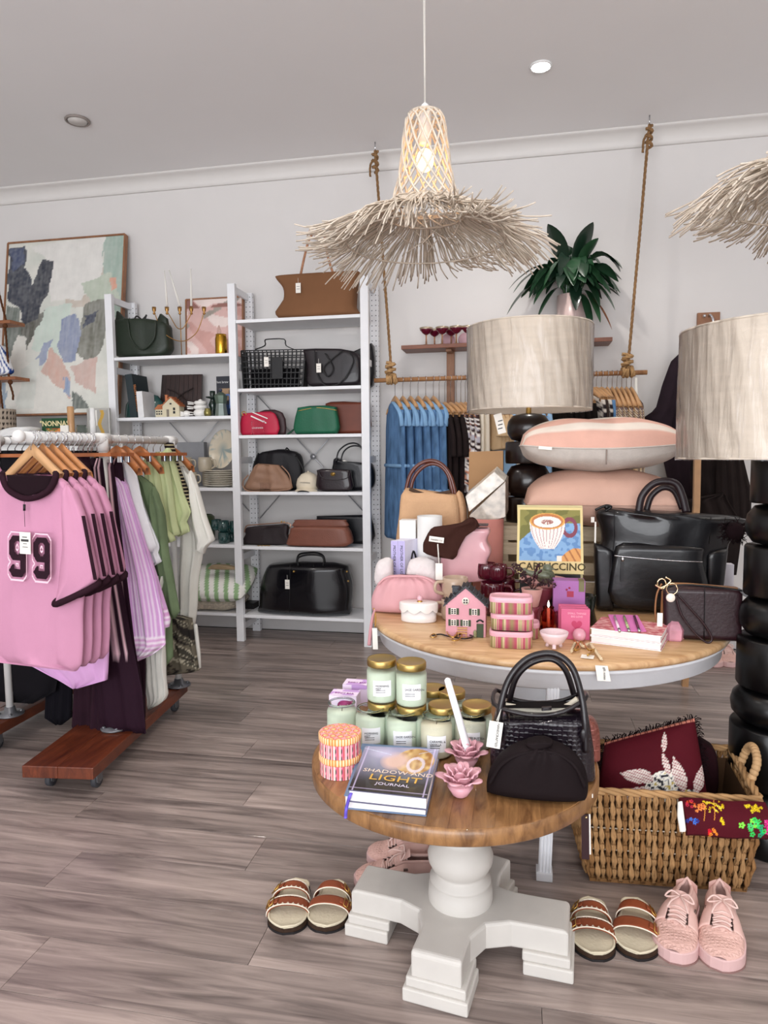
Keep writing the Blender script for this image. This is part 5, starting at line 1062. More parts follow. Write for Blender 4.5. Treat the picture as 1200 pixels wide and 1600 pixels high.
# hanging things right of the shelving side: ceramic hooks box
# ---------------------------------------------------------------- wall shelf goods
gl_pink = M('7a1436', .08, tr=.35, coat=.6); ambr = M('d9a886', .08, tr=.7)
for i, (px, yy) in enumerate(((666, 4.32), (679, 4.40), (691, 4.32), (705, 4.40), (713, 4.32), (731, 4.33))):
    p = onY(px, 536, yy); t = T('coupe_glass', ordn[i]+' magenta coupe glass with gold rim from the left on the wall shelf', 'glass', (p.x, yy, wsz), 'magenta coupe glasses')
    O('foot_and_stem', G().lathe([(.030, 0), (.029, .003), (.006, .008), (.0045, .05), (.006, .066), (0, .07)], (p.x, yy, wsz), 20), ambr, t)
    O('bowl', G().lathe([(.006, .064), (.022, .074), (.038, .092), (.041, .098), (.038, .098), (.02, .078), (0, .072)], (p.x, yy, wsz), 24), gl_pink, t)
    O('gold_rim', G().lathe([(.041, .098), (.0425, .108), (.041, .109), (.039, .098)], (p.x, yy, wsz), 24, caps=False), M('b5a58e', .3, .7), t)
for i, px in enumerate((700, 727)): S('pink_arch_ornament', ['pale pink arched ornament behind the coupe glasses', 'dusty pink round ornament beside the lamp shade'][i], 'ornament', G().lathe([(.0, -.01), (.04, -.01), (.045, 0), (.04, .01), (0, .01)], (onY(px, 530, 4.44).x, 4.44, wsz+.045), 24, tilt=Matrix.Rotation(math.radians(90), 3, 'X')), M('c9a3ad', .6))
# peace lily
pp = onY(892, 530, 4.36); pc = V((pp.x, 4.37, wsz)); pr = .085
t = T('peace_lily', 'leafy peace lily in a pale pink pot on the wall shelf', 'potted plant', (pc.x, pc.y, wsz))
O('pot', G().lathe([(pr*.92, 0), (pr, .01), (pr, .27), (pr*.94, .27), (pr*.93, .25), (0, .24)], pc, 36), M('d8bfba', .3, n=.03, coat=.3), t)
O('soil', G().lathe([(pr*.92, .245), (0, .25)], pc, 20), M('2d2119', .9), t)
rnd = random.Random(5); lm = [M('1d3a26', .35, n=.2, ns=12, coat=.3), M('264a2f', .35, n=.2, ns=12, coat=.3), M('152c1f', .35, n=.2, coat=.3)]
def leaf(base, tip, wd, droop, mt, fold=.25, side=None):
    base, tip = V(base), V(tip); mid = base.lerp(tip, .55)+V((0, 0, droop)); P = crom([base, base.lerp(mid, .5)+V((0, 0, droop*.4)), mid, mid.lerp(tip, .6)+V((0, 0, droop*.12)), tip], 3); n = len(P)-1
    g = G(); vs = []; fs = []
    for j, p in enumerate(P):
        s = j/n; tdir = (P[min(j+1, n)]-P[max(j-1, 0)]).normalized(); sd = side or tdir.cross(V((0, 0, 1))).normalized(); up_ = sd.cross(tdir)
        k = 0.04 if s < .3 else max(.02, math.sin(math.pi*min(1, ((s-.3)/.7))**.8))*1.0
        w_ = wd*k/2+.0015
        vs += [p-sd*w_+up_*w_*fold, p, p+sd*w_+up_*w_*fold]
    for j in range(n): fs += [(3*j, 3*j+1, 3*j+4, 3*j+3), (3*j+1, 3*j+2, 3*j+5, 3*j+4)]
    g.add(vs, fs, True); return g
for px, py, w_, dy in [(856, 350, .065, -.02), (927, 347, .065, -.02), (935, 372, .05, .0), (972, 420, .06, .1), (969, 425, .05, .12), (795, 452, .03, .1), (802, 458, .03, .1), (829, 458, .045, .1), (834, 476, .05, .08), (792, 492, .04, .1), (900, 485, .035, .05), (961, 485, .04, .08), (937, 480, .045, .08), (938, 504, .03, .05), (925, 522, .03, .05), (840, 498, .03, .06)]:
    q = onY(px, py, 4.22+.0*rnd.random()); b = pc+V((rnd.uniform(-.03, .03), rnd.uniform(-.03, .02), .25)); O('leaf', leaf(b, q, w_*1.9, dy+.05, lm[rnd.randrange(3)]), lm[rnd.randrange(3)], t)
for i in range(115):
    a = rnd.uniform(-.3, 3.5) if i % 3 else rnd.uniform(0, 6.28); L_ = rnd.uniform(.06, .29); el = rnd.uniform(.18, .30)*(1-L_*2.4)-rnd.uniform(0, .12)
    b = pc+V((rnd.uniform(-.04, .04), rnd.uniform(-.04, .03), .25)); q = b+V((math.cos(a)*L_, -abs(math.sin(a))*L_*.8+.02, el))
    q.y = min(q.y, 4.43)
    m_ = lm[rnd.randrange(3)]; sd_ = V((math.cos(a+1.3+rnd.uniform(-.8, .8)), math.sin(a+1.3), rnd.uniform(-.5, .5))).normalized()
    O('leaf', leaf(b, q, rnd.uniform(.055, .095), rnd.uniform(.08, .19), m_, side=sd_), m_, t)
g = G()
for i in range(24): a = rnd.uniform(0, 6.28); g.tube([pc+V((rnd.uniform(-.04, .04), rnd.uniform(-.04, .03), .24)), pc+V((rnd.uniform(-.1, .1), rnd.uniform(-.08, .05), .38))], .0025, 5)
O('stems', g, M('3c6a38', .5), t)
O('dead_leaf', leaf(pc+V((.05, -.05, .25)), onY(956, 515, 4.25), .05, .06, None), M('8a5a40', .8), t)
# ---------------------------------------------------------------- far left: small rope shelf and console
t = T('rope_shelf', 'small two tier wooden shelf hung on brown rope at the far left edge', 'shelf', (onY(0, 590, 4.1).x, 4.1, onY(0, 595, 4.1).z))
for (x1_, y_) in ((19, 503), (27, 591)):
    p = onY(x1_, y_, 4.05); O('board', G().box((p.x-.2, 4.1, p.z), (.40, .14, .022)), wood('7d4a2d', 'a9704a', 8, (1, 8, 8), .5), t, .002)
for pts in ([(-6, 440), (4, 480), (10, 503)], [(8, 508), (12, 560), (14, 590)], [(14, 596), (20, 615), (20, 625)], [(-2, 590), (4, 640), (2, 670)]):
    rope([onY(x, y, 4.04) for x, y in pts], .007, M('5b3a26', .9), t)
O('knots', G().ball(onY(8, 509, 4.03), .016).ball(onY(16, 597, 4.03), .016), M('5b3a26', .9), t)
S('striped_pouch', 'blue and white striped fabric cone on the small rope shelf', 'pouch', G().scan([(-20, 586), (18, 584), (14, 565), (7, 542), (-4, 541), (-14, 560)], 4.05, .04, colf=lambda u, v: '2c4a8c' if ((u+v*.25)*7) % 1 < .35 else 'e8e8ea', nu=30, nv=20), VCC)
t = T('patterned_pot', 'beige pot with dark diamond cutouts and a black base at the far left', 'pot', (onY(5, 660, 3.95).x, 3.95, 1.36))
p = onY(-2, 660, 3.95); dm = lambda u, v: '2a211f' if v < .38+.04*math.sin(u*150) else ('241b1a' if (abs((u*26) % 1-.5)+abs((v*6.5) % 1-.5)) < .36 else 'a89a8b')
O('pot_body', G().lathe([(.095, 0)]+[(.10+.005*i/20, .21*i/20+.002) for i in range(21)]+[(.095, .212)], (p.x, 3.95, 1.315), 160, colf=lambda u, v: lin(dm(u, v))), VCC, t)
cons = T('white_console', 'white display cabinet behind the clothes racks carrying small gifts', 'cabinet', (-3.2, 4.0, 0))
O('carcass', G().box((-3.3, 4.02, .65), (1.25, .42, 1.28)), white, cons, .004); O('top', G().box((-3.3, 4.01, 1.30), (1.29, .46, .025)), white, cons, .003)
for i in range(3): d = O('door', G().box((-3.71+.41*i, 3.80, .66), (.40, .018, 1.18)), white, cons, .002); O('handle', G().tube([(-3.56+.41*i, 3.785, .75), (-3.56+.41*i, 3.785, .62)], .005, 8), chrome, d)
ZC = 1.3125
def atc(px, Y): return onY(px, 680, Y).x
x0, x1 = atc(66, 3.95), atc(109, 3.95); t = T('tomato_cookbook', 'green cookbook showing tomatoes on the cabinet below the painting', 'book', ((x0+x1)/2, 3.95, ZC))
O('cover', G().box(((x0+x1)/2, 3.96, ZC+.075), (x1-x0, .02, .15)), M('1e4a2c', .5), t, .001)
text(t, '"NONNAS', ((x0+x1)/2-.006, 3.949, ZC+.10), .046, M('e9dba8', .6, n=0), bold=.001); O('cover_picture', G().quadcol((x0+.03, 3.9485, ZC), (x1-.03, 3.9485, ZC), (x1-.03, 3.9485, ZC+.085), (x0+.03, 3.9485, ZC+.085), 14, 10, lambda u, v: 'b8402a' if sno(u*5, v*5) > .5 else 'd98a4a' if sno(u*7, v*4+9) > .5 else '5d7a48'), VC, t)
p = onY(98, 672, 3.88); S('white_gift_tag', 'white paper packet leaning on the green cookbook', 'packet', G().box((p.x, 3.9, ZC+.05), (.055, .012, .10)), tagm)
S('rolling_pin', 'pale wooden rolling pin standing upright beside the green cookbook', 'rolling pin', G().lathe([(.02, 0), (.021, .002), (.021, .215), (.017, .22), (0, .22)], (atc(112, 3.93), 3.93, ZC), 18), hangw)
S('folded_white_cloth', 'folded white cloth lying on the cabinet at the far left', 'cloth', G().scan([(0, 682), (50, 680), (54, 668), (40, 667), (10, 672)], 3.86, .09, z0=ZC, nh=3, ne=2, disp=folds(.006, 12)), white)
S('sage_tray', 'sage green rounded dish on the cabinet in front of the cookbook', 'dish', G().lathe([(.06, 0), (.08, .015), (.085, .04), (.08, .04), (.06, .02), (0, .012)], (atc(68, 3.86), 3.86, ZC), 24, sq=(1.0, .6)), M('6f7a68', .5))
S('glass_jar', 'clear glass jar between the rolling pin and the picture frame', 'jar', G().lathe([(.03, 0), (.033, .004), (.033, .08), (.028, .09), (.028, .1), (.026, .1), (.026, .09), (.030, .08), (.030, .008), (0, .006)], (atc(128, 3.92), 3.92, ZC), 24), glass('dfe8e2'))
x0, x1 = atc(137, 4.0), atc(172, 4.0); t = T('cutlery_picture', 'silver framed print of white and gold cutlery beside the shelving', 'picture', ((x0+x1)/2, 4.0, ZC))
O('frame', G().box(((x0+x1)/2, 4.01, ZC+.105), (x1-x0, .02, .21)), M('b9b9b5', .4, .4), t, .002)
O('print', G().quadcol((x0+.012, 3.998, ZC+.012), (x1-.012, 3.998, ZC+.012), (x1-.012, 3.998, ZC+.198), (x0+.012, 3.998, ZC+.198), 34, 40, lambda u, v: 'e8e6e0' if abs(u-.3) < .16 and (v > .62 and (u*34) % 1 < .6 or .45 < v <= .62) or abs(u-.3) < .03 else 'c9a24a' if abs(u-.66-.08*math.sin(v*9)) < .09 else 'a9a8a4'), VC, t)
S('white_bottle', 'tall white bottle at the right end of the cabinet', 'bottle', G().lathe([(.018, 0), (.019, .12), (.016, .13), (.015, .20), (0, .2)], (atc(146, 3.84), 3.84, ZC), 18), white)
# ================================================================ THINGS ON THE BIG ROUND TABLE
Z0 = ZB+.0008
def base(px, py, z=Z0): p = onz(px, py, z); return p
# wooden crate with slats carrying the lamp and cushions
cw_ = wood('a9967c', 'cdbda0', 8, (1.5, 9, 9), .6)
cx0, cx1, cy0, cy1 = onY(784, 820, 2.86).x, onY(975, 820, 2.86).x, 2.87, 3.17
t = T('wooden_crate', 'pale raw wooden slatted crate carrying the dark lamp and the cushions', 'crate', ((cx0+cx1)/2, 3.02, ZB))
for z in (.04, .12, .20, .26):
    for y_ in (cy0, cy1): O('crate_slat', G().box(((cx0+cx1)/2, y_, ZB+z), (cx1-cx0, .012, .05)), cw_, t, .001)
for i in range(6): O('top_slat', G().box(((cx0+cx1)/2, cy0+.02+i*(cy1-cy0-.04)/5, ZB+.2895), (cx1-cx0+.01, .048, .010)), cw_, t, .001)
for x in (cx0+.012, cx1-.012):
    for y_ in (cy0+.016, cy1-.016): O('crate_post', G().box((x, y_, ZB+.142), (.03, .03, .283)), cw_, t, .001)
S('support_leg', 'white turned stand under the back edge of the crate behind the table', 'stand', G().box(((cx0+cx1)/2, 3.34, .29), (.3, .16, .58)), white) if 0 else None
# cushions
def frontstripe(u, v): return 'd9ab9b' if v < .05 or .14 < v < .34 or v > .8 else 'e4d8cc'
yq = 2.93; a = onY(814, 700, yq); b = onY(1056, 700, yq); cx = (a.x+b.x)/2; wq = b.x-a.x
cushA = ZB+.2955
blush = M('cda695', .9, n=.06, ns=5, b=.3, bs=140); natur = M('c9c1b9', .9, n=.06, ns=30, b=.35, bs=200)
t = T('blush_cushion', 'plump blush pink linen cushion, lower of the two on the crate', 'cushion', (cx+.02, yq, cushA))
def pillow(t, cx, cy, z, w, d, h, mt_t, mt_b, colf=None, sag=.0, n=44):
    for s in (1, -1):
        def fn(u, v):
            x, y = u*2-1, v*2-1; k = (max(0, (1-abs(x)**2.6))*max(0, (1-abs(y)**2.6)))**.42
            xx = x*(1-.05*y*y); yy = y*(1-.07*(1-x*x)*0-.05*x*x)
            zz = z+h*.42+sag*x*x*.5*(1) + (h*.58*k if s > 0 else -h*.42*k)+.004*math.sin(x*8+y*4)*k
            return V((cx+xx*w/2, cy+yy*d/2, zz))
        O('cushion_top' if s > 0 else 'cushion_underside', G().grid(fn, n, n, colf if s > 0 else None), mt_t if s > 0 else mt_b, t)
    P = []
    for q in range(48):
        aa = q/48*4; i = int(aa); f = (aa-i)*2-1; x, y = [(f, -1), (1, f), (-f, 1), (-1, -f)][i]
        P.append(V((cx+x*(1-.05*y*y)*w/2, cy+y*(1-.05*x*x)*d/2, z+h*.42+sag*x*x*.5)))
    O('seam', G().tube(P, .003, 5, closed=True), mt_b, t)
zc1 = onY(930, 742, yq-.15).z
pillow(t, cx+.015, yq+.02, cushA, wq*1.0, .44, zc1-cushA+.02, blush, blush)
z2 = zc1+.012
t = T('striped_linen_cushion', 'natural linen cushion with blush and cream stripes, top of the two', 'cushion', (cx, yq, z2))
pillow(t, cx, yq-.0, z2, wq*1.02, .44, onY(930, 664, yq-.1).z-z2+.03, VCC, natur, lambda u, v: frontstripe(u, v), sag=.03)
O('centre_seam', G().tube([V((cx+.012, yq-.225+.0*k, z2+.03+.014*k)) for k in range(5)], .0025, 5), M('8e8078', .8), t)
O('white_label', G().box(onY(852, 700, yq-.24), (.05, .003, .012), 0, 0, .1), tagm, t)
# cardboard sheet and wrapped packages
cbm = M('a8835f', .8, n=.04); p = onY(758, 760, 3.1)
S('cardboard_box', 'tall plain brown cardboard box standing behind the wrapped packages', 'box', G().hexa([onY(732, 775, 3.0), onY(786, 775, 3.0), onY(786, 775, 3.0)+V((0, .1, 0)), onY(732, 775, 3.0)+V((0, .1, 0))], [onY(733, 706, 3.0), onY(786, 704, 3.0), onY(786, 704, 3.0)+V((0, .1, 0)), onY(733, 706, 3.0)+V((0, .1, 0))]).box((onY(759, 800, 3.05).x, 3.05, (ZB+onY(759, 775, 3.0).z)/2), (.15, .1, onY(759, 775, 3.0).z-ZB)), cbm)
for i, (A, B, C_, D) in enumerate((((733, 800), (789, 752), (772, 737), (727, 776)), ((741, 822), (790, 808), (790, 752), (733, 806)))):
    q = [onY(x, y, 2.80) for x, y in (A, B, C_, D)]
    S('wrapped_package', ['grey patterned soap box leaning behind, in clear wrap', 'grey patterned package in clear wrap leaning on the tall pink pot'][i], 'package', G().hexa(q, [v+V((.01, .08, .02)) for v in q]), M('b0a598' if i else 'cfc8bd', .4, n=.35, ns=30, coat=.5), bev=.002)
# tall pink pot and wavy pink vase
terra = M('bf7d74', .55, n=.05); p = base(765, 928); p = V((onY(762, 880, 2.82).x, 2.82, 0)); zt_ = onY(762, 812, 2.76).z
S('tall_pink_pot', 'tall plain cylindrical terracotta pink pot behind the wavy vase', 'pot', G().lathe([(.058, 0), (.060, .004), (.064, zt_-ZB), (.060, zt_-ZB), (.058, .1), (0, .02)], (p.x, 2.82, Z0), 36), terra)
pv = M('cf9ca2', .22, n=.04, coat=.5); t = T('wavy_pink_vase', 'glossy dusty pink square vase with wavy side, brown scarf over its rim', 'vase', (onY(735, 880, 2.62).x, 2.62, Z0))
Pv = [(690, 905), (764, 905)]+[(765+3.2*math.sin(k*.9+.6), 900-k*5) for k in range(1, 15)]+[(764, 824), (694, 824), (690, 860)]
O('vase_body', G().scan(Pv, 2.62, .06, z0=Z0, nh=7, ne=12, cap=.05, nu=20, nv=50, sm=0), pv, t)
O('opening_shade', G().box((onY(742, 823, 2.62).x, 2.62, onY(742, 822, 2.56).z-.001), (.10, .075, .004)), M('4a3236', .6), t)  # dark slab on the closed top, painting the shade of an open mouth
sc = M('3d241e', .9, n=.08, b=.3, bs=120); t = T('brown_scarf', 'chocolate brown folded scarf with white paper tag draped over the pink vase', 'scarf', (onY(700, 850, 2.535).x, 2.535, onY(700, 872, 2.535).z))
O('scarf_cloth', G().scan([(661, 864), (708, 874), (716, 860), (728, 838), (745, 826), (744, 812), (735, 809), (722, 817), (700, 820), (680, 822), (668, 834)], 2.535, .02, nh=2, ne=2, disp=folds(.005, 9), sm=2, cap=.1), sc, t)
O('scarf_end', G().tube(pathY([(700, 828), (722, 820), (738, 812), (746, 824)], 2.555), .02, 8, flat=.5), sc, t)
O('paper_label', G().box(onY(682, 843, 2.50), (.055, .002, .020), 0, 0, .12), tagm, t); text(t, 'MAKERS CO', onY(682, 845, 2.497), .008, ink, right=(1, 0, -.12), up=(.12, 0, 1))
O('hanging_tag', G().box(onY(686, 893, 2.50), (.026, .002, .062)), tagm, t); O('tag_ribbon', G().tube([onY(684, 850, 2.499), onY(686, 880, 2.499)], .0025, 5), cream, t)
# tan straw bag
straw = M('c9a27e', .8, n=.1, ns=8, wav=.5, ws=110); brl = M('5b2c22', .35, n=.1, coat=.3)
bag('straw_bag', 'tan woven bag with tall arched chestnut leather handle at the back left of the table', 'handbag', [(626, 880), (723, 880), (722, 830), (716, 776), (700, 768), (668, 776), (640, 763), (630, 768), (626, 800)], 2.88, .07, straw, Z0, extra=(
  handle([(627, 810), (632, 778), (642, 740), (662, 722), (684, 722), (702, 740), (712, 775), (716, 812)], 2.90, .0085, brl), handle([(640, 780), (646, 748), (664, 728), (684, 726), (700, 742), (708, 775)], 2.90, .008, brl),
  lambda t: O('dark_lining', G().tube(pathY([(640, 764), (662, 772), (682, 772), (704, 768)], 2.84), .008, 6), M('4a3a30', .8), t), lambda t: O('side_gusset', G().scan([(714, 830), (728, 826), (728, 790), (720, 768), (712, 775)], 2.90, .05, nh=3), straw, t)), nh=5)
# white candles / boxes with drawn faces
for i, (xa, xb, yt_, yb, Y, lab) in enumerate(((626, 651, 812, 862, 2.70, 'white matte candle box with tiny drawing, left of the pair'), (652, 691, 806, 866, 2.68, 'white candle jar with tiny face drawing, right of the pair'))):
    a, b = onY(xa, yt_, Y), onY(xb, yt_, Y); cx_ = (a.x+b.x)/2; h = a.z-ZB
    t = T('white_candle', lab, 'candle', (cx_, Y, Z0))
    if i: O('jar_body', G().lathe([(.036, 0), ((b.x-a.x)/2, .004), ((b.x-a.x)/2, h), ((b.x-a.x)/2-.003, h), ((b.x-a.x)/2-.004, h-.012), (0, h-.012)], (cx_, Y, Z0), 32), white, t)
    else: O('box_body', G().box((cx_, Y, Z0+h/2), (b.x-a.x, .06, h)), white, t, .001)
    for s in (-1, 1): O('drawn_eye', G().tube([(cx_+s*.010-.005, Y-.036 if i else Y-.031, Z0+h*.78), (cx_+s*.010, Y-.046 if i else Y-.0315, Z0+h*.75), (cx_+s*.010+.005, Y-.036 if i else Y-.031, Z0+h*.78)], .0007, 4, 3), ink, t)
    O('drawn_mouth', G().tube([(cx_-.006, Y-(.046 if i else .0315), Z0+h*.62), (cx_-.006, Y-(.046 if i else .0315), Z0+h*.68), (cx_+.006, Y-(.046 if i else .0315), Z0+h*.68), (cx_+.006, Y-(.046 if i else .0315), Z0+h*.62), (cx_, Y-(.046 if i else .0315), Z0+h*.55)], .0008, 4, 2, closed=True), ink, t)
# two lilac books
lb = M('b9b0dc', .5, n=.02)
for i, (xa, xb) in enumerate(((611, 622.5), (623, 658))):
    pass
Yb = 2.60
for i, (xa, xb, lab) in enumerate(((611.5, 622, 'lilac spined hardback book, left of the standing pair'), (622.6, 633, 'lilac spined hardback book with black drawing, right of the standing pair'))):
    a, b = onY(xa, 905, Yb), onY(xb, 905, Yb); h = onY(617, 845, Yb).z-ZB; w_ = b.x-a.x; t = T('lilac_book', lab, 'book', ((a.x+b.x)/2, Yb, Z0), 'standing lilac books')
    m = Matrix.Rotation(-.62, 3, 'Z'); 
    q = [V((a.x, Yb, Z0)), V((b.x, Yb, Z0)), V((b.x, Yb, Z0))+m @ V((0, .12, 0)), V((a.x, Yb, Z0))+m @ V((0, .12, 0))]
    q = [V((a.x, Yb, Z0)), V((b.x, Yb-.003, Z0)), V((b.x+.055, Yb+.11, Z0)), V((a.x+.055, Yb+.113, Z0))]
    O('cover', G().hexa(q, [v+V((0, 0, h)) for v in q]), M('dcd9ea', .5, n=.02), t, .0008)
    O('spine', G().hexa([q[0]+V((-.0004, -.001, .001)), q[1]+V((.0004, -.001, .001)), q[1]+V((0, .001, .001)), q[0]+V((0, .001, .001))], [q[0]+V((-.0004, -.001, h-.001)), q[1]+V((.0004, -.001, h-.001)), q[1]+V((0, .001, h-.001)), q[0]+V((0, .001, h-.001))]), lb, t)
    text(t, 'MOTHER OF LIGHT', ((a.x+b.x)/2-.005, Yb-.0035, Z0+h*.93), .0155, ink, right=(0, 0, -1), up=(1, 0, 0), align='LEFT')
    if i: 
        e = (q[2]-q[1]).normalized(); nn = V((e.y, -e.x, 0)); o_ = q[1]+nn*.001
        O('arch_drawing', G().tube([o_+e*.03+V((0, 0, h*.1)), o_+e*.032+V((0, 0, h*.5)), o_+e*.055+V((0, 0, h*.82)), o_+e*.08+V((0, 0, h*.62)), o_+e*.085+V((0, 0, h*.3))], .004, 6, 4), M('18161b', .7), t)
# fluffy pouches
fluff = M('d8d0cf', .9, n=.10, ns=22, b=.8, bs=45)
for i, (P, Y, lab) in enumerate((([(587, 912), (612, 916), (614, 880), (612, 872), (598, 872), (588, 882)], 2.56, 'off white textured pouch left of the lilac books'), ([(638, 905), (681, 912), (682, 885), (676, 873), (655, 870), (640, 876)], 2.54, 'off white textured pouch right of the lilac books'))):
    S('textured_pouch', lab, 'pouch', G().scan(P, Y, .035, z0=Z0, nh=2.5, ne=2.5, cap=.3), fluff)
# pink gathered clutch
pkc = M('d7a3a8', .75, n=.06, ns=4, b=.12, bs=40); p0 = onz(635, 958, Z0)
Yc_ = 2.50
t = T('pink_gathered_clutch', 'dusty pink gathered clutch bag at the left end of the table', 'clutch bag', (onY(636, 950, Yc_).x, Yc_, Z0))
Pc = [(586, 958), (610, 962), (660, 961), (684, 954), (692, 938), (690, 920), (678, 906), (655, 899), (635, 898), (608, 899), (592, 910), (582, 930), (581, 948)]
O('clutch_body', G().scan(Pc, Yc_, .055, z0=Z0, nh=2.2, ne=2.4, cap=.3, nu=40, nv=22, disp=lambda u, v: -.007*math.sin(u*34+math.sin(u*9))*max(0, (v-.25))*1.2), pkc, t)
O('gathered_frame', G().tube([p+V((0, -.012, .004)) for p in pathY([(592, 914), (606, 903), (636, 901), (664, 903), (684, 915)], Yc_-.03)], .006, 8, flat=.7), pkc, t)
O('zip_tassel', G().tube(pathY([(586, 952), (582, 965), (579, 985), (577, 1008)], 2.30), lambda s: .0035+.004*s, 6), M('c99298', .7), t); O('tassel_tag', G().box(onY(586, 998, 2.29), (.018, .002, .075), 0, 0, -.03), tagm, t); O('tassel_chain', G().tube(pathY([(584, 950), (587, 965), (586, 980)], 2.30), .0025, 6), gold, t)
# white scalloped trinket box
wc = M('e9e2de', .35, n=.02, coat=.2); p = onz(652, 974, Z0); p.y += .035
t = T('scalloped_box', 'white ceramic lidded box with scalloped lid and pink ball knob', 'trinket box', (p.x, p.y, Z0)); 
s_ = (p-C0).dot(F)/CF; rx_ = 29*s_; 
O('box_base', G().lathe([(rx_*.92, 0), (rx_*.96, .004), (rx_*.95, .045), (0, .045)], (p.x, p.y, Z0), 48, sq=(1, .55)), wc, t)
g = G(); n_ = 96; vs = []
prof_ = lambda k: .012*abs(math.sin(k/n_*math.pi*9))
for j in range(4):
    for k in range(n_):
        a = 2*math.pi*k/n_; r = rx_*(1.05 if j < 2 else 1.03 if j == 2 else .96); z = [.030+.012-prof_(k), .060, .064, .066][j]
        vs.append((p.x+r*math.cos(a), p.y+r*.57*math.sin(a), Z0+z+.004))
g.add(vs, [(j*n_+k, j*n_+(k+1) % n_, (j+1)*n_+(k+1) % n_, (j+1)*n_+k) for j in range(3) for k in range(n_)]+[[3*n_+k for k in range(n_)]], True)
O('scalloped_lid', g, wc, t); O('gold_collar', G().lathe([(.012, 0), (.006, .006), (0, .007)], (p.x+.004, p.y, Z0+.069), 14), gold, t); O('ball_knob', G().ball((p.x+.004, p.y, Z0+.083), .010), M('e7b3bd', .4), t)
# pink house
grn_ = M('3e4a33', .6, n=.08); hp = onz(730, 990, Z0); hY = hp.y+.045
t, hcx, hw_ = house('pink_house', 'pink ceramic townhouse with dark slate roof and green shutters', 'ornament', 698, 761, hY-.045, Z0, .104, .160, .08, M('d79aa6', .5, n=.04), M('34363c', .5, n=.25, ns=40),
  [(.20, .80, .018, .020, grn_), (.72, .80, .018, .020, grn_), (.20, .44, .018, .020, grn_), (.50, .44, .018, .020, grn_)], M('ece6da', .5), (.86, .022, .045, grn_), (.22, .142, .020, .03))
t.location.y = t.location.y  # front face stands where its base meets the table
f_ = hY-.045-.04
O('attic_window', G().lathe([(.012, 0), (.012, .003), (0, .003)], (hcx, f_-.0005, Z0+.118), 18, tilt=Matrix.Rotation(math.radians(90), 3, 'X')), M('ece6da', .5), t)
for i in (-1, 1):
    for j in (-1, 1): O('pane', G().box((hcx+i*.004, f_-.0042, Z0+.118+j*.004), (.005, .002, .005)), M('17191d', .3), t)
O('door_awning', G().tube([(hcx+hw_*.28, f_-.004, Z0+.052), (hcx+hw_*.36, f_-.008, Z0+.059), (hcx+hw_*.44, f_-.004, Z0+.052)], .003, 6, 3), M('2b2a2c', .5), t)
bench = M('c99a62', .5, n=.1); 
for k in range(3): O('bench_slat', G().box((hcx-hw_*.08, f_-.007, Z0+.014+k*.008), (.032, .004, .004)), bench, t)
for s in (-1, 1): O('bench_leg', G().box((hcx-hw_*.08+s*.013, f_-.008, Z0+.008), (.003, .006, .016)), bench, t)
O('potted_shrub', G().ball((hcx+hw_*.24, f_-.006, Z0+.016), (.006, .005, .009)).lathe([(.004, 0), (.006, .009), (0, .009)], (hcx+hw_*.24, f_-.006, Z0), 10), M('8d8a66', .7), t)
# striped tins
tinm = M('e2a7b4', .35, n=.03, coat=.3)
def tin(px, y_b, w_px, lab, z, dy=0, yy=None):
    p = onz(px, y_b, z) if yy is None else V((onY(px, y_b, yy).x, yy, z)); s_ = (p-C0).dot(F)/CF; w = w_px*s_; d = w*.62; h = .052
    t = T('striped_tin', lab, 'tin', (p.x, p.y+d/2, z), 'striped lunch tins')
    def rr(x_, r_=.25): return x_
    N_ = 64; se = lambda a: (math.copysign(abs(math.cos(a))**.45, math.cos(a))*w/2, math.copysign(abs(math.sin(a))**.5, math.sin(a))*d/2)
    def ring(k, z_): return [(p.x+se(2*math.pi*i/N_)[0]*k, p.y+d/2+se(2*math.pi*i/N_)[1]*k, z+z_) for i in range(N_)]
    vs = []; cs = []
    for j in range(2):
        vs += ring(1, [.001, .038][j])
    g = G(); NN = 240; vs = []; cs = []
    for j in range(2):
        for i in range(NN):
            a = 2*math.pi*i/NN; x_, y_ = se(a); vs.append((p.x+x_, p.y+d/2+y_, z+[.001, .038][j])); k = ((x_+y_*.9)/w*5.2) % 1
            cs.append(lin('b9566f' if k < .36 else 'd8c9a0' if k < .42 else '9a8f63' if k < .56 else 'd8c9a0' if k < .63 else '9a8f63' if k < .70 else 'd8c9a0' if k < .78 else 'c66f84' if k < .95 else 'd8c9a0'))
    g.add(vs, [(i, (i+1) % NN, NN+(i+1) % NN, NN+i) for i in range(NN)]+[list(range(NN))[::-1]], True, cs); O('tin_body', g, VCG, t)
    g = G(); L_ = [ring(1.025, .036), ring(1.03, .046), ring(1.0, .051), ring(.93, .052), ring(.90, .0495)]; vs = sum(L_, [])
    g.add(vs, [(j*N_+i, j*N_+(i+1) % N_, (j+1)*N_+(i+1) % N_, (j+1)*N_+i) for j in range(4) for i in range(N_)]+[[4*N_+i for i in range(N_)]], True); O('pink_lid', g, tinm, t)
    return p
pt_ = tin(798, 1014, 66, 'striped pink tin, bottom of the stack of three', Z0)
yt0 = pt_.y
tin(800, 985, 66, 'striped pink tin, middle of the stack of three', Z0+.0525, yy=yt0+.012)
tin(798, 965, 66, 'striped pink tin, top of the stack of three', Z0+.105, yy=yt0+.006)
tin(812, 990, 60, 'striped pink tin standing just behind the stack of three', Z0, yy=yt0+.115)
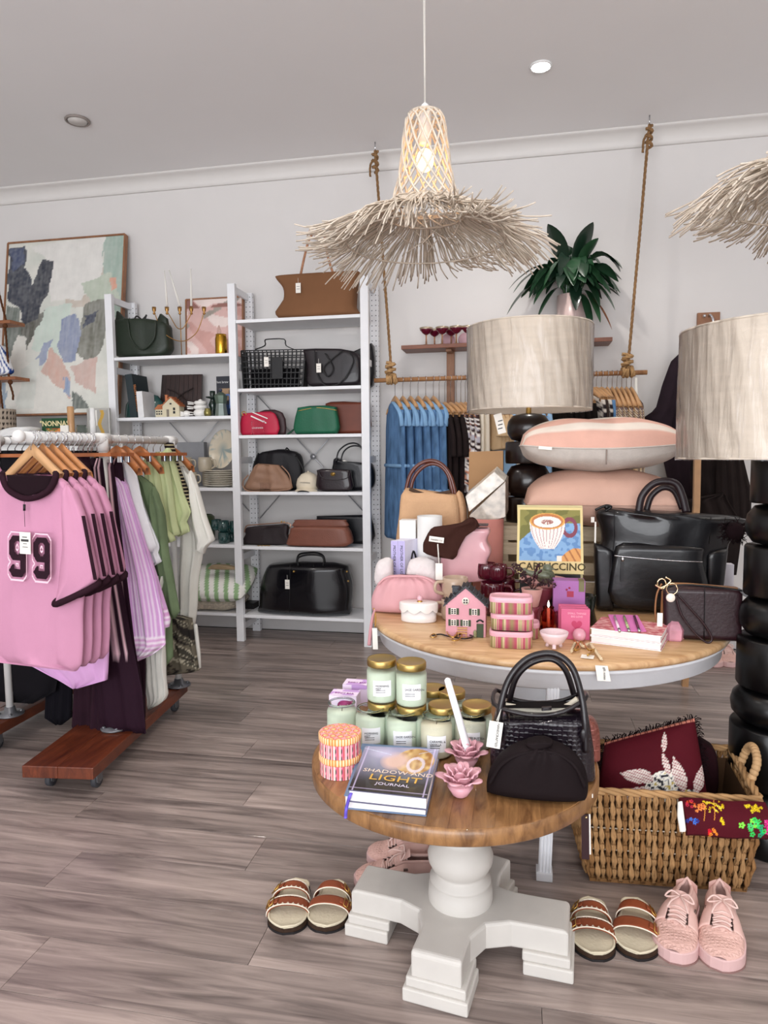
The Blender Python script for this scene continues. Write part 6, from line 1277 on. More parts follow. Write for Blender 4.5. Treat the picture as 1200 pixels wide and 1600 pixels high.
# key strap lying on the table
p = onz(705, 996, Z0); t = T('key_strap', 'black leather key strap with gold clasps lying before the pink house', 'key ring', (p.x, p.y, Z0)); lt = M('1b1416', .4)
O('strap', G().tube([onz(x, y, Z0+.006) for x, y in ((676, 993), (688, 991), (700, 994), (712, 996), (726, 998), (738, 995), (728, 990), (712, 993))], .0045, 6, 4, flat=.5), lt, t)
O('clasp', G().tube([onz(x, y, Z0+.008) for x, y in ((672, 994), (678, 990), (682, 994), (676, 996))], .002, 5, 3, closed=True).tube([onz(x, y, Z0+.012) for x, y in ((706, 1000), (714, 990), (722, 992), (716, 1000))], .0022, 5, 3, closed=True).tube([onz(x, y, Z0+.014) for x, y in ((698, 988), (706, 984), (714, 988), (708, 996))], .0022, 5, 3, closed=True), gold, t)
# beige mugs behind the house, burgundy mugs
bm = M('b59d88', .3, n=.08, coat=.3); bu = M('4a0f1e', .12, n=.1, coat=.7)
mug('beige_mug', 'beige speckled mug behind the pink house', (onY(711, 900, 2.42).x, 2.43, 0), Z0+.078, .048, .075, bm, 'beige cups behind the house', 3.6); mug('beige_mug', 'beige cup under the speckled mug, mostly hidden by the house', (onY(711, 900, 2.42).x-.005, 2.43, 0), Z0, .048, .076, bm, 'beige cups behind the house', 3.5)
for i, (px, Y, z, hr, r, lab) in enumerate(((770, 2.52, Z0+.062, -.3, .046, 'glossy burgundy mug, middle front of the burgundy stack'), (760, 2.58, Z0+.123, 2.9, .038, 'glossy burgundy mug, top left of the burgundy stack'), (778, 2.56, Z0+.121, -.2, .036, 'glossy burgundy mug, top right of the burgundy stack'), (768, 2.53, Z0, 3, .044, 'burgundy mug at the bottom of the stack, behind the tins'), (789, 2.60, Z0+.062, 0, .040, 'glossy burgundy mug at the back right of its group'), (789, 2.60, Z0, 0, .040, 'burgundy mug under the back right one'))):
    mug('burgundy_mug', lab, (onY(px, 900, Y).x, Y, 0), z, r, .060, bu, 'burgundy mugs', hr)
# cappuccino pictures
def capp(u, v):
    W = 'efe9dc'; x, y = u, v
    bd = .035
    if x < bd or x > 1-bd or y < bd or y > 1-bd: return 'd9c68c'
    if y < .19: return 'dcc38c' if sno(x*30, y*30) < .8 else 'c9b078'
    cxu, cyv = .46, .79; ex, ey = (x-cxu)/.27, (y-cyv)/.125; r = ex*ex+ey*ey
    if r < 1:
        if r > .80: return 'd9a24e'
        ex2, ey2 = (x-cxu)/.21, (y-cyv+.012)/.085; r2 = ex2*ex2+ey2*ey2
        if r2 < 1:
            if r2 < .2 and sno(x*70, y*70) > .35: return 'a06a62'
            return 'efe6dc'
        return 'b9733f'
    if cyv-.42 < y < cyv:
        k = (cyv-y)/.42; hw = .27*(1-k**2.2*.62)
        if abs(x-cxu) < hw:
            s_ = (x-cxu)/hw; return '9b5a66' if (s_*4.6+.25) % 1 < .16 else 'ece2dc'
    hx_, hy = (x-.80), (y-.70); r3 = math.hypot(hx_/.115, (hy)/.15)
    if .62 < r3 < 1.05 and x > .70: return '7e3a4c'
    if x > .68 and y < .19+.20*math.sin(max(0, min(1, (x-.62)/.42))*2.4) :
        return 'd79a5a' if (x*9+y*5) % 1 < .75 else 'a8683a'
    if x > .60 and y < .27: return 'e6ded2'
    if y > .72-.22*max(0, .42-x) and not (x > .62 and y < .76) or y > .76: return '6c6a2e' if sno(x*12, y*12) > .5 else '85803f'
    if x < .3 and y > .45+x*.9: return '6c6a2e' if sno(x*12, y*12) > .5 else '85803f'
    return '5f88b8' if sno(x*22, y*22) > .6 else '7fa5cc'
def picture(name, lab, P, Y, fn, n, z0, tilt=.02, title=None):
    a, b, c, d = [onY(x, y, Y) for x, y in P]; z0 = z0 if z0 is not None else (a.z+b.z)/2; a, b = V((a.x, Y, z0)), V((b.x, Y, z0)); d.y += tilt; c.y += tilt
    t = T(name, lab, 'picture', ((a.x+b.x)/2, Y, z0)); w = V((0, .018, 0))
    O('board', G().hexa([a, b, b+w, a+w], [d, c, c+w, d+w]), M('dccf9c', .6), t, .001)
    if fn: O('painted_face', G().quadcol(a, b, c, d, n, n, fn, off=.0008), VC, t)
    return t, a, b, c, d
picture('cream_canvas', 'second square canvas, only its cream edge showing behind the cappuccino picture', [(812, 900), (912, 900), (911, 791), (808, 790)], 2.60, None, 2, Z0)
t, a, b, c, d = picture('cappuccino_picture', 'square illustrated picture of a striped cappuccino cup', [(807, 896), (912, 896), (911, 794), (809, 793)], 2.56, capp, 120, None)
e = (b-a); u_ = (d-a)
text(t, 'CAPPUCCINO', a+e*.53+u_*.055+V((0, -.002, 0)), u_.length*.155, M('4a3f24', .7, n=0), sx=1.0, bold=.0006)
S('picture_plinth', 'dark box the cappuccino picture stands on', 'box', G().box(((a.x+b.x)/2, 2.59, (Z0+a.z)/2), (abs(b.x-a.x)*.9, .09, a.z-Z0-.001)), black)
# bird on plate, plant pot
plm = M('c28f8c', .45, n=.04); p = onY(850, 905, 2.45); HB = onY(850, 903, 2.45).z-Z0-.03; t = T('pink_dish_stack', 'dusty pink shallow bowl stack with the bird resting on it', 'bowls', (p.x, 2.45, Z0))
O('bowl', G().lathe([(.04, 0), (.05, .004), (.085, .026), (.082, .027), (.045, .008), (0, .006)], (p.x, 2.45, Z0+HB), 40), plm, t); O('lower_bowl', G().lathe([(.035, 0), (.045, .004), (.03, .02), (.022, HB*.6), (.04, HB*.95), (.04, HB), (0, HB)], (p.x, 2.45, Z0), 32), M('7e3440', .4), t)
bt = M('5f6450', .35, n=.5, ns=40, coat=.3); p = onY(850, 893, 2.44); zb = Z0+HB+.008
t = T('bird_ornament', 'mottled green ceramic bird with long tail on the pink bowl', 'ornament', (p.x, 2.44, zb))
O('bird_body', G().ball((p.x+.004, 2.44, zb+.030), (.034, .024, .028), 20, 12).ball((p.x+.012, 2.438, zb+.058), (.017, .015, .016), 14, 10).tube([(p.x-.01, 2.44, zb+.03), (p.x-.05, 2.44, zb+.04), (p.x-.075, 2.44, zb+.055)], lambda s: .016*(1-.75*s), 10, 3), bt, t)
O('beak', G().tube([(p.x+.025, 2.432, zb+.058), (p.x+.037, 2.428, zb+.056)], lambda s: .004*(1-.9*s), 6), bt, t); O('wing', G().ball((p.x, 2.422, zb+.034), (.024, .01, .014), 14, 8), bt, t)
p = onz(832, 948, Z0); p.y = 2.33; p.x = onY(831, 948, 2.33).x; t = T('twig_pot', 'small pink flared pot with dark berried twigs', 'pot', (p.x, p.y, Z0)); ZP = Z0+.078; O('footed_base', G().lathe([(.03, 0), (.032, .004), (.018, .03), (.018, .06), (.026, .077), (0, .077)], (p.x, p.y, Z0), 24), M('7e3440', .4), t)
O('flared_pot', G().lathe([(.020, 0), (.022, .003), (.036, .062), (.033, .062), (.02, .01), (0, .01)], (p.x, p.y, ZP), 28), M('c49088', .5, n=.04), t); O('gravel', G().lathe([(.032, .055), (0, .060)], (p.x, p.y, ZP), 16), M('8d8078', .9, b=1, bs=200), t)
rnd = random.Random(11); tw = M('2c1419', .7); br_ = M('351019', .5)
for k in range(12):
    a = rnd.uniform(0, 6.28); L_ = rnd.uniform(.04, .09); q = V((p.x+math.cos(a)*L_*.95, p.y+math.sin(a)*.03, ZP+.06+rnd.uniform(.01, .09)))
    P = crom([V((p.x, p.y, ZP+.055)), V((p.x, p.y, ZP+.055)).lerp(q, .5)+V((0, 0, .015)), q], 4); g = G().tube(P, .001, 4)
    for pp_ in P[3:]:
        for _ in range(2): g.ball(pp_+V((rnd.uniform(-.005, .005),)*3), rnd.uniform(.003, .0045), 7, 5)
    O('berried_twig', g, br_ if k % 2 else tw, t)
# red glass jars with led candles
rg = glass('f29a84', .05); rg2 = glass('e0848c', .05)
for i, (px, py, m_, lab) in enumerate(((857, 986, rg, 'coral glass ribbed candle jar beside the tins, front'), (873, 981, rg2, 'rose glass ribbed candle jar beside the pink cards'), (848, 962, rg2, 'rose glass candle jar at the back behind the tins'))):
    p = onz(px, py, Z0); p.y += .022
    t = T('glass_candle_jar', lab, 'candle holder', (p.x, p.y, Z0), 'coral glass candle jars')
    O('ribbed_glass', G().lathe([(.024, 0), (.027, .005), (.028, .04), (.026, .058), (.017, .068), (.019, .078), (.016, .078), (.014, .068), (.022, .056), (.024, .008), (0, .006)], (p.x, p.y, Z0), 28), m_, t)
    O('candle_stick', G().lathe([(.006, .008), (.006, .07), (0, .072)], (p.x, p.y, Z0), 12), M('f3e6dc', .5), t); O('flame_tip', G().lathe([(.0, .074), (.0042, .081), (.0035, .09), (0, .1)], (p.x, p.y, Z0), 10), M('fff6e0', .4, em=3, n=0), t)
# purple tea box, pink cards
a, b = onY(864, 945, 2.36), onY(914, 945, 2.36); zt_ = onY(864, 907, 2.36).z
t = T('tea_box', 'orchid purple tea box with olive seal behind the pink cards', 'box', ((a.x+b.x)/2, 2.39, Z0)); orch = M('a064a2', .5, n=.03)
O('carton', G().box(((a.x+b.x)/2, 2.39, (Z0+zt_)/2), (b.x-a.x, .06, zt_-Z0)), orch, t, .001); O('olive_seal', G().box((b.x-.012, 2.359, zt_-.018), (.018, .001, .036)).box((b.x-.012, 2.38, zt_+.0006), (.018, .05, .001)), M('6f6a45', .5), t)
O('red_print', G().box(((a.x+b.x)/2+.004, 2.3593, zt_-.045), (.022, .001, .020)).ball(((a.x+b.x)/2-.008, 2.3595, zt_-.03), .0035).ball(((a.x+b.x)/2+.001, 2.3595, zt_-.024), .0035), M('a02848', .5), t)
pkm = M('cf5f85', .5, n=.03)
for i in range(3):
    Y = 2.228+.022*i; x0_, x1_ = 876-i*2, 921-i*3; a, b = onY(x0_, 998, Y), onY(x1_, 998, Y); zt_ = onY(x0_, 950-i*3, Y).z
    t = T('pink_card_pack', ['hot pink card pack with a heart, frontmost of three', 'hot pink card pack, middle of three', 'hot pink card pack, rearmost of three'][i], 'card', ((a.x+b.x)/2, Y, Z0), 'hot pink card packs')
    O('card_box', G().box(((a.x+b.x)/2, Y, (Z0+zt_)/2), (b.x-a.x, .018, zt_-Z0)), pkm, t, .001)
    if i == 0:
        cx_ = (a.x+b.x)/2+.004; cz = Z0+.048; hs = [(cx_+.0165*math.sin(q)**3, Y-.0100, cz+.0011*(13*math.cos(q)-5*math.cos(2*q)-2*math.cos(3*q)-math.cos(4*q))) for q in [k*2*math.pi/32 for k in range(32)]]
        O('heart', G().add(hs, [list(range(32))]), M('b8365f', .5, n=0), t); text(t, 'SMALL THINGS', (cx_, Y-.0095, cz+.034), .0085, M('f4b6c8', .5, n=0)); text(t, 'BIG LOVE', (cx_, Y-.0095, cz+.024), .0085, M('f4b6c8', .5, n=0))
p = onY(893, 912, 2.42); S('dark_glass_vase', 'dark smoked glass vase edge behind the tea box', 'vase', G().lathe([(.035, 0), (.045, .004), (.034, .05), (.040, .10), (.037, .10), (.03, .05), (0, .01)], (onY(914, 930, 2.42).x, 2.44, Z0), 28), M('20261f', .1, tr=.5))
# footed bowl, crystal balls, chain, tags
p = onz(866, 1016, Z0); p.y += .02; t = T('footed_bowl', 'small pale pink three footed ceramic bowl at the front edge', 'bowl', (p.x, p.y, Z0)); pb = M('e6ccd0', .35, n=.02, coat=.3)
O('bowl_body', G().lathe([(.014, .012), (.030, .022), (.041, .042), (.043, .052), (.040, .053), (.036, .042), (.022, .027), (0, .022)], (p.x, p.y, Z0), 32), pb, t)
for k in range(3): a = k*2.094+.5; O('foot', G().tube([(p.x+.018*math.cos(a), p.y+.018*math.sin(a), Z0+.018), (p.x+.024*math.cos(a), p.y+.024*math.sin(a), Z0+.004)], .006, 8), pb, t)
p = onz(905, 1002, Z0); S('rose_quartz_ball', 'small rose quartz ball beside the footed bowl', 'crystal', G().ball((p.x, p.y, Z0+.021), .021, 20, 14), M('d99bab', .15, n=.1, coat=.5))
p = onz(920, 1012, Z0); t = T('beaded_bag_chain', 'twisted cream and gold chain with two paper tags hanging over the table edge', 'chain', (p.x, p.y, Z0))
rope([onz(x, y, Z0+.008) for x, y in ((893, 1018), (900, 1004), (912, 1010), (922, 1006), (934, 1022), (940, 1030))], .0045, M('d8c3a2', .6, n=.3), t, "loop"); O("twisted_cord", G().tube([onz(x, y, Z0+.01) for x, y in ((897, 1000), (906, 1012), (898, 1016), (908, 1002), (920, 1016), (930, 1014), (918, 1024))], .003, 5, 4), gold, t)
q = onz(918, 1026, Z0+.003); O('flat_tag', G().box(q, (.036, .032, .0015), -.2), tagm, t)
q = onz(941, 1036, ZB+.004); q2 = onY(944, 1064, q.y-.012)
tg_ = O('hanging_tag', G().hexa([q2+V((-.018, -.001, 0)), q2+V((.018, -.001, 0)), q2+V((.018, .001, 0)), q2+V((-.018, .001, 0))], [q+V((-.020, -.006, -.006)), q+V((.014, -.006, -.006)), q+V((.014, -.004, -.006)), q+V((-.020, -.004, -.006))]), tagm, t)
text(t, 'gift notes', q.lerp(q2, .55)+V((0, -.006, 0)), .0095, ink, right=(.05, 0, -1), up=(1, 0, .05))
# pink books and pen card
pbk = lambda u, v: 'bd5f69' if sno(u*22, v*50) > .45 else 'e0aeab'
P0_ = [onz(x, y, Z0) for x, y in ((922, 1003), (1033, 1019))]
for i in range(2):
    z = Z0+i*.024; A = onz(922+0*i, 1004, Z0); B = onz(1033, 1018, Z0); e = (B-A); n_ = V((-e.y, e.x, 0)).normalized()*.165
    t = T('pink_patterned_book', ['lower pink and white patterned hardback book', 'upper pink and white patterned hardback book under the pens'][i], 'book', ((A+B)/2+n_/2).xy.to_3d()+V((0, 0, z)), 'stacked pink books')
    A = V((A.x, A.y, z)); B = V((B.x, B.y, z)); up_ = V((0, 0, 1)); C2, D2 = B+n_, A+n_
    for zz, nm in ((0, 'cover'), (.0205, 'cover')):
        O(nm, G().quadcol(A+up_*(zz+.0025), B+up_*(zz+.0025), C2+up_*(zz+.0025), D2+up_*(zz+.0025), 40, 60, pbk, nrm=(0, 0, 1)).hexa([A+up_*zz, B+up_*zz, C2+up_*zz, D2+up_*zz], [v+up_*(zz+.0024) for v in (A, B, C2, D2)]), VC if 0 else VCC, t)
    m_ = .003; ee = e.normalized()*m_; nn = n_.normalized()*m_
    O('pages', G().hexa([A+ee+nn+up_*.0025, B-ee+nn+up_*.0025, C2-ee-nn+up_*.0025, D2+ee-nn+up_*.0025], [v+up_*.0205 for v in (A+ee+nn, B-ee+nn, C2-ee-nn, D2+ee-nn)]), M('f0e6e4', .8, n=.02), t)
zt_ = Z0+.0485; q = [onz(x, y, zt_) for x, y in ((961, 986), (1010, 987), (996, 962), (950, 961))]
t = T('pen_gift_card', 'orchid pink card carrying three patterned mini pens', 'card', (q[0]+q[2])/2)
O('card', G().hexa(q, [v+V((0, 0, .002)) for v in q]), M('e37fc3', .5, n=.02), t)
for i, (x, c1) in enumerate(((962, 'd9c3cc'), (977, '9fae7c'), (993, '5d2740'))):
    a_, b_ = onz(x-2, 963, zt_+.007), onz(x+5, 983, zt_+.007); O('mini_pen', G().tube([a_, b_], .0042, 10), M(c1, .3, n=.5, ns=120), t); O('pen_tip', G().tube([b_, b_+(b_-a_)*.14], .0045, 10), chrome, t)
# rose quartz crystal
p = onz(1051, 1001, Z0); p.y += .02; hx6 = [(.026, 0), (.028, .005), (.030, .03), (.022, .045), (.006, .066), (0, .068)]
S('rose_quartz_crystal', 'faceted rose quartz crystal point in front of the burgundy wallet', 'crystal', G().lathe([(r*1.25, z*1.15) for r, z in hx6], (p.x+.006, p.y, Z0), 6, smooth=False), M('d593a4', .12, n=.25, ns=20, tr=.25, coat=.5))
# black tote
bt_ = M('09080d', .35, n=.12, ns=6, b=.2, bs=30, coat=.25)
YT = 2.70
def tote_extra(t):
    for Pp in ([(998, 800), (1003, 776), (1018, 758), (1036, 752), (1056, 756), (1066, 775), (1072, 800)],): O('handle', G().tube(pathY(Pp, YT-.03), .009, 8, flat=1.5), M('1c0e14', .4), t)
    O('handle', G().tube(pathY([(1010, 798), (1018, 775), (1036, 762), (1054, 768), (1066, 795)], YT+.03), .008, 8, flat=1.4), M('1c0e14', .4), t)
    O('front_pocket', G().scan([(958, 945), (1100, 950), (1098, 875), (1100, 860), (1085, 852), (975, 848), (962, 856), (958, 872)], YT-.065, .025, nh=5, ne=4), bt_, t)
    O('zip', G().tube(pathY([(960, 868), (1000, 872), (1050, 876), (1098, 878)], YT-.095), .0022, 5), chrome, t); O('zip_puller', G().box(onY(972, 893, YT-.10), (.010, .004, .075)), bt_, t); O('zip_slider', G().ball(onY(973, 874, YT-.098), (.006, .005, .010)), chrome, t)
    for Pp in ([(930, 950), (958, 955), (958, 858), (928, 848)], [(1100, 955), (1126, 945), (1136, 855), (1102, 862)]): O('side_pocket', G().scan(Pp, YT-.045, .03, nh=4, ne=4, sm=1), bt_, t)
    O('seam', G().tube(pathY([(960, 800), (958, 850), (956, 900)], YT-.064, 3), .0015, 5).tube(pathY([(1111, 808), (1108, 850)], YT-.064, 3), .0015, 5), blk, t)
    O('top_zip', G().tube(pathY([(932, 796), (1000, 800), (1080, 804), (1150, 808), (1168, 820)], YT), .004, 6), blk, t); O('drawstring_knot', G().tube(pathY([(930, 797), (946, 790), (955, 792), (946, 798)], YT-.05), .005, 6).ball(onY(948, 792, YT-.05), .010), blk, t)
    O('sewn_tag', G().box(onY(930, 838, YT-.03), (.006, .002, .11)).box(onY(926, 812, YT-.03), (.012, .002, .02)), tagm, t)
bag('black_tote', 'large soft black leather tote with arched plum handles at the back of the table', 'handbag', [(930, 955), (985, 960), (1090, 960), (1124, 950), (1128, 900), (1135, 850), (1150, 830), (1168, 812), (1140, 806), (1050, 800), (960, 794), (930, 797), (936, 820), (940, 845), (928, 865), (930, 910)], YT, .07, bt_, Z0, extra=(tote_extra,), nh=4, ne=5, cap=.08, nu=30, nv=30, disp=folds(.006, 9, 0, .001), sm=2)
rnd = random.Random(3); g = G()
for i in range(240):
    c = onY(1145+rnd.uniform(-14, 18), 830+rnd.uniform(-12, 12), 2.55); d_ = V((rnd.gauss(0, 1), rnd.gauss(0, 1), rnd.gauss(-.5, 1))).normalized()*.028; g.tube([c, c+d_*.5+V((0, 0, .004)), c+d_], .0012, 3)
S('fur_charm', 'fluffy dark fur pompom charm hanging off the right end of the black tote', 'bag charm', g.ball(onY(1148, 830, 2.55), .032), M('1d1014', .95))['kind'] = 'stuff'
# burgundy wallet with tan one behind, key ring charm
wb = M('260f15', .42, n=.08, b=.2, bs=120, coat=.15)
t = bag('tan_pouch', 'tan leather pouch behind the burgundy wallet, only its top edge seen', 'pouch', [(1040, 1000), (1150, 1002), (1158, 925), (1150, 914), (1046, 910), (1034, 925), (1032, 960)], 2.335, .022, M('a97850', .5, n=.08), Z0, nh=6, ne=6, sm=1)
def wx(t):
    O('top_zip', G().tube(pathY([(1034, 917), (1080, 914), (1158, 923), (1168, 935)], 2.28), .003, 6), blk, t); O('zip_end', G().beam(onY(1152, 922, 2.285), onY(1184, 937, 2.265), .016, .006, up=(0, 1, 0)), wb, t)
    O('wrist_strap', G().tube(pathY([(1056, 930), (1064, 958), (1080, 982), (1098, 1000), (1108, 1004), (1112, 996), (1100, 975), (1078, 950), (1060, 930)], 2.24), .0035, 6), wb, t)
    O('seam', G().tube(pathY([(1101, 918), (1101, 950), (1100, 998)], 2.255, 3), .0012, 5), blk, t)
    O('white_side_tag', G().box(onY(1031, 970, 2.245), (.016, .002, .05)), tagm, t)
bag('burgundy_wallet', 'flat dark burgundy leather wallet clutch with wrist strap at the right of the table', 'clutch bag', [(1037, 998), (1157, 1004), (1159, 925), (1150, 920), (1060, 914), (1036, 920)], 2.28, .022, wb, Z0, extra=(wx,), nh=6, ne=8, cap=.08, sm=1)
t = T('pearl_key_ring', 'gold key ring charm with pearl disc clipped to the burgundy wallet', 'key ring', onY(1046, 935, 2.235))
O('gold_rings', G().tube([onY(1050+9*math.cos(k*.6), 920+9*math.sin(k*.6), 2.235) for k in range(10)], .0022, 6, closed=True).tube([onY(1034+7*math.cos(k*.6), 912+8*math.sin(k*.6), 2.23) for k in range(10)], .0025, 6, closed=True).tube(pathY([(1024, 914), (1034, 918), (1048, 908), (1040, 902)], 2.225), .003, 6), M('e0c7a0', .2, 1), t)
O('pearl_disc', G().ball(onY(1048, 934, 2.23), (.014, .006, .014), 16, 10), M('e8dfd2', .15, coat=.8), t)
S('tan_wrist_strap', 'thin tan leather loop strap at the left end of the burgundy wallet', 'strap', G().tube(pathY([(1034, 912), (1026, 930), (1024, 960), (1030, 985), (1036, 960), (1036, 930)], 2.30), .003, 6), M('9a6a45', .5))
S('card_box', 'small white printed box behind the black tote, right side', 'box', G().box(onY(1133, 893, 2.75)+V((0, 0, -.05)), (.05, .04, .16)), M('dedbe4', .5))
# ================================================================ THINGS ON THE SMALL ROUND TABLE
ZT2 = ZS+.0006
wax = M('dfe6d3', .5, n=.03, coat=.1); wax2 = M('eadfc8', .5, n=.03, coat=.1); waxb = M('d9d3c2', .5, n=.03); gl2 = glass('f0f8f4', .02, 1.12); gl3 = glass('d5e2dc', .05, 1.4); lidm = M('bba062', .38, 1, n=.05)
JH, JR = .100, .0385
def jar(c, z, lab, closed, wx_, words, front=True):
    x, y = c; t = T('jar_candle', lab, 'candle', (x, y, z), 'jar candles'); H_ = JH
    O('wax_fill', G().lathe([(JR*.86, .004), (JR*.93, .010), (JR*.93, H_*.78), (0, H_*.78)], (x, y, z), 28), wx_, t)
    O('glass_jar', G().lathe([(JR*.8, 0), (JR*.97, .003), (JR, .010), (JR, H_*.80), (JR*.88, H_*.90), (JR*.88, H_)], (x, y, z), 32, caps=False), gl2, t)
    if closed:
        O('gold_lid', G().lathe([(JR*.95, H_*.92), (JR*.97, H_*.95), (JR*.97, H_*1.07), (JR*.93, H_*1.10), (JR*.86, H_*1.09), (0, H_*1.09)], (x, y, z), 36), lidm, t)
    else:
        O('rim', G().tube([(x+JR*.86*math.cos(a*.196), y+JR*.86*math.sin(a*.196), z+H_) for a in range(32)], .0026, 6, closed=True), gl3, t)
        O('wick', G().tube([(x, y, z+H_*.77), (x+.001, y, z+H_*.88)], .0008, 4), M('5a4a3a', .8), t)
    if words:
        tw_ = .68; an0 = math.atan2(-y, -x+.02)
        O('paper_label', G().grid(lambda u, v: (x+(JR+.0006)*math.cos(an0-.62+1.24*u), y+(JR+.0006)*math.sin(an0-.62+1.24*u), z+.022+.040*v), 12, 1), M('eeeef0', .6, n=.01), t)
        f = V((math.cos(an0), math.sin(an0), 0)); r_ = V((-f.y, f.x, 0))
        text(t, words, V((x, y, z+.047))+f*(JR+.0012)-r_*.017, .0072, ink, right=r_, align='LEFT', name='label_lettering'); 
        for q in range(2): O('print_line', G().box(V((x, y, z+.038-.005*q))+f*(JR+.0004)-r_*.004, (.0008, .024, .0012), math.atan2(f.y, f.x)), ink, t)
    return t
def jp(px, py, z): p = onz(px, py, z); d = V((p.x, p.y, 0)).normalized()*JR; return (p.x+d.x, p.y+d.y)
fr = [(535, 1166, wax, '', 'open jar candle behind the striped round box, leftmost'), (580, 1176, wax, 'MORNING\nMIST', 'open pale green jar candle, second from the left in the front row'), (629, 1182, wax, 'SAGE GARDEN', 'open pale green jar candle behind the journal, middle of the front row'), (682, 1190, wax2, 'CARAMEL &\nVANILLA', 'open cream coloured jar candle, fourth in the front row'), (735, 1184, waxb, 'WHITE BUTTER', 'open beige jar candle behind the taper candle, rightmost of the front row')]
for px, py, w_, s_, lab in fr: jar(jp(px, py, ZT2), ZT2, lab, False, w_, s_)
bk_ = []
for px, py, s_, up_, lab in ((597, 1094, '', 1, 'closed jar candle with gold lid carrying the left upper jar'), (643, 1100, '', 1, 'closed jar candle with gold lid carrying the right upper jar'), (676, 1074, '', 0, 'closed jar candle with dark gold lid behind the right upper jar'), (705, 1078, '', 0, 'closed jar candle with gold lid at the back, right of the upper jars'), (692, 1100, '', 0, 'closed jar candle with gold lid left of the taper candle tip'), (745, 1100, '', 0, 'closed jar candle with gold lid beside the woven handbag')):
    z = ZT2+JH*1.09; p = onz(px, py, z); jar((p.x, p.y), ZT2, lab, True, wax, s_); 
    if up_: bk_.append((p.x, p.y))
jar(bk_[0], ZT2+JH*1.1, 'closed pale green jar candle on top at the left with gold lid', True, wax, 'MORNING\nMIST'); jar(bk_[1], ZT2+JH*1.1, 'closed pale green jar candle on top at the right with gold lid', True, wax, 'SAGE GARDEN')
# lilac soap boxes
lil = lambda s: (lambda u, v: 'c9a0dc' if sno(u*4+s, v*4+s*3) > .62 else 'eedcf3')
for i, (px, pyb, w_, lab) in enumerate(((536, 1135, 38, 'white and lilac blob printed soap box, front of the two'), (556, 1116, 36, 'white and lilac blob printed soap box, rear of the two'))):
    p = onz(px, pyb, ZT2); s_ = (p-C0).dot(F)/CF; w = w_*s_*1.15; h = .085 if i == 0 else .085; d = .05
    t = T('soap_box', lab, 'box', (p.x, p.y+d/2, ZT2), 'lilac soap boxes')
    a, b = V((p.x-w/2, p.y, ZT2)), V((p.x+w/2, p.y, ZT2)); u_ = V((0, 0, h)); dd = V((0, d, 0))
    O('carton', G().hexa([a, b, b+dd, a+dd], [v+u_ for v in (a, b, b+dd, a+dd)]), M('e8d8ee', .5, n=.02), t, .0008)
    O('front_print', G().quadcol(a, b, b+u_, a+u_, 30, 34, lil(i*3), off=.0006), VC, t); O('top_print', G().quadcol(a+u_, b+u_, b+u_+dd, a+u_+dd, 20, 16, lil(i+8), off=.0006, nrm=(0, 0, 1)), VC, t)
    if i == 0:
        O('round_badge', G().lathe([(.016, 0), (0, .0005)], (p.x+.004, p.y-.001, ZT2+h*.62), 24, tilt=Matrix.Rotation(math.radians(90), 3, 'X')), M('a83c78', .5), t); text(t, 'petals', (p.x+.004, p.y-.0018, ZT2+h*.60), .010, white)
    text(t, 'BODY BAR', ((a+b)/2+u_+dd*.3+V((0, 0, .001))), .011, M('8c3f86', .5, n=0), up=(0, 1, 0))
# round patterned boxes
def rb(u, v):
    k = (u*22) % 1; return 'b8463c' if k < .12 else 'e9a9b4' if k < .4 else 'e8d7c8' if k < .52 else '1d1516' if k < .72 and (v*9) % 1 < .7 else 'e0728e' if k < .9 else 'f0e2d8'
p = onz(526, 1216, ZT2); p.y += .035; RR = .0475
for i in range(2):
    z = ZT2+.048*i; t = T('round_striped_box', ['round pink striped trinket box, lower of the two', 'round trinket box with floral orange lid, upper of the two'][i], 'box', (p.x, p.y, z), 'round patterned boxes')
    O('box_side', G().lathe([(RR, 0)]+[(RR, .035*k/6) for k in range(7)], (p.x, p.y, z), 220, colf=lambda u, v: lin(rb(u, v))), VC, t)
    def top(u, v):
        if v > .62: return lin('dd8a3c') if (u*46) % 1 < .6 else lin('f1d9a8')
        r = 1-v/.62; 
        return lin('dd8a3c')
    O('lid_rim', G().lathe([(RR+.0015, .033), (RR+.0022, .0345), (RR+.0022, .047), (RR, .0478)], (p.x, p.y, z), 180, colf=lambda u, v: lin('e08a45') if (u*44) % 1 < .55 else lin('f3dcae')), VC, t)
    def ft(u, v):
        x, y = u*2-1, v*2-1; gx, gy = (x*2.6+ (.5 if int((y+1)*1.3*1.0) % 2 else 0)) % 1-.5, (y*2.6) % 1-.5; r = math.hypot(gx, gy)
        return 'f3e4c0' if r < .10 else '3a2020' if r < .17 and (math.atan2(gy, gx)*3) % 1 < .4 else 'f0cf8c' if r < .27 else 'e08a45' if r < .36 else 'd9646c' if r < .44 else 'efaaa8'
    if i: O('lid_top', G().grid(lambda u, v: (p.x+RR*v*math.cos(6.2832*u), p.y+RR*v*math.sin(6.2832*u), z+.0482), 120, 40, lambda u, v: ft(.5+.5*v*math.cos(6.2832*u), .5+.5*v*math.sin(6.2832*u)), smooth=False), VC, t)
    else: O('lid_top', G().lathe([(RR, .0478), (0, .0478)], (p.x, p.y, z), 40), M('e08a45', .5), t)
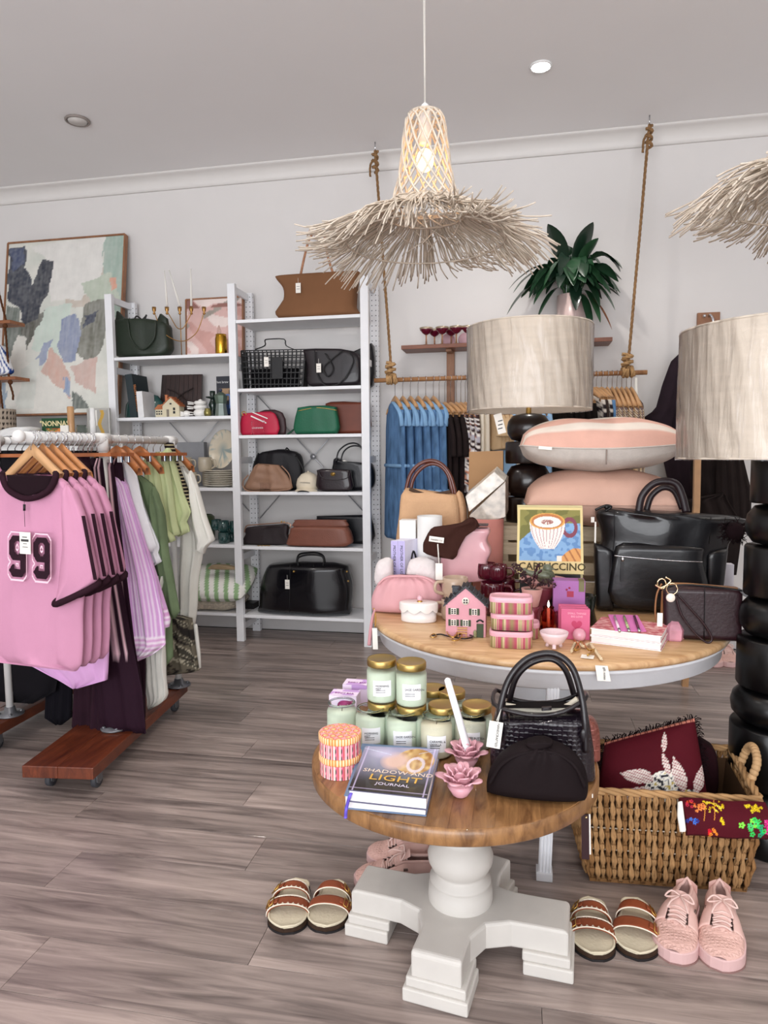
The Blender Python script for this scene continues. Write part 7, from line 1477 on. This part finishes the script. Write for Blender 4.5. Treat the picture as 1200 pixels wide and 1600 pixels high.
# journals
Az, bz = ZT2, .022
q = [onz(x, y, ZT2) for x, y in ((538, 1264), (666, 1276), (686, 1188), (566, 1180))]
def bookflat(q, z, h, lab, top, covm, name='journal'):
    t = T(name, lab, 'book', V(((q[0].x+q[2].x)/2, (q[0].y+q[2].y)/2, z)), 'stacked journals'); q = [V((v.x, v.y, z)) for v in q]; c = sum(q, V((0, 0, 0)))/4
    u_ = V((0, 0, 1)); i_ = [c+(v-c)*.975 for v in q]
    O('cover_board', G().hexa(q, [v+u_*.002 for v in q]), covm, t); O('pages', G().hexa([v+u_*.002 for v in i_], [v+u_*(h-.002) for v in i_]), M('ece8ea', .8, n=.03, ns=3, st=(1, 1, 300)), t)
    O('cover_board', G().hexa([v+u_*(h-.002) for v in q], [v+u_*h for v in q]), covm, t)
    return t, [v+u_*h for v in q]
t, _ = bookflat(q, ZT2, .030, 'thick hardback journal with blue grey cover, lower of the two', None, M('6f86a6', .5))
q2 = [onz(x, y, ZT2+.030+.026) for x, y in ((544, 1234), (667, 1247), (686, 1171), (571, 1166))]
def jc(u, v):
    x, y = u, v
    c = lerpc('3b3a40', 'a9a6c4', min(1, max(0, (y-.15)*1.3)))
    r = math.hypot((x-.72)/.26, (y-.70)/.28)
    if r < 1: c = lerpc('e8c684', 'a8743c', min(1, abs(sno(x*22, y*14)*1.2)))
    r2 = math.hypot((x-.47)/.20, (y-.68)/.22)
    if r2 < 1: c = lerpc('dfb9ac', c, min(1, max(0, r2*1.8-1)))
    r4 = math.hypot((x-.30)/.24, (y-.84)/.14)
    if r4 < 1: c = lerpc('c9bfe0', c, r4)
    if y < .42: c = lerpc(c, '2a2320', min(1, (.42-y)*3.2))
    if abs(math.hypot(x-.75, (y-.62)*.7)-.1) < .02: c = lerpc(c, 'efe8ff', .6)
    if abs(y-.06) < .006 or abs(x-.05) < .005 or abs(x-.95) < .005: c = lerpc(c, 'e8d8ff', .55)
    if abs(y-(.95-.35*x)) < .006 and x < .4 or abs(y-(.6+.35*(x-.2)/.8*1.1)) < .005 and x > .75: c = lerpc(c, 'd8e0f5', .8)
    return c
t, top_ = bookflat(q2, ZT2+.0302, .026, 'hardback journal with dark purple and gold portrait cover, upper of the two', None, M('5a5a72', .4))
O('cover_art', G().quadcol(*top_, 110, 90, jc, off=.0004, nrm=(0, 0, 1)), M('vcj', .22, vc=True, coat=.4) if 0 else VCG, t)
r_ = (top_[1]-top_[0]).normalized(); u_ = (top_[3]-top_[0]); u_ = (u_-r_*u_.dot(r_)).normalized(); W_ = (top_[1]-top_[0]).length; H_ = (top_[3]-top_[0]).length
for s_, f_, sz, c_, sx in (('SHADOW AND', .40, .021, 'e8d2c2', 1.05), ('LIGHT', .245, .035, 'e0b050', 1.15), ('JOURNAL', .15, .015, 'd9cfe2', 1.1)):
    text(t, s_, top_[0]+r_*W_*.52+u_*H_*f_+V((0, 0, .0012)), sz, M(c_, .3, n=0, em=0), right=r_, up=u_, sx=sx, ext=.0002)
O('ribbon_bookmark', G().tube([top_[0]+r_*.006+V((0, .01, -.008)), top_[0]+r_*.004+V((0, -.006, -.012)), onz(542, 1262, ZT2+.008)+V((0, -.004, 0)), onz(540, 1280, ZT2+.0)+V((0, 0, .002))], .0035, 6, 4, flat=.3), M('6a58c8', .5), t)
# rose candle holders and taper candle
rose = M('d9a3ae', .4, n=.05, ns=10, coat=.2)
def rosebowl(px, py, lab, k, seed):
    p = onz(px, py, ZT2); p.y += .02; t = T('rose_candle_holder', lab, 'candle holder', (p.x, p.y, ZT2), 'pink rose candle holders'); rnd = random.Random(seed)
    O('calyx', G().lathe([(.014*k, 0), (.018*k, .003), (.03*k, .022), (.02*k, .03), (0, .03)], (p.x, p.y, ZT2), 24), rose, t)
    for ring_, (n_, r0, r1, h, el) in enumerate(((5, .018, .052, .040, .3), (5, .014, .040, .050, .6), (4, .010, .026, .056, 1.0), (3, .006, .013, .058, 1.3))):
        for i in range(n_):
            a = 2*math.pi*(i/n_)+ring_*.6+seed; wd = 1.25*math.pi/n_
            def fn(u, v):
                an = a+(u-.5)*2*wd*(.55+.45*math.sin(math.pi*min(1, v*.9+.1))); tipv = 1-.35*(2*abs(u-.5))**2
                vv = v*tipv; r = (r0+(r1-r0)*vv**1.2)*k; z = (.012+h*vv**(.75))*k; curl = .006*k*max(0, vv-.75)*4*(1-ring_*.2)
                return (p.x+(r+curl)*math.cos(an), p.y+(r+curl)*math.sin(an), ZT2+z-curl*.7)
            g = G().grid(fn, 10, 8); pet = O('petal', g, rose, t); so = pet.modifiers.new('thick', 'SOLIDIFY'); so.thickness = .003
    return p
p1 = rosebowl(728, 1205, 'pink ceramic rose holder carrying the white taper candle', .92, 1); p2 = rosebowl(718, 1250, 'pink ceramic rose holder, empty, in front of the other', .95, 2)
a, b = onY(735, 1185, p1.y), onY(699, 1062, p1.y-.02)
S('white_taper', 'tall white taper candle leaning left in the rear rose holder', 'candle', G().tube([V((p1.x, p1.y, ZT2+.028)), a.lerp(b, .05), a.lerp(b, .5), b, b+(b-a)*.02], lambda s: .0105-.004*s if s < .95 else .003, 14), M('f0eef2', .45, n=.01))
# woven handbag, gathered pouch, rose gold pouch
wv = M('1a121b', .3, n=.15, ns=20, wav=1, ws=95, coat=.5); yB = 1.58
dk = M('140c11', .4, n=.1, coat=.2)
def wbx(t):
    O('handle', G().tube([p for p in crom([onY(x, y, Y_) for x, y, Y_ in ((779, 1150, 1.520), (782, 1105, 1.525), (796, 1060, 1.540), (824, 1029, 1.550), (862, 1021, 1.550), (892, 1040, 1.540), (908, 1085, 1.530), (914, 1130, 1.515), (915, 1175, 1.510))], 6)], .0075, 10), dk, t)
    O('handle', G().tube([p for p in crom([onY(x, y, Y_) for x, y, Y_ in ((794, 1105, 1.640), (806, 1060, 1.630), (830, 1036, 1.630), (862, 1030, 1.630), (884, 1048, 1.630), (898, 1090, 1.640))], 6)], .007, 10), dk, t)
    O('opening_shade', G().add([onY(778, 1107, yB-.055), onY(914, 1106, yB-.055), onY(908, 1096, yB+.05), onY(780, 1096, yB+.05)], [(0, 1, 2, 3)]), M('060507', .95), t)  # near-black sheet across the solid body, painting the shaded inside of the bag
    O('rolled_rim', G().tube([onY(x, y, Y_) for x, y, Y_ in ((772, 1100, 1.540), (800, 1112, 1.515), (840, 1118, 1.510), (880, 1112, 1.515), (914, 1092, 1.540), (910, 1082, 1.620), (880, 1094, 1.640), (840, 1098, 1.640), (800, 1092, 1.640), (775, 1078, 1.620))], .005, 8, 3, closed=True), dk, t)
    O('cream_lining', G().tube([onY(x, y, 1.580) for x, y in ((790, 1102), (840, 1110), (880, 1106), (902, 1092))], .010, 8, 3, flat=.6), M('cfc8b8', .7), t)
    O('clasp_tab', G().scan([(846, 1110), (862, 1109), (862, 1104), (846, 1105)], 1.505, .005, sm=0), dk, t)
    for s in (-1, 1): O('handle_tab', G().ball(onY(846+s*66, 1150, 1.508), (.008, .004, .016)), dk, t)
t = bag('woven_handbag', 'glossy black woven leather handbag with two arched handles, swing tag on front', 'handbag', [(768, 1225), (930, 1232), (926, 1160), (918, 1112), (774, 1110), (770, 1130), (766, 1170)], yB, .065, wv, ZT2, extra=(wbx,), nh=5, ne=8, cap=.05, sm=1, nu=26, nv=22)
q = onY(773, 1148, 1.480); O('swing_tag', G().box(q, (.030, .002, .060), 0, 0, .12), tagm, t); text(t, 'HANDCRAFTED', q+V((.003, -.0015, .0)), .0075, ink, right=(-.12, 0, -1), up=(1, 0, -.12)); O('tag_cord', G().tube([onY(776, 1126, 1.480), onY(783, 1108, 1.500), onY(778, 1128, 1.480)], .0012, 4), cream, t)
gp = M('181012', .75, n=.1, ns=5, b=.15, bs=60); yP = 1.452
t = T('gathered_pouch', 'dark brown half moon gathered clutch in front of the woven handbag', 'clutch bag', (onY(838, 1240, yP).x, yP, ZT2))
Pp = [(768, 1252), (800, 1258), (850, 1262), (896, 1260), (914, 1250), (919, 1225), (912, 1195), (892, 1172), (862, 1160), (832, 1158), (800, 1166), (776, 1184), (762, 1212), (761, 1238)]
O('pouch_body', G().scan(Pp, yP, .042, z0=ZT2, nh=2.2, ne=2.5, cap=.25, nu=44, nv=26, disp=lambda u, v: -.008*math.sin((u-.5)*30)*max(0, v-.35)*max(0, 1-abs(u-.5)*2.4)), gp, t)
O('frame_piping', G().tube([v+V((0, -.030, 0)) for v in pathY([(766, 1215), (782, 1188), (806, 1172), (840, 1165), (872, 1170), (898, 1190), (912, 1220)], yP)], .004, 8), gp, t)
O('top_gather', G().scan([(826, 1165), (856, 1165), (864, 1158), (845, 1154), (822, 1157)], yP-.01, .02, sm=2), gp, t)
rg_ = M('8d5248', .35, .4, n=.2, wav=1, ws=80); S('rose_gold_pouch', 'textured rose gold pouch peeking out behind the woven handbag at right', 'pouch', G().scan([(914, 1205), (935, 1205), (937, 1150), (932, 1128), (918, 1120), (910, 1130)], 1.66, .03, z0=ZT2, nh=3), rg_)
# wristlet hanging over the edge
t = T('hanging_wristlet', 'burgundy leather wrist strap with gold clasp hanging off the table edge', 'strap', onY(917, 1330, 1.52)); YW_ = 1.50
O('leather_strap', G().beam(onY(914, 1272, YW_), onY(915, 1342, YW_), .016, .004, up=(0, 1, 0)), M('2a0f15', .4), t); O('gold_clasp', G().tube(pathY([(918, 1235), (917, 1250), (913, 1258), (916, 1268), (920, 1258), (917, 1250)], YW_), .0018, 6).ball(onY(916, 1277, YW_-.003), .003), M('dfc08f', .2, 1), t); O('white_tag', G().beam(onY(921, 1272, YW_+.004), onY(922, 1335, YW_+.004), .004, .001, up=(0, 1, 0)).box(onY(922, 1243, YW_), (.012, .003, .008)), tagm, t)
# ================================================================ BASKET, CUSHION, THROW, SHOES
hy = M('a27d55', .75, n=.22, ns=40, b=.5, bs=120); hy2 = M('8a6540', .75, n=.22, ns=40, b=.5, bs=120); wire = M('c9bba8', .5)
FL, FR = V((.205, 1.93, 0)), V((.625, 1.955, 0)); BL, BRt = V((.185, 2.23, 0)), V((.64, 2.26, 0)); BH = .275
t = T('hyacinth_basket', 'large rectangular woven water hyacinth basket with bead wrapped handles', 'basket', (FL+FR+BL+BRt)/4)
cen = (FL+FR+BL+BRt)/4
def wallp(a, b, u, z):     # slight outward flare
    p = a.lerp(b, u); k = 1+.10*(z/BH); q = cen+(p-cen)*k; return V((q.x, q.y, z))
rnd = random.Random(2); cnt = 0
for a, b, n_, nm in ((FL, FR, 28, 'front'), (FR, BRt, 16, 's'), (BL, BRt, 26, 'b'), (FL, BL, 15, 's2')):
    e = (b-a).normalized(); nrm_ = V((e.y, -e.x, 0)); nrm_ = nrm_ if nrm_.dot((a+b)/2-cen) > 0 else -nrm_; W_ = (b-a).length*1.05
    for i in range(n_):
        u = (i+.5)/n_; g = G(); rows_ = 7; sp = W_/n_
        for j in range(rows_):
            z0_ = .008+(BH-.016)*j/rows_; z1_ = z0_+(BH-.016)/rows_*1.55; s = 1 if (i+j) % 2 else -1; o_ = nrm_*(.004*s)
            for sg in (-1, 1):
                pa = wallp(a, b, u, z0_)+e*(-sg*sp*.22)+o_; pb = wallp(a, b, u, (z0_+z1_)/2)+e*(sg*sp*.24)+o_+nrm_*(.005+.002*rnd.random()); pcn = wallp(a, b, u, min(z1_, BH))+e*(sg*sp*.02)+o_
                g.tube([pa, pa.lerp(pb, .6)+nrm_*.002, pb, pb.lerp(pcn, .6), pcn], lambda q: sp*.36*(math.sin(math.pi*(.2+.66*q))), 6, 2, flat=.75)
        O('braid', g, hy if (i*7) % 3 else hy2, t)
    for z in (.035, .10, .165, .225): O('wire', G().tube([wallp(a, b, 0, z)-nrm_*.001, wallp(a, b, 1, z)-nrm_*.001], .0022, 5), wire, t)
g = G(); rim_ = [wallp(FL, FR, k/18, BH) for k in range(18)]+[wallp(FR, BRt, k/12, BH) for k in range(12)]+[wallp(BL, BRt, 1-k/18, BH) for k in range(18)]+[wallp(FL, BL, 1-k/12, BH) for k in range(12)]
rope(rim_+[rim_[0]], .011, M('a8845c', .8, n=.2), t, 'rim_braid', sm=0)
O('basket_bottom', G().hexa([FL, FR, BRt, BL], [v+V((0, 0, .01)) for v in (FL, FR, BRt, BL)]), hy2, t)
O('dark_liner', G().grid(lambda u, v: wallp(FL, BL, u, BH*.9*v)*1+V((.012, 0, 0)), 2, 2).grid(lambda u, v: wallp(BL, BRt, u, BH*.9*v)+V((0, -.012, 0)), 2, 2).grid(lambda u, v: wallp(FR, BRt, u, BH*.9*v)+V((-.012, 0, 0)), 2, 2).grid(lambda u, v: wallp(FL, FR, u, BH*.9*v)+V((0, .012, 0)), 2, 2), M('4a3524', .9), t)
for sd, (a, b) in enumerate(((FR, BRt), (FL, BL))):
    m_ = wallp(a, b, .5, BH); e = (b-a).normalized(); o_ = V((.02 if sd == 0 else -.02, 0, 0)); P = crom([m_-e*.055-V((0, 0, .01)), m_-e*.05+o_+V((0, 0, .05)), m_+o_*1.2+V((0, 0, .075)), m_+e*.05+o_+V((0, 0, .05)), m_+e*.055-V((0, 0, .01))], 5)
    g = G()
    for q in P: g.ball(q, .0125, 10, 7)
    O('beaded_handle', g, M('b8946a', .7, n=.15), t)
# burgundy fringed cushion standing in the basket
def cshn(u, v):
    x, y = u, v
    if v > .955: return 'd98b78' if (u*40) % 1 < .7 else '4a0c16'
    def pet(cx, cy, ang, L_, w_):
        dx, dy = x-cx, y-cy; a_ = dx*math.cos(ang)+dy*math.sin(ang); b_ = -dx*math.sin(ang)+dy*math.cos(ang); k = a_/L_
        return 0 < k < 1 and abs(b_) < w_*math.sin(math.pi*k**.8)
    for cx, cy, an, L_, w_ in ((.52, .38, 2.75, .36, .085), (.50, .26, 3.35, .34, .085), (.78, .22, 1.75, .40, .06), (.66, .40, 1.75, .30, .03), (.62, .68, 1.45, .24, .028), (.88, .20, 1.2, .32, .05)):
        if pet(cx, cy, an, L_, w_): return '8c3742' if ((x*.6+y)*30) % 1 < .30 else 'd9cdc6'
    if math.hypot((x-.60)/.17, (y-.27)/.20) < 1 or math.hypot((x-.82)/.14, (y-.12)/.13) < 1:
        k = sno(x*34, y*34); return '23232b' if k > .68 else 'b9a55a' if k < .2 else '8d8d99' if .45 < k < .52 else 'e9e5da'
    return '4a0d18'
cq = [onY(x, y, Y_) for x, y, Y_ in ((925, 1262, 2.02), (1112, 1262, 2.02), (1082, 1118, 2.20), (952, 1158, 2.20))]
cq = [onY(928, 1275, 2.05), onY(1110, 1272, 2.05), onY(1085, 1122, 2.16), onY(945, 1160, 2.16)]
t = T('burgundy_cushion', 'deep burgundy cushion embroidered with striped petals and a bird, black fringe', 'cushion', (cq[0]+cq[1])/2)
nn = (cq[1]-cq[0]).cross(cq[3]-cq[0]).normalized()
for s in (1, -1):
    def fn(u, v):
        k = (max(0, 1-(2*u-1)**4)*max(0, 1-(2*v-1)**4))**.5
        return (cq[0]*(1-u)+cq[1]*u)*(1-v)+(cq[3]*(1-u)+cq[2]*u)*v+nn*(s*.055*k)
    O('cushion_front' if s > 0 else 'cushion_back', G().grid(fn, 96, 84, cshn if s > 0 else (lambda u, v: '3a0b13')), VCC, t)
g = G(); E_ = [cq[0].lerp(cq[3], .5), cq[3], cq[2], cq[1].lerp(cq[2], .4)]
for i in range(3):
    a, b = E_[i], E_[i+1]; o_ = ((a+b)/2-(cq[0]+cq[2])/2).normalized()
    for k in range(int((b-a).length/.003)):
        p = a.lerp(b, k*.003/(b-a).length); d_ = (o_+V((rnd.gauss(0, .35), rnd.gauss(0, .35), rnd.gauss(0, .3)))).normalized()*rnd.uniform(.012, .024); g.tube([p, p+d_*.6, p+d_+V((0, 0, -.006))], .0014, 3)
O('black_fringe', g, M('16080c', .95), t)['kind'] = 'stuff'
O('dark_filler_cushion', G().scan([(1085, 1240), (1118, 1240), (1118, 1175), (1100, 1158), (1088, 1160)], 2.21, .04), M('220a10', .9), None).name
o_ = bpy.data.objects['dark_filler_cushion']; tag(o_, 'dark burgundy fringed textile tucked at the right of the cushion in the basket', 'textile'); o_.name = 'fringed_textile'
# floral folded throw over basket rim
rf_ = random.Random(21); FLW = []
for cx_, cy_, sx_, sy_, n_, r_, cs_ in ((.10, .80, .05, .12, 9, .022, ('e8572a', 'c8304a', 'ee8d4a')), (.22, .72, .05, .12, 8, .028, ('ee8d4a', 'e07a3a')), (.38, .80, .11, .14, 26, .017, ('e8c81e', 'd9b010', 'f0dc50')), (.43, .42, .03, .08, 5, .018, ('e8c81e',)),
  (.10, .36, .06, .14, 7, .026, ('2c55b8', '3f74d0', '1f3a8c')), (.32, .10, .05, .07, 9, .020, ('e0202c', 'c01830', 'f08a30')), (.84, .78, .08, .16, 26, .018, ('ead32a', 'd9b818')), (.78, .36, .09, .13, 12, .034, ('2fbf55', '7fe04a', '45c86a')), (.88, .18, .05, .12, 8, .03, ('2fbf55', '1f9c6a')), (.97, .40, .03, .25, 10, .026, ('e0489a', 'c8307a'))):
    for _ in range(n_): FLW.append((cx_+rf_.gauss(0, sx_*.6), cy_+rf_.gauss(0, sy_*.6), r_*rf_.uniform(.7, 1.3), rf_.choice(cs_)))
def flo(u, v):
    for x_, y_, r_, c_ in FLW:
        d_ = math.hypot(u-x_, (v-y_)*.47)
        if d_ < r_*(.8+.2*math.cos(5*math.atan2((v-y_)*.47, u-x_))): return c_ if d_ > r_*.25 else '5a1020'
    if abs(u-.17-.12*v) < .004 and .35 < v < .8 or abs(u-.30-.1*v) < .004 and .4 < v: return 'd9913a'
    return '4c0f1b'
t = T('floral_throw', 'folded burgundy textile with bright embroidered flowers over the basket rim', 'throw', onY(1130, 1300, 1.84))
tq = [onY(1074, 1304, 1.83), onY(1202, 1311, 1.84), onY(1196, 1254, 1.90), onY(1062, 1246, 1.90)]
up_ = V((0, -.012, .02))
def tf(u, v): return (tq[0]*(1-u)+tq[1]*u)*(1-v)+(tq[3]*(1-u)+tq[2]*u)*v+V((0, -.02*math.sin(math.pi*v), .012*math.sin(math.pi*v)+.002*math.sin(u*9)))
O('folded_textile', G().grid(tf, 120, 60, flo, thick=.022, nrm=(0, -.8, .6)), VCC, t)
O('white_card', G().scan([(1059, 1252), (1066, 1252), (1072, 1298), (1062, 1300), (1058, 1275)], 1.79, .006, sm=0), tagm, t)
# ---------------------------------------------------------------- shoes
def foot_outline(s, L_, W_, toe=.5):     # half widths along the sole, s 0 heel .. 1 toe
    hw = W_/2*(.70+.10*math.sin(s*2.2)+.28*max(0, math.sin((s-.30)/.7*math.pi*.9)) if s > .30 else .70+.06*math.sin(s*5))
    e = min(1, s/.13); e2 = min(1, (1-s)/.20)
    return hw*math.sqrt(max(0, 1-(1-e)**2))*math.sqrt(max(0, 1-(1-e2)**2))
class Frame:
    def __init__(s, heel, toe, mirror=1): s.o = V(heel); s.f = (V(toe)-V(heel)); s.L = s.f.length; s.f.normalize(); s.r = s.f.cross(V((0, 0, 1))); s.m = mirror
    def p(s, a, x, z): return s.o+s.f*(a*s.L)+s.r*(x*s.m)+V((0, 0, z))
def soleslab(fr_, W_, z0, z1, grow=0, n=44):
    g = G(); P = []
    for k in range(n+1): s_ = k/n; P.append((s_, foot_outline(min(max(s_, .002), .998), fr_.L, W_)+grow*1))
    ring_ = [(s_, w) for s_, w in P]+[(s_, -w) for s_, w in reversed(P[1:-1])]
    m = len(ring_); cv = lambda s_: .012*W_*0
    b = [fr_.p(s_, w+.10*W_*math.sin(s_*3.1)*.5, z0) for s_, w in ring_]; t_ = [fr_.p(s_, w+.10*W_*math.sin(s_*3.1)*.5, z1) for s_, w in ring_]
    return g.add(b+t_, [list(range(m))[::-1], [m+k for k in range(m)]]+[(k, (k+1) % m, m+(k+1) % m, m+k) for k in range(m)])
cork = M('3a2b22', .8, n=.2, ns=80); suede = M('cfc5ad', .9, n=.05, b=.3, bs=150); strapm = M('8c4526', .6, n=.1, b=.2, bs=100); stit = M('ece2d0', .7)
def sandal(heel, toe, mir, lab, grp):
    h, t_ = V((heel[0], heel[1], 0)), V((toe[0], toe[1], 0)); fr_ = Frame(h, t_, mir); W_ = .098; t = T('sandal', lab, 'sandal', (h+t_)/2, grp)
    O('outsole', soleslab(fr_, W_, 0, .006, .001), M('171315', .7), t, .001); O('cork_sole', soleslab(fr_, W_, .006, .017, .0), cork, t, .002); O('footbed', soleslab(fr_, W_, .017, .022, -.003), suede, t, .002)
    O('footbed_rim', G().tube([fr_.p(k/24, (foot_outline(min(max(k/24, .01), .99), 1, W_)-.003)+.05*W_*math.sin(k/24*3.1), .023) for k in range(25)]+[fr_.p(1-k/24, -(foot_outline(min(max(1-k/24, .01), .99), 1, W_)-.003)+.05*W_*math.sin((1-k/24)*3.1), .023) for k in range(1, 24)], .003, 6, closed=True), suede, t)
    for j, (sa, sb, hz) in enumerate(((.30, .46, .062), (.56, .74, .052))):
        def st_(u, v, off=0):
            s_ = sa+(sb-sa)*v+.03*(u-.5); w = foot_outline(s_, 1, W_)+.003; an = math.pi*u; cx = .05*W_*math.sin(s_*3.1)
            return fr_.p(s_, cx-math.cos(an)*(w+off), .014+(hz-.018+off)*math.sin(an)**.75)
        sp_ = O('strap', G().grid(lambda u, v: st_(u, v), 22, 6), strapm, t); m_ = sp_.modifiers.new('thick', 'SOLIDIFY'); m_.thickness = .003
        g = G()
        for v_, sg in ((0.0, -1), (1.0, 1)):
            g.tube([st_(k/22, v_, .0015) for k in range(23)], .0016, 5)
            for k in range(13):
                u0 = (k+.5)/13; a_, c_ = st_(u0-.03, v_, .002), st_(u0+.03, v_, .002); ap = st_(u0, v_+(.20 if v_ == 0 else -.20), .003)
                g.add([a_, c_, ap], [(0, 1, 2)]); g.add([a_, c_, ap], [(2, 1, 0)])
        O('scallop_trim', g, stit, t)
        uo = .80; tab = O('buckle_strap', G().grid(lambda u, v: st_(.66+.30*u, .25+.5*v, .004), 8, 4), strapm, t); m2_ = tab.modifiers.new('thick', 'SOLIDIFY'); m2_.thickness = .002
        bc = [st_(uo+du, .5+dv, .007) for du, dv in ((-.07, -.42), (.07, -.42), (.07, .42), (-.07, .42))]
        O('buckle', G().tube(bc, .0016, 6, closed=True).tube([st_(uo, .1, .008), st_(uo, .9, .008)], .0012, 5), gold, t)
        if j == 0 and mir > 0 and False: pass
    return t
pinks = M('d9b3aa', .6, n=.04, ns=8, b=.1, bs=60); weavep = M('d6ada3', .6, n=.05, wav=1, ws=110); lace = M('dcbdb5', .8, n=.04); solep = M('d4b0ae', .5, n=.03); inn = M('8d6a62', .9)
def sneaker(heel, toe, mir, lab, grp, W_=.100):
    h, t_ = V((heel[0], heel[1], 0)), V((toe[0], toe[1], 0)); fr_ = Frame(h, t_, mir); t = T('sneaker', lab, 'sneaker', (h+t_)/2, grp)
    O('outsole', soleslab(fr_, W_, .0, .004, .001), M('8d6d68', .7), t); O('sidewall', soleslab(fr_, W_, .003, .032, .0), solep, t, .003)
    def topz(s_): return .075 if s_ < .30 else .075+.004*math.sin((s_-.3)*8) if s_ < .42 else .079-.030*((s_-.42)/.33)**1.1 if s_ < .75 else .049-.016*((s_-.75)/.25)**2
    def up(u, v):         # u around from lateral to medial, v along
        s_ = .015+.965*v; w = (foot_outline(min(max(s_, .02), .985), 1, W_)-.003); cx = .05*W_*math.sin(s_*3.1); an = math.pi*u; hz = topz(s_)
        return s_, cx, w, an, hz
    def shell(u, v):
        s_, cx, w, an, hz = up(u, v); k = math.sin(an); x = -math.cos(an)*w*(1-.12*k); return fr_.p(s_, cx+x, .028+(hz-.028)*k**.62)
    # full front part (vamp), open throat behind
    O('vamp', G().grid(lambda u, v: shell(u, .66+.34*v), 24, 14), weavep, t); 
    for sg in (0, 1):
        def q_(u, v):
            s_v = .66*v; 
            if True:
                lim = .30 if s_v > .30 else .26
                uu = u*(.30+.03*math.sin(v*3)); uu = uu if sg == 0 else 1-uu
                return shell(uu, s_v)
        o_ = O('quarter_panel', G().grid(q_, 10, 26), pinks, t); m_ = o_.modifiers.new('thick', 'SOLIDIFY'); m_.thickness = .003
    # heel collar joining both quarters
    def heel_(u, v): an = math.pi*(.5+u)*1.0; w = .034; return fr_.p(.015+.05*(1-math.sin(math.pi*u)), (u-.5)*2*.026, .028+.050*v+.006*math.sin(math.pi*u)*v)
    O('heel_counter', G().grid(heel_, 12, 6), pinks, t)
    col_ = [shell(.33, .52*(1-k/10)+.02) for k in range(11)]+[fr_.p(.02, 0, .086)]+[shell(.67, .52*k/10+.02) for k in range(11)]
    O('padded_collar', G().tube(col_, .0045, 8, 2), pinks, t)
    O('insole', G().grid(lambda u, v: fr_.p(.04+.5*v, (u-.5)*.055, .034), 2, 4), inn, t)
    O('tongue', G().grid(lambda u, v: fr_.p(.36+.34*v, .05*W_*math.sin(1.5)+(u-.5)*.044*(1-.2*v), .082-.034*v+.006*math.sin(math.pi*u)+.008*(1-v)), 8, 8), pinks, t)
    g = G(); ey = G()
    for k in range(6):
        v_ = .40+.052*k; a_, b_ = shell(.34, v_), shell(.66, v_+.012); c_, d_ = shell(.66, v_), shell(.34, v_+.03); up_ = V((0, 0, .006))
        g.tube([a_, a_.lerp(b_, .3)+up_, a_.lerp(b_, .7)+up_, b_], .0026, 6, 3).tube([c_, c_.lerp(d_, .5)+up_*1.4, d_], .0026, 6, 3)
        ey.lathe([(.0032, .0), (.0032, .0018), (0, .0018)], a_+V((0, 0, .001)), 10).lathe([(.0032, 0), (.0032, .0018), (0, .0018)], c_+V((0, 0, .001)), 10)
    m_ = shell(.5, .42)+V((0, 0, .012))
    for sx in (-1, 1): g.tube([m_, m_+fr_.r*sx*.02+V((0, 0, .008)), m_+fr_.r*sx*.034+fr_.f*.012-V((0, 0, .004)), m_+fr_.r*sx*.015+fr_.f*.012, m_], .0024, 6, 3).tube([m_, m_+fr_.r*sx*.016+fr_.f*.03, m_+fr_.r*sx*.024+fr_.f*.045-V((0, 0, .012))], .0024, 6, 3)
    O('laces', g, lace, t); O('eyelets', ey, M('4a3b38', .4, .5), t)
    O('side_label', G().box(shell(.16, .42)-fr_.r*.001*mir, (.012, .004, .006), math.atan2(fr_.f.y, fr_.f.x)), M('6a5852', .6), t)
    return t
def pq(x, y, z=0): p = onz(x, y, z); return (p.x, p.y)
sandal(pq(468, 1385), pq(446, 1462), 1, 'tan buckled sandal with scalloped trim, left shoe of the pair beside the table foot', 'tan sandals'); sandal(pq(524, 1387), pq(505, 1460), -1, 'tan buckled sandal with scalloped trim, right shoe of the pair beside the table foot', 'tan sandals')
sandal(pq(925, 1415), pq(930, 1504), 1, 'tan buckled sandal, left shoe of the pair in front of the basket', 'tan sandals'); sandal(pq(990, 1415), pq(992, 1502), -1, 'tan buckled sandal, right shoe of the pair in front of the basket', 'tan sandals')
sneaker(pq(1073, 1418), pq(1051, 1508), 1, 'pale pink lace up sneaker, left one in front of the basket', 'pale pink sneakers'); sneaker(pq(1123, 1420), pq(1124, 1520), -1, 'pale pink lace up sneaker, right one in front of the basket', 'pale pink sneakers')
sneaker(pq(690, 1378), pq(553, 1384), 1, 'pale pink sneaker in side view under the small table, front one', 'pale pink sneakers'); sneaker(pq(676, 1345), pq(573, 1345), -1, 'pale pink sneaker under the small table, rear one', 'pale pink sneakers')
for i, (x, lab) in enumerate(((1118, 'pink sneaker toe on the far floor right of the table, left one'), (1142, 'pink sneaker toe on the far floor right of the table, right one'))):
    a_ = onz(x, 1044, 0); sneaker((a_.x+.02, a_.y+.25), (a_.x, a_.y), 1 if i == 0 else -1, lab, 'pale pink sneakers')
for o in list(bpy.data.objects):
    if o.name in ('loop',): pass
